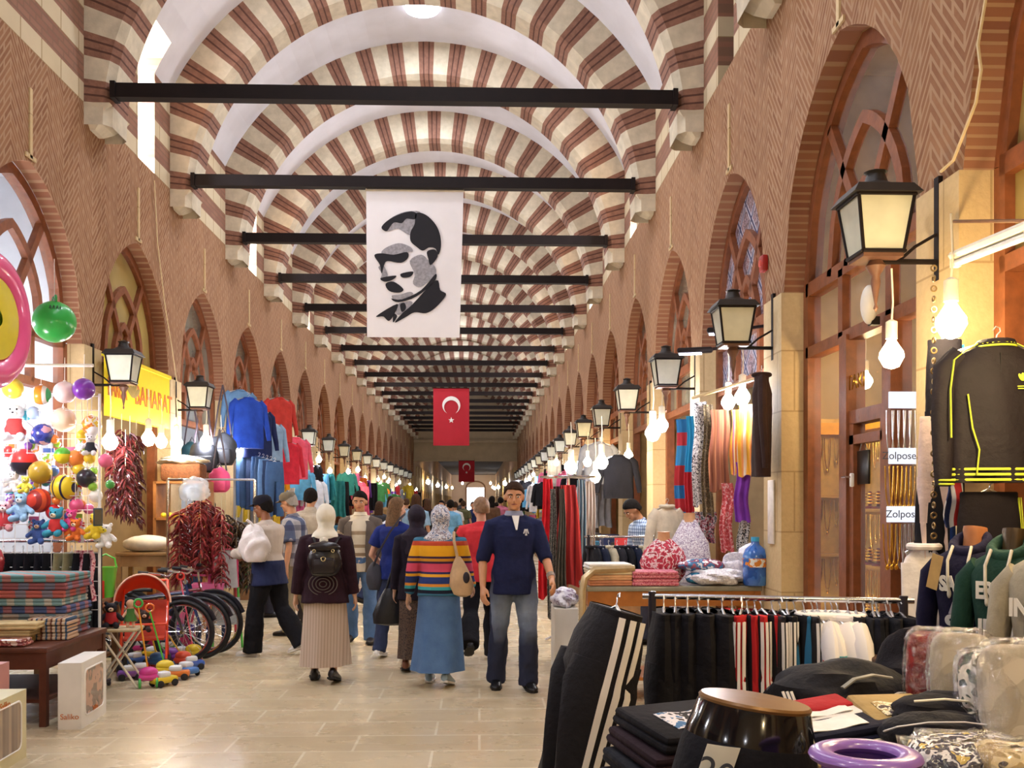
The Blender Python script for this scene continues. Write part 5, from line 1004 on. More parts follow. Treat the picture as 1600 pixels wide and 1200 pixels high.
# =================================================================== BANNERS
def crescent(m, R, off, r, y, cx=0, cz=0, n=40):
    a0 = math.acos(max(-1, min(1, (R*R+off*off-r*r)/(2*R*off)))); b0 = math.acos(max(-1, min(1, (R*R-off*off-r*r)/(2*r*off))))
    L = []
    for i in range(n+1):
        t = i/n; a = a0+(2*PI-2*a0)*t; b = b0+(2*PI-2*b0)*t
        o = Vector((R*cos(a-PI/2), 0, R*sin(a-PI/2))); q = Vector((r*cos(b-PI/2), 0, -off+r*sin(b-PI/2)))
        L.append([(cx+o.x, y, cz+o.z), (cx+q.x, y, cz+q.z), (cx+q.x, y+.004, cz+q.z), (cx+o.x, y+.004, cz+o.z)])
    m.loft(L)
def flag(label, x, y, ztop, w, h, drop=0.0):
    o = thing('flag_banner', label, 'flag', (x, y, ztop), 0, 'hanging flags'); m = MB(); m.sheet(lambda u, v: ((u-.5)*w, .012*sin(u*9)*v, -v*h), 16, 12, .006); m.build('cloth', M('#b01f2e', .8, 0, .05, 3), o)
    s_ = w/1.28; m = MB(); crescent(m, .32*s_, .075*s_, .255*s_, -.02, 0, -h*.3); m.build('crescent', m_white, o)
    m = MB(); m.prism([(.11*s_*(1 if i % 2 == 0 else .4)*cos(PI/2+i*PI/5), -h*.56+.11*s_*(1 if i % 2 == 0 else .4)*sin(PI/2+i*PI/5)) for i in range(10)], -.02, -.016); m.build('star', m_white, o)
    m = MB(); m.tube([(-w/2, 0, 0), (w/2, 0, 0)], .014, 8); m.build('top_rod', m_dark, o)
    for s_ in (-1, 1): m = MB(); m.tube([(s_*w/2, 0, 0), (s_*w/2, 0, .07)], .006, 6); m.build('tie', m_dark, o)
    return o
flag('large red flag with white crescent and star hanging high in middle of hall', -1.0, by(10)+.02, 5.66, 1.28, 2.05)
flag('small distant red flag with white crescent hanging below the end lintel', -.78, YE-.165, 4.12, .97, 1.3)
o = thing('portrait_banner', 'white cloth banner with black printed head of a man in suit', 'banner', (XC, by(2)+.02, 5.68)); W_, H_ = 1.27, 1.92
m = MB(); m.sheet(lambda u, v: ((u-.5)*W_*(1-.05*v)-.02*v, .003*sin(u*8+1)*v, -v*H_), 20, 14, -.004); m.build('cloth', M('#dcd8d8', .85, 0, .03, 3), o)
PL = [[(405, 380), (430, 330), (440, 262), (500, 272), (560, 330), (590, 400), (594, 470), (578, 520), (560, 482), (520, 475), (480, 495), (440, 470), (405, 435)],
 [(225, 350), (262, 310), (330, 272), (400, 252), (440, 262), (432, 300), (380, 296), (350, 325), (300, 322), (262, 372), (240, 372)],
 [(180, 528), (222, 514), (300, 522), (382, 505), (390, 540), (345, 572), (262, 562), (240, 590), (226, 640), (214, 585)],
 [(345, 640), (420, 626), (405, 658), (355, 664)], [(220, 668), (315, 652), (290, 680), (242, 690)], [(250, 704), (300, 690), (360, 735), (335, 758), (272, 748)],
 [(285, 795), (350, 800), (470, 742), (560, 640), (552, 690), (440, 782), (330, 818)], [(508, 500), (556, 488), (574, 530), (530, 585), (515, 545)],
 [(415, 832), (562, 680), (590, 740), (626, 770), (560, 850), (500, 885), (430, 880), (372, 912), (308, 945), (352, 888)], [(192, 905), (322, 828), (304, 892), (270, 935), (236, 908)], [(340, 832), (368, 822), (376, 858), (350, 878)], [(300, 890), (322, 905), (296, 944)]]
m = MB(); K = 13.05/FPX
def smooth_poly(pl, n=4):
    o_ = []; N = len(pl)
    for i in range(N):
        a, b, c, d = (Vector(pl[(i+k) % N]) for k in (-1, 0, 1, 2))
        for j in range(n): t = j/n; o_.append(tuple(.5*((2*b)+(c-a)*t+(2*a-5*b+4*c-d)*t*t+(-a+3*b-3*c+d)*t**3)))
    return o_
for pl in PL: m.prism([((540+x/4-648)*K, (290-260-y/4)*K+.0) for x, y in smooth_poly(pl)], -.012, -.009)
m.build('portrait_print', M('#16141a', .8, 0, .1), o)
GL = [[(262, 312), (330, 268), (400, 250), (470, 262), (440, 380), (400, 400), (330, 360), (280, 372), (245, 372)], [(400, 560), (470, 520), (520, 560), (560, 600), (555, 650), (470, 720), (420, 700), (430, 640)], [(290, 775), (340, 770), (400, 752), (420, 770), (345, 800), (300, 800)], [(205, 600), (226, 640), (222, 668), (262, 655), (250, 610), (235, 590)], [(250, 480), (330, 450), (400, 470), (420, 500), (380, 506), (300, 520), (225, 514)], [(325, 830), (400, 810), (415, 830), (352, 888), (318, 890)]]
m = MB()
for pl in GL: m.prism([((540+x/4-648)*K, (290-260-y/4)*K) for x, y in smooth_poly(pl)], -.0095, -.007)
m.build('portrait_shading', M('#8f8c90', .8, 0, .25, 30), o)
m = MB(); m.tube([(-W_/2-.01, 0, 0), (W_/2+.01, 0, 0)], .015, 8); m.build('top_rod', m_cream, o)
for s_ in (-1, 1): m = MB(); m.tube([(s_*W_/2, 0, -.01), (s_*W_/2, 0, .05)], .006, 6); m.build('tie', m_cream, o)
# =================================================================== LEFT: TOY SHOP
DT = 8.3
m = MB(); m.torus((0, 0, 0), .4, .12, n=48, m=14); vv = [Euler((PI/2, 0, 0)).to_matrix() @ v for v in m.v]
o = thing('swim_ring', 'big pink and yellow inflatable swim ring hanging at the left edge', 'swim ring', P(-24, 497, 7.2), 1.5); q = MB(); q.add(vv, m.f); q.build('ring', M('#e0568c', .25, 0, .03, 5, 0, .5, .3), o)
m = MB(); m.lathe([(.3, -.09), (.305, 0), (.3, .09), (.2, .1), (.06, .1)], n=40, rot=(PI/2, 0, 0), cap=False); m.build('yellow_panel', M('#d6c52c', .25, 0, .05, 5, 0, .5, .3), o); m = MB(); m.torus((0, 0, 0), .15, .05, rot=(PI/2, 0, 0)); m.build('green_inner', plastic('#6fae2e'), o)
m = MB(); m.tube([(0, 0, .5), (0, 0, .9)], .004, 5); m.tube([(0, 0, .9), (0, .42, .95)], .01, 6); m.build('hook', m_white, o)
o = ball('shiny green hopper ball hanging beside swim ring', plastic('#2fae4a'), P(85, 503, 8.2), .17, None, .35, 'hopper_ball')
m = MB()
for s_ in (-1, 1): m.torus((s_*.05, 0, .18), .028, .01, rot=(PI/2, 0, 0), n=16, m=6)
m.build('handle', plastic('#2a8f40'), o); m = MB(); m.sheet(lambda u, v: (.172*sin(-2.0+u*.6)*cos(.5+v*.15), .172*cos(-2.0+u*.6)*-1*cos(.5+v*.15), .172*sin(.5+v*.15+.1*sin(u*20))), 12, 2, .001); m.build('dark_print', M('#1c4a26'), o)
m = MB(); m.tube([P(30, 571, 8.3), P(146, 571, 8.35)], .014, 8); tag(m.build('hanging_pole', M('#e6e0d2', .4, 0, .03)), 'white horizontal pole from which toy balls hang', 'pole')
beach = stripes([(0, '#e28a2c'), (.3, '#e9e4e0'), (.45, '#2f9a58'), (.6, '#33358f'), (.8, '#e9e4e0')], 0, 5, .2, True, .25, .3)
beach2 = stripes([(0, '#c63a2e'), (.22, '#8d2a2a'), (.5, '#d8552f'), (.8, '#a82c28')], 0, 9, 0, True, .3, .2)
clocky = stripes([(0, '#e2c52f'), (.35, '#2a2440'), (.6, '#e2c52f')], 0, 14, 0, True, .3)
yem = blotch(['#e9b02a', '#d9772a', '#e9e0c9', '#e2c02a'], 16, .3, .3)
BL = [(131, 608, 17, plastic('#7a35a5'), 'glossy purple ball hanging at the pole end', .2), (64, 617, 15, beach, 'orange, green and blue panelled ball under the pole', .2), (101, 613, 17, plastic('#e6c8c6'), 'pale pink ball hanging below middle of the pole', .2), (67, 679, 17, blotch(['#222a72', '#2f3a8c', '#b98a9a'], 9, .25, .3), 'dark blue ball with pale swirl', .1),
 (99, 656, 19, plastic('#e9cdb0'), 'peach coloured balloon ball below the pink one', .1), (143, 664, 15, yem, 'yellow and orange printed ball under the purple one', .15), (37, 722, 21, stripes([(0, '#231d2c'), (.45, '#c8322f')], 2, 3, .47, False, .3), 'red and black ball above the pale blue soft toy', .1), (63, 738, 18, plastic('#a58726'), 'mustard ball hanging in the toy cluster', .1),
 (61, 782, 19, beach2, 'orange-red striped ball low in the toy cluster', .1), (135, 747, 15, plastic('#20202a'), 'black ball hanging at right of toy cluster', .1), (100, 762, 20, clocky, 'yellow and dark striped ball in centre of toy cluster', .1), (118, 716, 13, plastic('#e2833a'), 'small orange ball above the striped one', .1), (98, 712, 13, stripes([(0, '#d8c52f'), (.55, '#55a83c')], 2, 4, .5, False, .3), 'small green and yellow ball', .1),
 (20, 607, 16, plastic('#e2c83a'), 'yellow ball behind the white soft toy', .1), (140, 716, 9, plastic('#e5c330'), 'tiny yellow ball above the black one', .05), (84, 800, 12, plastic('#c8262a'), 'red ball over the red soft toy', .05), (120, 790, 11, plastic('#d8527f'), 'pink ball near the small mirror', .05), (12, 745, 12, plastic('#dfe6ee'), 'white ball at the left edge of toy cluster', .05), (52, 645, 10, plastic('#9fb6d8'), 'pale blue small ball beside the peach one', .05), (150, 775, 10, plastic('#efe9e0'), 'white small ball left of pepper strings', .05), (165, 720, 11, plastic('#e0658a'), 'pink oval ball right of the black one', .05), (172, 757, 7, plastic('#4ba045'), 'tiny green ball at right end of cluster', .05)]
for px, py, rp, mt, lb, st in BL: d = 8.4+random.uniform(-.04, .04) if py > 640 else 8.32; ball(lb, mt, P(px, py, d), rp*d/FPX, 'toy balls', st)
PLS = [(24, 690, .34, '#dfe3ea', '#e9e6e0', '#a03030', 'large white soft bear with red shirt at the left edge', .2), (34, 815, .26, '#8fb4d6', '#e2e4e8', None, 'pale blue soft bear low in the cluster', .0), (6, 830, .28, '#d79aa0', '#ecd8d0', '#b8323a', 'pink soft bear at the left edge', .3), (88, 838, .26, '#3f95b0', '#ecd8b8', '#c22c2c', 'teal soft bear in red shirt', -.1), (150, 842, .22, '#dec23a', '#e6a53a', None, 'yellow soft bear near the pepper strings', -.3), (142, 712, .2, '#e6e4e6', '#d8d8dd', '#23232c', 'white soft bear in black shirt', .1), (60, 850, .22, '#4a63a0', '#d8b08c', None, 'blue soft bear behind the rail', .1), (118, 845, .2, '#e07a3a', '#e9d2b8', None, 'orange soft bear behind the rail', 0), (112, 830, .2, '#d94f8c', '#efc3d2', None, 'bright pink soft bear beside the teal one', 0), (166, 856, .22, '#e8e5df', '#e0cf45', None, 'white soft bear with yellow muzzle at end of the rail', 0), (22, 770, .2, '#e6e2e0', '#f0ece8', None, 'small white soft bear below the red and black ball', 0), (40, 770, .15, '#d9cf52', '#efe7b0', None, 'lime soft bear above the pale blue one', 0)]
m = MB()
for i in range(14): m.tube([(-4.5+.1*i, 8.5, .62), (-4.5+.1*i, 8.5, 2.5)], .003, 4)
for i in range(16): m.tube([(-4.5, 8.5, .7+.12*i), (-3.2, 8.5, .7+.12*i)], .003, 4)
for x in (-4.5, -3.2): m.tube([(x, 8.5, 0), (x, 8.5, 2.52)], .012, 8)
tag(m.build('wire_grid', m_white), 'white wire grid on which toys hang beside toy shop', 'display grid')
rt = random.Random(21); TC = [('red', '#c8302c'), ('yellow', '#e2c32f'), ('orange', '#e07a2c'), ('pink', '#e06a9a'), ('turquoise', '#3aa8b5'), ('lime', '#8fc23a'), ('white', '#e6e4e6'), ('blue', '#3a5fb0'), ('violet', '#7a4aa8')]
for i in range(36):
    n_, c_ = TC[i % 9]; px = rt.uniform(2, 165); py = rt.uniform(640, 835); lb = 'small %s toy ball crammed in the toy cluster, %s of its colour' % (n_, ORD[i//9])
    ball(lb, plastic(c_), P(px, py, 8.44+rt.uniform(-.04, .04)), rt.uniform(.03, .055), 'small toy balls', .08)
for i in range(16):
    n_, c_ = TC[(i*4+1) % 9]; px = rt.uniform(2, 168); py = rt.uniform(700, 840); o = thing('toy_packet', '%s toy in clear packet on the wire grid, %s of its kind' % (n_, ORD[i]), 'toy packet', P(px, py, 8.46), rt.uniform(-.2, .2), 'toy packets on the grid')
    m = MB(); m.rbox((0, 0, 0), (.1, .03, .14), .012); m.build('packet', blotch([c_, '#e9e6e6', TC[(i*2) % 9][1]], 22, .2, .5), o); m = MB(); m.box((0, 0, .085), (.09, .006, .04)); m.build('card_header', plastic(TC[(i*5+2) % 9][1]), o)
for px, py, h_, c, bc, shc, lb, rz in PLS: d = 8.38+random.uniform(-.06, .06); plush(lb, M(c, .9, 0, .1, 30, .4, .1), M(bc, .9, 0, .08, 30, .3, .1), P(px, py, d), h_, rz, M(shc, .8) if shc else None)
o = thing('mirror', 'small framed mirror among toys', 'mirror', P(153, 808, 8.3), .5); m = MB(); m.rbox((0, 0, 0), (.075, .012, .15), .01); m.build('frame', M('#3b4a52', .4), o); m = MB(); m.box((0, -.008, 0), (.055, .003, .125)); m.build('glass', M('#b9bfb4', .05, .9, 0), o)
# toy stand with rail and dark garments, cloth table
rail('chrome rail with dark garments behind the cloth table', (-4.35, 8.62, 0), (-3.24, 8.62, 0), 1.275)
for i in range(13):
    x = -4.3+.082*i; c = ['#15141b', '#1b1a24', '#14141a', '#20202c', '#8f8a6a', '#17171f'][i % 6 if i != 4 else 0]
    if i == 9: c = '#8f8a6a'
    hang_trousers('dark trousers hanging behind cloth table, %s from left' % names[min(i, 12)], cloth(c), (x, 8.62, 1.17), PI/2+random.uniform(-.1, .1), 'dark trousers behind the cloth table', w=.36, L=.75, t=.085)
drape('hanging_bag', 'pink patterned plastic-wrapped cloth at the right end of the dark rail', 'cloth', blotch(['#b5485f', '#e2b5bb', '#d99aa5', '#8c2f45'], 24, .2, .5), (-3.33, 8.5, 1.2), .16, .2, .42, 0, 2, .03)
counter('brown wooden table piled with folded cloth in the left foreground', -4.2, -3.08, 7.2, 8.35, .57, M('#5a2f1e', .45, 0, .2, 9), name='cloth_table')
pl1 = [plaid('#8c4f52', '#4f6f86', '#a9968c', 5), plaid('#5e8a8c', '#b25a4c', '#3d3f66', 6), plaid('#9a8878', '#3f6a78', '#7a3a3f', 5), plaid('#45527a', '#b0665a', '#8fa29c', 6), plaid('#6f8f90', '#c2b09c', '#5b3a55', 7), plaid('#a8554a', '#4a7080', '#c9bcae', 5)]
CG = 'folded cloths on the brown table'
for i in range(8): folded('folded_cloth', 'plaid folded cloth in tall stack at the back of brown table, %s from bottom' % names[i], 'folded cloth', pl1[i % 6], (-3.5+random.uniform(-.015, .015), 7.98+random.uniform(-.015, .015), .572+.06*i), .66, .5, .057, random.uniform(-.03, .03), CG, i)
for i in range(3): folded('folded_cloth', 'striped brown folded cloth in low stack in front of plaid stack, %s from bottom' % names[i], 'folded cloth', stripes([(0, '#b7977a'), (.3, '#6d4438'), (.5, '#c9b498'), (.8, '#3f5670')], 0, 14), (-3.24, 7.68, .572+.055*i), .3, .24, .052, .05, CG, 20+i)
for i in range(3): folded('folded_cloth', 'beige folded cloth at front of brown table, %s from bottom' % names[i], 'folded cloth', M(['#b79a62', '#a48d60', '#bfa878'][i], .8, 0, .15), (-3.53+.04*i, 7.5, .572+.05*i), .42, .24, .048, -.05+.06*i, CG, 30+i)
o = folded('folded_cloth', 'pink patterned cloth in clear film at the front table edge', 'folded cloth', blotch(['#b4635a', '#d99a8c', '#8a3d3d', '#e2c2b5'], 14, .15, .6), (-3.42, 7.3, .575), .34, .17, .05, .05, CG, 40)
for i in range(4): folded('folded_cloth', 'patterned grey and orange folded cloth at left of plaid stack, %s from bottom' % names[i], 'folded cloth', blotch(['#5a544c', '#8a8174', '#b9ad98'], 50) if i else cloth('#b8553a'), (-4.05, 7.95, .572+.09*i), .3, .36, .085, 0, CG, 50+i)
lump('cloth_bag', 'shiny red bag standing behind cloth table at left edge', 'bag', M('#9a3036', .25, 0, .2, 6, .2, .5, .3), (-4.1, 8.3, .95), (.2, .14, .2), 3, .08)
lump('cloth_bundle', 'mustard cloth bundle at the left edge of cloth table', 'cloth', cloth('#b08a35'), (-4.16, 7.72, .6), (.09, .1, .2), 5, .1)
# window cartons on the floor
m_blank = blotch(['#8a6b5a', '#b98a72', '#6d5248', '#a77f68'], 5, .15, .6); m_blank2 = stripes([(0, '#7d6a5c'), (.4, '#97826f'), (.7, '#6d5a4e')], 1, 8, 0, True, .15, .5)
q = PZ(83, 1142, 0); o = carton('white carton with clear window standing beside brown table', (q.x+.085, q.y+.31, 0), (.16, .56, .47), .06, 'blanket cartons', m_blank)
text('brand_print', 'Saliko', .055, M('#c8702c'), o, (0, -.282, .09), (PI/2, 0, 0), .001); text('brand_print', 'Saliko', .05, M('#c8702c'), o, (.083, .02, .1), (PI/2, 0, PI/2), .001)
q = PZ(45, 1182, 0); o = carton('cream carton with clear window at lower left corner', (q.x-.1, q.y-.32, 0), (.2, .62, .43), .04, 'blanket cartons', m_blank2, col='#cfc79f')
text('brand_print', 'Saliko', .06, M('#c8702c'), o, (.102, .0, .385), (PI/2, 0, PI/2), .001)
carton('small pink carton behind cream one at left edge', (-3.33, 6.75, 0), (.25, .3, .52), 0, 'blanket cartons', None, col='#c9908a')
# folding stool, toys in front of the shop
o = thing('folding_stool', 'folding stool with crossed white metal legs carrying soft toys', 'stool', (*PZ(192, 1072, 0).xy, 0), .1); o.location.x -= .02
m = MB(); m.rbox((0, 0, .5), (.34, .3, .025), .01); m.build('seat', M('#b9a680', .6), o)
for y in (-.14, .14):
    for s_ in (-1, 1): m = MB(); m.tube([(-s_*.17, y, .012), (s_*.15, y, .49)], .011, 8); m.build('leg', M('#d5d0c4', .35, .5, .05), o)
st = Vector(o.location)
plush('black and red soft bear sitting on the folding stool', M('#1f1a20', .9, 0, .1, 30, .3), M('#d9b89a', .9), (st.x-.07, st.y-.03, .515), .24, .3, M('#b32a2c', .8))
plush('brown soft bear behind the black one on stool', M('#8a5230', .9, 0, .1, 30, .3), M('#b98a62', .9), (st.x-.14, st.y+.08, .515), .22, .2)
def doll(lab, p, h, rz, dress, hairc):
    o = thing('toy_doll', lab, 'doll', p, rz, 'dolls'); k = h/.3; m = MB(); m.T = Matrix.Scale(k, 4); m.ell((0, 0, .24), (.045, .045, .05)); m.cap((0, 0, .1), (0, 0, .19), .04, .03)
    for s_ in (-1, 1): m.cap((s_*.03, 0, .17), (s_*.075, -.03, .1), .014, .013, 8); m.cap((s_*.02, 0, .09), (s_*.03, -.03, .01), .018, .016, 8)
    m.build('body', M('#d9a98a', .5), o, remesh=.006*k, sm=2); m = MB(); m.T = Matrix.Scale(k, 4); m.lathe([(.065, .06), (.045, .13), (.038, .18), (.02, .195)], n=16, cap=False); m.build('dress', cloth(dress), o); m = MB(); m.T = Matrix.Scale(k, 4); m.ell((0, .012, .255), (.05, .046, .045), z0=-25); m.build('hair', cloth(hairc), o); return o
doll('black-haired doll in green dress on the folding stool', (st.x+.08, st.y+.02, .515), .26, .3, '#4f7a3c', '#17141a')
def wheel(m, c, R, r, n=28): m.torus(c, R, r, rot=(PI/2, 0, 0), n=n, m=8)
# stroller with orange hood
q = PZ(226, 1052, 0); o = thing('doll_stroller', 'orange-red toy stroller with round hood', 'stroller', (q.x, q.y, 0), .25)
m = MB(); m.sheet(lambda u, v: (-.02+.25*cos(PI*u)*(1-.18*v), .02+.26*sin(v*1.35), .66+.27*sin(PI*u)*cos(v*1.1)), 24, 10, .008); m.build('hood', M('#d9401f', .6, 0, .08, 6), o)
m = MB(); m.tube([(-.02+.25*cos(PI*i/20), .0, .66+.27*sin(PI*i/20)) for i in range(21)], .009, 8); m.build('hood_rim', M('#e9b8a0', .5), o)
m = MB(); m.sheet(lambda u, v: (.36*(u-.5), .2-.32*v+.1*(1-v)**2, .66-.3*min(1, v*1.6)-.02*v), 6, 8, .02); m.build('seat', M('#c23a20', .7), o)
m = MB()
for s_ in (-1, 1): m.tube([(s_*.2, -.2, .1), (s_*.2, .0, .5), (s_*.2, .2, .75), (s_*.19, .3, .85)], .012, 8); m.tube([(s_*.2, .2, .1), (s_*.2, -.08, .45), (s_*.2, -.2, .48)], .011, 8)
m.tube([(-.19, .3, .85), (.19, .3, .85)], .012, 8); m.tube([(-.2, -.2, .48), (.2, -.2, .48)], .012, 8); m.build('frame', plastic('#d8431f'), o)
for s_ in (-1, 1):
    for y in (-.2, .2): m = MB(); m.T = Matrix.Translation((s_*.2, y, .08)) @ Matrix.Rotation(PI/2, 4, 'Z'); wheel(m, (0, 0, 0), .055, .025, 18); m.lathe([(.05, -.015), (.05, .015)], n=14, rot=(PI/2, 0, 0)); m.build('wheel', M('#1b1a1e', .5), o)
plush('dark soft bear sitting in toy stroller', M('#3a2a26', .9, 0, .1, 30, .3), M('#cfa586', .9), (q.x+.02, q.y-.05, .4), .22, .2)
# bicycles
def bicycle(lab, loc, rz, col):
    o = thing('bicycle', lab, 'bicycle', loc, rz, 'bicycles by toy shop'); R = .3; A, B_ = (-.48, 0, R+.02), (.48, 0, R+.02)
    for c in (A, B_):
        m = MB(); wheel(m, c, R, .024, 40); w_ = m.build('tyre', M('#141317', .5, 0, .1), o); m = MB(); m.torus(c, R-.032, .012, rot=(PI/2, 0, 0), n=40, m=6)
        for i in range(16): a = i*PI/8; m.tube([(c[0], (-1)**i*.02, c[2]), (c[0]+(R-.035)*cos(a), 0, c[2]+(R-.035)*sin(a))], .0022, 4)
        m.lathe([(.02, -.04), (.02, .04)], n=10, rot=(PI/2, 0, 0), c=c); m.build('rim', m_chrome, o)
    m = MB(); bb = (-.05, 0, .28); st_ = (-.16, 0, .62); hd = (.34, 0, .68)
    for a, b in ((bb, st_), (bb, hd), (st_, hd), (st_, A), (bb, A)): m.tube([a, b], .016, 8)
    m.tube([(.32, 0, .76), hd, (.42, 0, .5), B_], .016, 8); m.build('frame', M(col, .3, 0, .03, 5, 0, .5, .3), o)
    m = MB(); m.tube([(.32, 0, .76), (.31, 0, .86)], .012, 8); m.tube([(.22, -.27, .92), (.33, -.2, .9), (.33, 0, .87), (.33, .2, .9), (.22, .27, .92)], .012, 8); m.build('handlebar', m_chrome, o)
    for s_ in (-1, 1): m = MB(); m.tube([(.24, s_*.26, .917), (.15, s_*.285, .925)], .018, 8); m.build('grip', M('#16151a', .7), o)
    m = MB(); m.loft([[(-.17+x, w*cos(t), .7+z+.02*sin(t)) for t in (2*PI*j/12 for j in range(12))] for x, w, z in ((-.13, .03, .02), (-.11, .075, .015), (-.04, .07, 0), (.05, .03, 0), (.13, .018, 0), (.14, .004, 0))]); m.build('saddle', M('#17151a', .5), o)
    m = MB(); m.torus((bb[0], -.05, bb[2]), .075, .006, rot=(PI/2, 0, 0), n=24, m=6)
    for s_ in (-1, 1): m.tube([(bb[0], s_*.06, bb[2]), (bb[0]+s_*.1, s_*.07, bb[2]-s_*.12)], .009, 6); m.box((bb[0]+s_*.1, s_*.12, bb[2]-s_*.12), (.07, .09, .02))
    m.build('crankset', M('#3b3a40', .35, .8), o); m = MB()
    for c in (A, B_): m.tube([(c[0]+(R+.045)*cos(t), 0, c[2]+(R+.045)*sin(t)) for t in (rad(20+i*14) for i in range(11))], .012, 6, flat=1.8)
    m.build('mudguard', M('#1c1b22', .3, 0, .02, 5, 0, .5, .3), o); return o
bicycle('black bicycle with chrome rims nearest the toys', (-3.42, 10.02, 0), -.08, '#1c1b24'); bicycle('dark blue bicycle parked behind black one', (-3.34, 10.38, 0), -.1, '#22305e'); bicycle('dark red bicycle farthest of the three', (-3.3, 10.74, 0), -.12, '#6d1f24')
# push toys, toy cars, easel
def push(lab, px, py, px2, py2, c1, c2, c3):
    q = PZ(px, py, 0); t = P(px2, py2, q.y-.02); o = thing('push_toy', lab, 'toy', (q.x, q.y, 0), random.uniform(-.4, .4), 'push-along toys'); R_ = Matrix.Rotation(-o.rotation_euler.z, 3, 'Z'); e = R_ @ (t-Vector(o.location))
    m = MB(); m.rbox((0, 0, .09), (.17, .12, .06), .03); m.ell((0, 0, .13), (.08, .055, .05), 14, 8); m.build('shell', plastic(c1), o)
    for s_ in (-1, 1):
        for y in (-.05, .05): m = MB(); m.lathe([(.035, -.012), (.045, -.006), (.045, .006), (.035, .012)], n=16, rot=(0, PI/2, 0), c=(s_*.07, y, .046)); m.build('wheel', plastic(c2), o)
    m = MB(); m.tube([(0, 0, .12), e], .008, 6); m.build('stick', plastic(c3), o); m = MB(); m.torus(e+Vector((0, 0, .03)), .035, .009, rot=(PI/2, 0, 0), n=18, m=6); m.build('grip', plastic(c2), o)
push('pink push toy with green wheels and orange stick', 232, 1074, 216, 948, '#d23b8e', '#3fae4a', '#e09a2c'); push('yellow push toy with green stick beside the pink one', 258, 1062, 234, 955, '#dcc02f', '#e0702c', '#58b33e'); push('blue push toy with yellow stick', 246, 1048, 226, 950, '#3c6fb0', '#d23a2c', '#e2c32f')
push('yellow duck push toy with pink stick at the aisle edge', 302, 1034, 282, 905, '#e2c22a', '#d2302c', '#e0566a'); push('red push toy leaning by the yellow ones', 286, 1046, 245, 965, '#cf4a2c', '#2f63a8', '#c8a03a'); push('purple push toy in front of the bicycle wheel', 268, 1040, 238, 960, '#7a3f9a', '#e2b32a', '#3f5fae')
def car(lab, px, py, c, rz, k=1.0, dz=0.0):
    q = PZ(px, py, 0); o = thing('toy_car', lab, 'toy car', (q.x, q.y, dz), rz, 'toy cars on the floor'); m = MB(); m.rbox((0, 0, .06*k), (.24*k, .12*k, .06*k), .02); m.build('body', plastic(c), o); m = MB(); m.rbox((-.01*k, 0, .11*k), (.12*k, .1*k, .055*k), .02); m.build('cabin', plastic('#dfe3e6'), o)
    for x in (-.075, .075):
        for s_ in (-1, 1): m = MB(); m.lathe([(.022*k, -.012), (.033*k, -.006), (.033*k, .006), (.022*k, .012)], n=14, rot=(PI/2, 0, 0), c=(x*k, s_*.062*k, .033*k)); m.build('wheel', M('#19181c', .6), o)
for a in ((222, 1058, '#c8372c', .4, 'red toy car left of pink push toy'), (212, 1040, '#2f58a5', 1.0, 'blue toy car by the stool legs'), (240, 1030, '#d8b62c', -.4, 'yellow toy car behind push toys'), (262, 1022, '#3f9a56', .8, 'green toy car below bicycle wheel'), (276, 1062, '#e07a2c', .2, 'orange toy car at front of the toy heap'), (292, 1056, '#4a7cc2', -.6, 'light blue toy car at aisle edge'), (230, 1012, '#e0e0e4', .1, 'white toy car behind the yellow one'), (250, 1006, '#b03a7c', .6, 'magenta toy car near stroller wheels'), (282, 1030, '#d2452c', 1.2, 'red toy car touching bicycle wheel'), (256, 1072, '#e2c32f', .9, 'yellow toy car at very front of the toy heap'), (216, 1020, '#d23b8e', .2, 'pink toy car behind the stool'), (300, 1046, '#3a5fb0', .5, 'dark blue toy car beside the duck toy'), (204, 1062, '#7a4a9c', .3, 'purple toy car under the folding stool')): car(a[4], a[0], a[1], a[2], a[3], .95)
q = PZ(268, 1012, 0); o = thing('ride_on_toy', 'purple ride-on toy with pink seat in front of bicycle', 'toy', (q.x, q.y, 0), .2); m = MB(); m.rbox((0, 0, .2), (.5, .2, .13), .05); m.build('body', plastic('#4a2f86'), o); m = MB(); m.ell((.05, 0, .33), (.13, .08, .13), 18, 12); m.build('seat', plastic('#e06a94'), o); m = MB(); m.tube([(.2, 0, .22), (.26, 0, .5)], .014, 8); m.tube([(.26, -.14, .5), (.26, .14, .5)], .014, 8); m.build('handle', plastic('#e0566a'), o)
for x in (-.17, .17):
    for s_ in (-1, 1): m = MB(); m.lathe([(.05, -.02), (.08, -.012), (.08, .012), (.05, .02)], n=18, rot=(PI/2, 0, 0), c=(x, s_*.11, .082)); m.build('wheel', plastic('#c2306a'), o)
q = PZ(352, 1010, 0); o = thing('toy_easel', 'green and pink folding toy easel standing by the bicycles', 'easel', (q.x, q.y, 0), .4)
for s_ in (-1, 1): m = MB(); m.tube([(s_*.16, -.16, 0), (s_*.13, .0, .75), (s_*.12, .03, 1.08)], .013, 8); m.build('leg', plastic('#4fae3e' if s_ > 0 else '#5fbf45'), o); m = MB(); m.tube([(s_*.16, .3, 0), (s_*.12, .05, 1.08)], .013, 8); m.build('leg', plastic('#d6405a'), o)
m = MB(); m.box((0, -.015, .86), (.26, .02, .42), rot=(-.1, 0, 0)); m.build('board', M('#b8b6b2', .4), o); m = MB(); m.box((0, -.08, .4), (.3, .02, .3), rot=(-.18, 0, 0)); m.build('lower_board', M('#a9aca8', .5), o); m = MB(); m.tube([(-.13, -.03, .66), (-.13, -.0, 1.08), (.13, -.0, 1.08), (.13, -.03, .66)], .014, 6); m.build('frame_edge', plastic('#d8456a'), o)
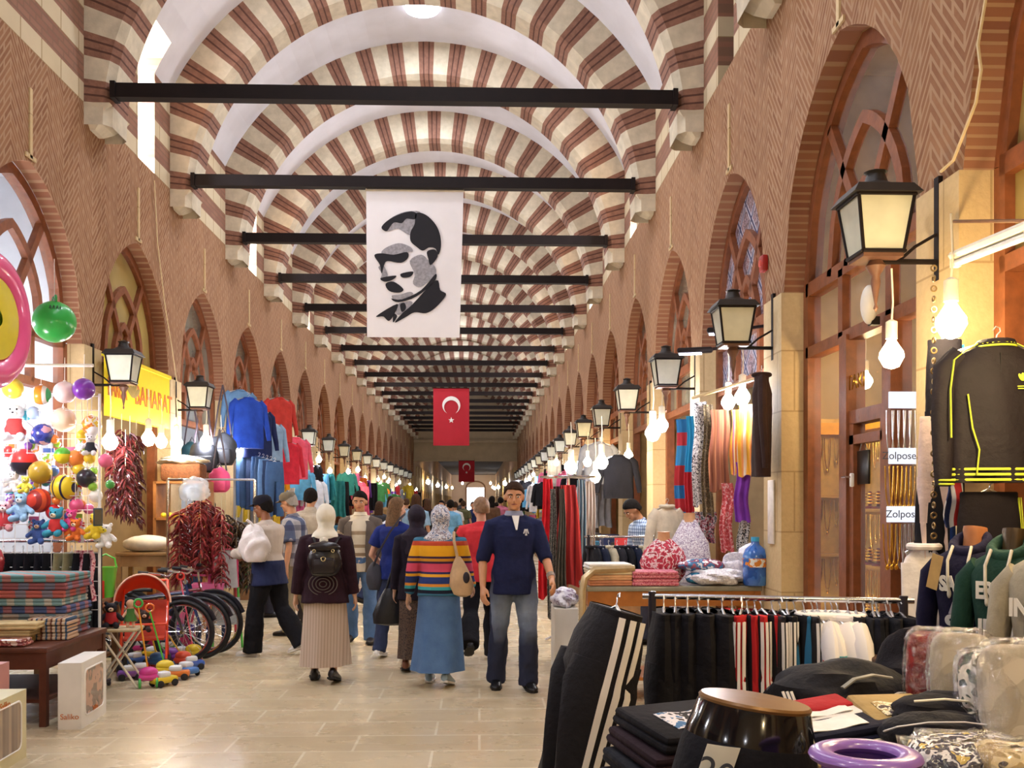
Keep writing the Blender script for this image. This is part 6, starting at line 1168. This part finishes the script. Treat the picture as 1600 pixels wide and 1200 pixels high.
q = PZ(322, 1016, 0); o = thing('doll_scooter', 'pink basket tricycle beside toy easel', 'tricycle', (q.x, q.y+.1, 0), .2); m = MB(); m.loft([[(w*x, w2*y, z) for x, y in ((-1, -1), (1, -1), (1, 1), (-1, 1))] for z, w, w2 in ((.5, .13, .09), (.72, .17, .12), (.722, .16, .11), (.51, .12, .08))], cap=False); m.box((0, 0, .51), (.25, .17, .01)); m.build('basket', plastic('#e0709a'), o); m = MB(); m.tube([(0, 0, .15), (0, .1, .8)], .016, 8); m.tube([(-.18, .1, .8), (.18, .1, .8)], .013, 8); m.tube([(0, .05, .4), (0, .5, .3)], .016, 8); m.build('frame', plastic('#c23a6a'), o)
for c in ((0, 0), (-.14, .5), (.14, .5)): m = MB(); m.torus((c[0], c[1], .13), .105, .025, rot=(0, PI/2, 0), n=24, m=8); m.lathe([(.03, -.03), (.03, .03)], n=10, rot=(0, PI/2, 0), c=(c[0], c[1], .13)); m.build('wheel', M('#1d2a4a', .5), o)
# green hamper, red case, grey basin on the stand behind the stroller
counter('low stand of toys left of toy stroller', -3.98, -3.42, 9.0, 9.6, .72, M('#7a5a3a'), name='toy_stand')
o = thing('toy_bucket', 'lime green toy bucket on the toy stand', 'bucket', (P(203, 842, 9.35).x-.2, 9.4, .722)); m = MB(); m.lathe([(.07, 0), (.1, .27), (.106, .28), (.09, .28), (.06, .03)], n=24, cap=False); m.lathe([(.07, 0), (.001, .001)], n=24, cap=False); m.build('pail', plastic('#5cc03c'), o); m = MB(); m.tube([(-.1, 0, .27), (-.08, 0, .36), (0, 0, .4), (.08, 0, .36), (.1, 0, .27)], .009, 6); m.build('handle', plastic('#4aa830'), o)
carton('small red case on the toy stand', (-3.56, 9.22, .722), (.2, .18, .16), 0, None, None, col='#c22f24', name='toy_case'); carton('purple toy box beside green bucket', (-3.8, 9.15, .722), (.1, .1, .1), .4, None, None, col='#5a3a9a', name='toy_case')
# =================================================================== LEFT: SPICE SHOP AND BEYOND
o = thing('shop_sign', 'yellow shop sign with plant emblem below second left arch', 'sign', (XL+.12, yl(1)-.3, 2.82), 0)
m = MB(); m.box((0, 0, 0), (.06, 2.0, .62)); m.box((0, 0, .33), (.1, 2.04, .04)); m.build('board', M('#e3cc25', .45, 0, .03), o, smooth=False)
text('letters', 'BAHARAT', .3, M('#b5651f', .5, 0, 0), o, (.033, .42, -.02), (PI/2, 0, PI/2), .003, bold=.004); text('letters', 'BARUR', .26, M('#b5651f', .5, 0, 0), o, (.033, -.78, -.02), (PI/2, 0, PI/2), .003, bold=.004, sx=.7)
m = MB(); m.T = Matrix.Translation((.034, -.3, -.05))
for a in (-1.1, -.6, 0, .6, 1.1): m.ell((0, sin(a)*.12, cos(a)*.12), (.004, .035, .12), 12, 6, rot=(-a, 0, 0))
m.build('plant_emblem', M('#8a7a45', .5), o)
for i, (px, py, d, L) in enumerate(((178, 672, 10.0, .75), (190, 665, 10.15, .85), (203, 668, 10.1, .8), (213, 675, 10.3, .9), (196, 690, 9.9, .7))): pepper_string('hanging dark red pepper string beside spice shop pier, %s from left' % names[i], P(px, py, d), L, .085, 110, None, 'pepper strings beside the pier', i)
rr = random.Random(2)
for i in range(7): q = P(280+11*i, 772+abs(i-3)*7, 10.9+.12*(i % 3)); pepper_string('bright red pepper string in the big hanging bunch, %s from left' % names[i], q, .78, .11, 100, [M('#7f2326', .35, 0, .2, 12, 0, .4), M('#661b1f', .35, 0, .2, 12, 0, .4), M('#8f312e', .4, 0, .2, 12, 0, .4)], 'red pepper bunch', 10+i)
for i in range(5): q = P(352+9*i, 798+4*i, 11.2+.1*(i % 2)); pepper_string('dark dried aubergine string right of the red pepper bunch, %s from left' % names[i], q, .72, .09, 70, [m_pepd, M('#2c1f18', .5, 0, .2, 10), M('#5a4426', .5, 0, .2, 10)], 'dark dried strings', 30+i)
a, b = P(262, 770, 11.05), P(398, 796, 11.25); o = thing('pepper_rack', 'metal frame from which pepper bunches hang', 'rack', (0, 0, 0)); m = MB(); zt = 1.86; m.tube([(a.x, a.y, zt), (b.x, b.y, zt)], .013, 8); m.build('crossbar', m_chrome, o)
for q in (a, b): m = MB(); m.tube([(q.x, q.y, 0), (q.x, q.y, zt)], .016, 8); m.build('post', m_chrome, o)
lump('plastic_bag', 'clear plastic bag tied over the red pepper bunch', 'bag', film('#dfe6ea', .4, .15), (P(310, 785, 10.8).x, 10.75, 1.62), (.16, .12, .14), 4, .15)
# shelf unit, basket, backpacks, jeans
q = P(292, 800, 12.6); o = thing('shelf_unit', 'pale wooden shelf unit holding basket and lemons', 'shelf', (q.x, 12.6, 0)); 
for x in (-.3, .3): m = MB(); m.box((x, 0, .93), (.035, .4, 1.86)); m.build('side', m_shelf, o, smooth=False)
for z in (.4, .9, 1.4, 1.85): m = MB(); m.box((0, 0, z), (.6, .4, .03)); m.build('shelf', m_shelf, o, smooth=False)
o2 = thing('basket', 'brown basket covered by white cloth on top of the pale shelf unit', 'basket', (q.x, 12.6, 1.867)); m = MB(); m.rbox((0, 0, .11), (.5, .32, .22), .04); m.build('wicker', M('#7a4a28', .8, 0, .3, 30, .5), o2); m = lump_bm((.29, .19, .06), 5, .2); mm = MB(); mm.add([(v.x, v.y, v.z+.26) for v in m.v], m.f); mm.build('cloth', M('#e6e2d2', .8), o2)
for i in range(7): lump('lemon', 'yellow lemon on middle board of pale shelf unit, %s from the left' % names[i], 'lemon', M('#d8c52c', .4), (q.x-.22+.07*i, 12.5+.03*(i % 2), 1.415), (.035, .045, .035), i, .02, i, 'lemons on the shelf')
lump('white_tub', 'white covered tub below pale shelf unit beside pepper bunch', 'tub', M('#dcd6c4', .5), (P(237, 830, 11.5).x, 11.5, 1.05), (.28, .2, .1), 2, .02)
counter('small display counter under white tub', P(237, 830, 11.5).x-.3, P(237, 830, 11.5).x+.3, 11.3, 11.75, 1.04, M('#9a7a50'), name='display_counter')
def pack(lab, p, c, k, rz=0.0, hang=False):
    o = thing('rucksack', lab, 'rucksack', p, rz, 'bags in the bag shop'); m = lump_bm((.16*k, .09*k, .2*k), int(p[2]*50), .05); m.build('body', M(c, .6, 0, .1, 8, .15), o); m = MB(); m.rbox((0, -.085*k, -.06*k), (.22*k, .06*k, .17*k), .03); m.build('front_pocket', M(c, .55, 0, .15, 12, .2), o); m = MB(); m.tube([(-.04*k, 0, .18*k), (0, 0, .26*k), (.04*k, 0, .18*k)], .01, 6)
    if hang: m.tube([(-.1*k, 0, .15*k), (-.05*k, 0, .5*k), (0, 0, .75*k)], .012, 6, flat=.4); m.tube([(.1*k, 0, .15*k), (.05*k, 0, .5*k), (0, 0, .75*k)], .012, 6, flat=.4)
    m.build('strap', M('#3a3038', .6), o)
pack('pink rucksack hanging right of the basket', P(343, 752, 12.9), '#d84f86', .9, 0, True); pack('black holdall with long straps above the basket', P(318, 716, 13.3), '#1d1f26', 1.2, .2, True); pack('dark grey bag hanging at bag shop', P(348, 705, 13.5), '#33363e', 1.2, 0, True); pack('teal bag hanging deeper in the bag shop', P(300, 715, 13.8), '#2f5a66', 1.1, 0, True)
m_j = [denim('#1f3a60', '#3f648f'), denim('#16283f', '#2b4a70'), denim('#31517a', '#6f93b8'), denim('#14213a', '#253a5e')]
for i in range(9): hang_trousers('blue jeans on the left jeans stall, %s from the left' % names[i], m_j[i % 4], P(381+6*i, 706+2*i, 14.8-.02*i), rr.uniform(-.5, .5)+.6, 'jeans on the left stall', w=.3, L=.8, t=.1)
for i, (px, py, c, n) in enumerate(((388, 622, '#1f3f9a', 'bright blue'), (402, 640, '#1a2348', 'dark navy'), (420, 660, '#7d96ae', 'pale denim'), (375, 610, '#5a7a9a', 'grey blue'), (436, 622, '#b0352c', 'orange-red'), (448, 690, '#c22a3a', 'crimson'), (462, 684, '#d85a70', 'pink'))): hang_shirt('%s jacket hanging high before the fourth and fifth left arches' % n, cloth(c), P(px, py, 14.3+.5*i), .8, 'jackets hung high on the left', w=.5, h=.72, sl=.5, t=.14, cat='jacket', name='hanging_jacket')
# =================================================================== RIGHT, BEYOND THE RAIL: SCARF AND LINEN SHOP
DR = 8.2
counter('long glass-topped linen counter before second right arch', .86, 2.28, 7.95, 8.6, .93, M('#a8682f', .4), M('#8d8a7c', .15, 0, .1), name='linen_counter')
m = MB(); m.tube([(.82, 7.9, 0), (.82, 7.9, .9), (.84, 7.92, 1.0), (.92, 7.96, 1.06), (1.25, 8.0, 1.07)], .03, 8); tag(m.build('bent_tube', M('#c9b48c', .3, .6)), 'bent metal tube rail at aisle end of the linen counter', 'rail')
LG = 'linen on the long counter'
for i in range(4): folded('folded_towel', '%s folded towel in stack at the aisle end of linen counter' % ['salmon', 'peach', 'cream', 'white'][i], 'folded towel', cloth(['#c98a6a', '#d8ab84', '#d9cfb4', '#e9e4dc'][i]), (1.05, 8.12, .932+.045*i), .36, .3, .043, .05, LG, i)
for i in range(2): folded('folded_towel', 'pink printed folded cloth beside towel stack, %s one' % ['lower', 'upper'][i], 'folded towel', blotch(['#c2566a', '#d98a96', '#b0405a'], 50), (1.42, 8.1, .932+.06*i), .38, .3, .058, -.03, LG, 5+i)
def bust(lab, px, py, d, zb, mt):
    q = P(px, py, d); o = thing('mannequin', lab, 'mannequin', (q.x, q.y, zb), -.2, 'scarf display busts'); h = q.z-zb
    m = MB(); m.lathe([(.13, 0), (.17, .06), (.2, h*.45), (.17, h*.75), (.08, h*.95), (.06, h)], n=24, sy=.7); v = [(p.x*(1+.05*sin(p.z*40+p.y*30)), p.y*(1+.06*sin(p.x*35)), p.z) for p in m.v]; q2 = MB(); q2.add(v, m.f); q2.build('scarf', mt, o)
    if zb < .9: m = MB(); m.tube([(0, 0, .02), (0, 0, -zb+.02)], .02, 8); m.lathe([(.16, -zb), (.15, -zb+.02), (.02, -zb+.03)], n=20); m.build('stand', m_chrome, o)
    m = MB(); m.lathe([(.055, h-.02), (.05, h+.05), (.055, h+.06), (.001, h+.062)], n=18); m.build('neck', M('#d9a87c', .5), o)
bust('red flower-printed scarf on a display bust', 1037, 842, 8.4, .935, blotch(['#a8283c', '#c8465a', '#ead9dc', '#a02438', '#c23a50'], 22)); bust('white and violet printed scarf on taller display bust', 1077, 812, 8.9, .6, blotch(['#d9d3dc', '#9a8aa5', '#e9e6ea', '#b5a5b8', '#e2dfe5'], 28))
hang_shirt('cream jacket hung behind red bust beside white one', cloth('#cfc3ac'), P(1042, 790, 9.3), .3, None, w=.26, h=.6, sl=.4, t=.1, cat='jacket', name='hanging_jacket')
for i, (px, py, c) in enumerate(((1096, 868, ['#d9dadf', '#3a6f9a', '#8a3f55', '#e4e2e6']), (1100, 878, ['#3a94b0', '#2c6f9a', '#d9e2e6']))): q = P(px, py, 8.25); lump('wrapped_bedding', '%s wrapped bedding roll on linen counter' % ['white and red', 'turquoise'][i], 'bedding', blotch(c, 14, .2, .4), (q.x, q.y-.06*i, .935+.1*(1-i)), (.2-.03*i, .12, .06), i, .04, 0, LG)
q = P(1122, 898, 8.15); lump('lace_cloth', 'heap of white lace cloth at the middle of linen counter', 'cloth', blotch(['#e6e2e4', '#cfcbd2', '#f0eef0'], 40), (q.x, q.y, .935), (.22, .16, .07), 7, .2, 0, LG); q = P(1150, 872, 8.3); lump('lace_cloth', 'white fringed cloth standing behind the lace heap', 'cloth', blotch(['#e2dfe4', '#c9c6d0'], 60), (q.x, q.y, .935), (.13, .1, .14), 8, .2, 0, LG)
q = P(1180, 900, 8.05); o = thing('water_bottle', 'big blue water bottle at wall end of the linen counter', 'bottle', (q.x, q.y, .935)); m = MB(); m.lathe([(.09, 0), (.1, .02), (.1, .1), (.095, .12), (.1, .14), (.1, .24), (.08, .29), (.035, .33), (.03, .36)], n=24); m.build('body', blotch(['#1f4f9a', '#2f66b8', '#3f7cc8'], 8, .1, .6), o); m = MB(); m.lathe([(.034, .355), (.034, .39), (.001, .392)], n=14); m.build('cap', plastic('#3fa8d8'), o); m = MB(); m.lathe([(.1015, .15), (.1015, .22)], n=24, cap=False); m.build('label_band', blotch(['#e2e4e0', '#d8842c', '#2f66b8'], 18), o)
q = P(1178, 858, 8.3); lump('white_bag', 'white plastic bag leaning above the blue bottle', 'bag', M('#dfe0ea', .3), (q.x-.02, q.y, 1.02), (.13, .09, .13), 9, .15)
# scarves hung across the second arch
a, b = P(1082, 622, 9.2), P(1186, 590, 7.9); m = MB(); m.tube([a, b], .014, 8); tag(m.build('scarf_pole', M('#c9ad78', .5)), 'wooden pole across second right arch carrying scarves', 'pole')
SG = 'scarves on the scarf pole'
for i, (px, py, d, w, h, mt, n) in enumerate(((1066, 655, 9.4, .12, .95, stripes([(0, '#b8343a'), (.3, '#3f8fc2'), (.6, '#c23a45'), (.8, '#2f7ab5')], 2, 1.6), 'red and blue patterned'), (1078, 650, 9.3, .07, .95, stripes([(0, '#c22f3a'), (.5, '#35a5d8')], 2, 1.05, 1.05, False), 'bright blue and red'), (1094, 628, 9.1, .12, .95, blotch(['#dcd6d4', '#3a3038', '#e6e2e0', '#c9c2c2'], 45), 'white and black spotted'), (1106, 632, 9.0, .09, 1.0, blotch(['#7a6a50', '#5b4d3a', '#93805f'], 40), 'olive brown'), (1124, 640, 8.8, .16, .72, stripes([(0, '#8a5238'), (.4, '#a56a48'), (.6, '#6d3c2a')], 0, 16), 'copper satin'),
  (1152, 640, 8.5, .1, .55, stripes([(0, '#d89a3a'), (.25, '#b85a78'), (.5, '#e2cf9a'), (.7, '#c8742c')], 0, 18), 'orange, pink and cream striped'), (1166, 632, 8.35, .12, .6, stripes([(0, '#e0a93a'), (.4, '#d98a4a'), (.7, '#d9c5b0')], 0, 14), 'yellow striped'), (1160, 722, 8.4, .11, .5, cloth('#7a3aa0'), 'purple silk'), (1136, 755, 8.7, .1, .6, blotch(['#b03a3f', '#c95a5c', '#d9b0ac'], 50), 'dotted red'), (1162, 798, 8.45, .09, .45, blotch(['#2a2a2e', '#c9c5c0', '#55524f'], 50), 'black and white checked'))):
    drape('hanging_scarf', '%s scarf hanging before the second right arch' % n, 'scarf', mt, P(px, py, d), w, w*1.15, h, -.5, 2, .018, SG)
drape('hanging_scarf', 'mixed printed scarf end with dark fringe under the spotted one', 'scarf', blotch(['#3a3a44', '#a04a5a', '#c9c2c8', '#55606a'], 34), P(1100, 800, 9.1), .22, .2, .28, -.4, 3, .02, SG)
hang_shirt('dark brown cardigan hung on the pier right of scarf shop', cloth('#33221f'), P(1190, 585, 7.6), PI/2-.25, None, w=.34, h=.78, sl=.62, t=.13, out=.04, cat='cardigan', name='hanging_cardigan')
m = MB(); m.rbox((0, 0, 0), (.012, .16, .5), .004); tag(m.build('paper_notice', M('#dcd3c8', .5), None, True, PX(1205, 800, 2.288)), 'pale paper notice fixed on the stone pier right of scarves', 'notice')
# dark-garment rail and standing scarf display further along the aisle
rail('low chrome rail of dark garments behind linen counter', (1.12, 10.2, 0), (2.1, 10.2, 0), 1.25)
for i in range(11): hang_shirt('%s top on the low rail behind linen counter, %s from the aisle' % (['black', 'navy', 'cream', 'charcoal'][i % 4 if i < 8 else 2 if i > 8 else 0], names[i]), cloth(['#17171c', '#1c2236', '#b9ae94', '#26252b'][i % 4 if i < 8 else 2 if i > 8 else 0]), (1.16+.085*i, 10.2, 1.15), PI/2+.2, 'tops on the low rail', w=.34, h=.55, sl=.3, t=.07, seed=i)
o = thing('scarf_stand', 'tall metal stand hung with long red and brown scarves at aisle', 'stand', (P(888, 850, 11.6).x, 11.6, 0)); m = MB(); m.tube([(0, 0, 0), (0, 0, 1.95)], .02, 8); m.build('post', m_chrome, o); m = MB(); m.torus((0, 0, 1.9), .32, .012, n=28, m=6); m.torus((-.0, 0, 1.9), .15, .01, n=20, m=6); m.tube([(-.32, 0, 1.9), (.32, 0, 1.9)], .01, 6); m.build('ring_rail', m_chrome, o)
for a in range(4): m = MB(); m.tube([(0, 0, .12), (.3*cos(a*PI/2+.4), .3*sin(a*PI/2+.4), .012)], .015, 6); m.build('foot', m_chrome, o)
c0 = o.location
for i, (px, py, d, w0, w1, h, mt, n) in enumerate(((856, 748, 11.3, .1, .22, 1.35, cloth('#c8232c'), 'bright red'), (872, 760, 11.6, .1, .22, 1.45, cloth('#3a211c'), 'dark brown'), (888, 758, 11.3, .16, .4, 1.15, stripes([(0, '#a02a28'), (.45, '#7a1d1e'), (.6, '#b8352f')], 0, 7), 'wide dark red'), (908, 750, 11.4, .08, .16, 1.1, stripes([(0, '#7f9aa5'), (.4, '#c9c5b8'), (.6, '#4a606d')], 0, 22), 'grey-blue striped'), (922, 752, 11.7, .1, .16, 1.05, stripes([(0, '#a08a78'), (.5, '#d9cfc0')], 0, 26), 'beige striped'), (864, 764, 11.25, .05, .12, 1.45, blotch(['#4a4640', '#8a857c'], 60), 'grey speckled'), (878, 764, 11.2, .05, .14, 1.4, cloth('#5a5348'), 'taupe'))):
    drape('long_scarf', '%s long scarf on the tall aisle stand' % n, 'scarf', mt, P(px, py, d), w0, w1, h, 0, 3, .03, 'long scarves on the aisle stand')
carton('white display box with clothing at the aisle near the scarf stand', (P(882, 1000, 9.6).x, 9.6, 0), (.22, .5, .6), 0, None, blotch(['#dcd8dc', '#6a4a6a', '#b9b0b8'], 16), col='#ddd8cc', name='display_box')
lump('white_linen', 'bundle of white linen on top of display box near the scarf stand', 'linen', blotch(['#e4e2e6', '#c9c6d2', '#8a7a90'], 12), (P(882, 940, 9.6).x, 9.6, .6), (.13, .2, .1), 4, .15)
# =================================================================== STALLS DOWN THE HALL
PALS = [('red', '#b02a30'), ('navy', '#1f2950'), ('white', '#d9d8da'), ('black', '#18171c'), ('pink', '#d0648c'), ('sky blue', '#5fa5d0'), ('teal', '#2f7a78'), ('orange', '#cf6a2c'), ('violet', '#6a3f94'), ('yellow', '#d2b53a'), ('green', '#3f7a45'), ('grey', '#77787e')]
PG = []
for n_, c_ in PALS:
    a = hang_shirt('x', cloth(c_), (0, -30, 0), 0, None, w=.44, h=.6, sl=.42, t=.12); b = drape('hanging_cloth', 'x', 'cloth', cloth(c_), (0, -30, 0), .3, .36, .85, 0, 3, .025)
    f = folded('folded_garment', 'x', 'folded garment', cloth(c_), (0, -30, 0), .34, .3, .07); bx = carton('x', (0, -30, 0), (.3, .3, .28), col=c_, name='goods_box'); PG.append((n_, a, b, f, bx))
rs = random.Random(11)
PRO = [q for p in PG for q in p[1:]]
ct = MB(); ct.box((0, 0, .4), (.7, 2.0, .8)); CTM = ct.mesh('stall_counter', M('#8a6440', .5, 0, .15), False)
for sg, X, cy, nm, k0 in ((-1, XL, yl, 'left', 3), (1, XR, yr, 'right', 2)):
    for k in range(k0, 17):
        st = '%s %s-side stall down the hall' % (ORD[k-k0], nm); y0 = cy(k); gp = 'goods of the far %s stalls' % nm; cnt = {}
        def un(s_):
            cnt[s_] = cnt.get(s_, 0)+1; return s_ if cnt[s_] == 1 else '%s, no. %d' % (s_, cnt[s_]) if 0 else '%s, %s' % (s_, ORD[cnt[s_]-1])
        hue = [PG[rs.choice((1, 1, 2, 3, 3, 3, 11, 11, 0, 4, 5, 6, 7, 8, 9, 10))] for _ in range(4)]
        for j in range(6 if k < 9 else 4):
            n_, a, b, f, bx = rs.choice(hue); g_ = rs.random() < .6; src = a if g_ else b
            dup(src, (X-sg*rs.uniform(.15, .75), y0+rs.uniform(-1.2, 1.2), rs.uniform(1.85, 2.5)), rs.uniform(-.6, .6)+(PI/2 if rs.random() < .35 else 0), un('%s %s hanging at the %s' % (n_, 'garment' if g_ else 'cloth', st)), gp)
        cx = X-sg*.3; o = bpy.data.objects.new('stall_counter', CTM); COL.objects.link(o); o.location = (cx, y0, 0); tag(o, 'brown goods counter of the %s' % st, 'counter', 'counters of the far stalls')
        for j in range(6 if k < 9 else 3):
            n_, a, b, f, bx = rs.choice(PG); y = y0-.83+(1.66*(j+.5)/(6 if k < 9 else 3))
            if rs.random() < .6:
                for q in range(rs.randint(1, 3)): dup(f, (cx+rs.uniform(-.12, .12), y, .801+.072*q), PI/2+rs.uniform(-.06, .06), un('%s folded piece on counter of %s' % (n_, st)), gp, (.75, .9, 1))
            else: dup(bx, (cx+rs.uniform(-.1, .1), y, .801), rs.uniform(-.3, .3), un('%s goods box on the counter of the %s' % (n_, st)), gp, (.8, .8, rs.uniform(.6, 1.2)))
for o in PRO:
    for c in list(o.children):
        for g in list(c.children): bpy.data.objects.remove(g)
        bpy.data.objects.remove(c)
    bpy.data.objects.remove(o)
# =================================================================== BULBS OVER THE STALLS
for i, (px, py, d, w, s_, n) in enumerate(((172, 690, 9.6, 0, 1.5, 'above the dark pepper strings'), (232, 685, 10.9, 1, 1.5, 'under the yellow sign'), (252, 690, 11.6, 1, 1.4, 'at far end of the yellow sign'), (276, 692, 12.0, 0, 1.5, 'left of bag shop'), (322, 690, 13.2, 0, 1.6, 'in the middle of bag shop'), (345, 706, 13.6, 0, 1.4, 'above the pink rucksack'), (370, 704, 14.6, 0, 1.6, 'left of the jeans'), (408, 728, 15.2, 0, 1.2, 'beside the jeans'), (1020, 676, 11.0, 0, 1.7, 'beside white pier right of red scarves'), (1034, 664, 10.6, 0, 1.4, 'high beside the white pier'), (1138, 628, 8.6, 0, 1.2, 'behind copper scarf'), (1160, 620, 8.3, 0, 1.3, 'behind striped scarves'), (892, 730, 11.9, 0, 1.5, 'above the red scarf stand'), (940, 722, 12.4, 1, 1.6, 'right of the scarf stand'), (930, 745, 12.9, 1, 1.4, 'low right of the scarf stand'), (918, 722, 13.5, 0, 1.1, 'behind the scarf stand'))):
    put_bulb(P(px, py, d), bool(w), '%s bulb hanging %s' % ('warm' if w else 'white', n), s_)
put_bulb((-3.95, 7.9, 2.3), False, 'white bulb over cloth table at the toy shop', 1.4); put_bulb((-4.9, 8.6, 3.0), False, 'white bulb inside toy shop, nearer one', 1.5); put_bulb((-4.9, 9.6, 3.2), False, 'white bulb inside toy shop, farther one', 1.5); put_bulb((-4.15, 8.6, 2.0), False, 'white bulb among toys at the left edge', 1.3); put_bulb((-3.45, 8.75, 2.05), False, 'white bulb behind the black toy ball', 1.2)
for sg, X, cy, nm, k0 in ((-1, XL, yl, 'left', 3), (1, XR, yr, 'right', 2)):
    for k in range(k0, 18):
        for j in range(2 if k < 12 else 1):
            p = (X-sg*rs.uniform(.2, .8), cy(k)+rs.uniform(-1.1, 1.1), rs.uniform(2.15, 2.6)); w = rs.random() < .35
            put_bulb(p, w, '%s bulb of the %s %s-side stall down the hall, %s' % ('warm' if w else 'white', ORD[k-k0], nm, 'nearer' if j == 0 else 'farther'), rs.uniform(.9, 1.3))
for i, (x, y, z) in enumerate(((-3.3, 5.6, 2.5), (-3.3, 2.5, 2.5), (1.7, 1.0, 2.5), (-3.2, -1.5, 2.5), (1.7, -2.0, 2.5), (-.8, -4.0, 2.6))): put_bulb((x, y, z), i in (2, 4), 'bulb added out of view for fill light, %s' % names[i], 1.4)  # unseen bulbs added as fill from outside the view
for i, (x, y, z) in enumerate(((XL+.4, 70, 3), (XR-.4, 75, 3), (XL+.5, 84, 3), (XR-.5, 95, 3), (XL+.5, 106, 3.2), (XR-.5, 118, 3.2), (XL+.5, 128, 3.4), (XR-.5, 136, 3.6), (XC-1.5, 139, 4.2), (XC+2.4, 139, 4.2))): put_bulb((x, y, z), i % 3 == 0, 'bulb added in low passage to light its end wall, %s' % names[i], 3.0)  # bulbs added so that the passage's end wall is lit

# loose cables on the walls
for lb, pts in (('thin pale cable drooping down left wall past the second arch', [PX(241, 282, XL+.03), PX(246, 380, XL+.03), PX(258, 480, XL+.03), PX(268, 540, XL+.03), PX(276, 596, XL+.04)]), ('thin pale cable curving down the right wall by the nearest arch', [PX(1540, 0, XR-.02), PX(1528, 70, XR-.02), PX(1533, 110, XR-.02), PX(1525, 160, XR-.02), PX(1490, 250, XR-.02), PX(1470, 268, XR-.02)])):
    m = MB(); m.tube(pts, .008, 5); tag(m.build('wall_cable', M('#c9b48c', .6)), lb, 'cable')
# =================================================================== world and view
w = bpy.data.worlds.new('world'); SC.world = w; w.use_nodes = True
w.node_tree.nodes['Background'].inputs[0].default_value = (.85, .92, 1, 1); w.node_tree.nodes['Background'].inputs[1].default_value = 3.0
SC.view_settings.view_transform = 'Standard'; SC.view_settings.look = 'None'; SC.view_settings.exposure = 0.62; SC.view_settings.gamma = 1.0
SC.view_settings.use_curve_mapping = False
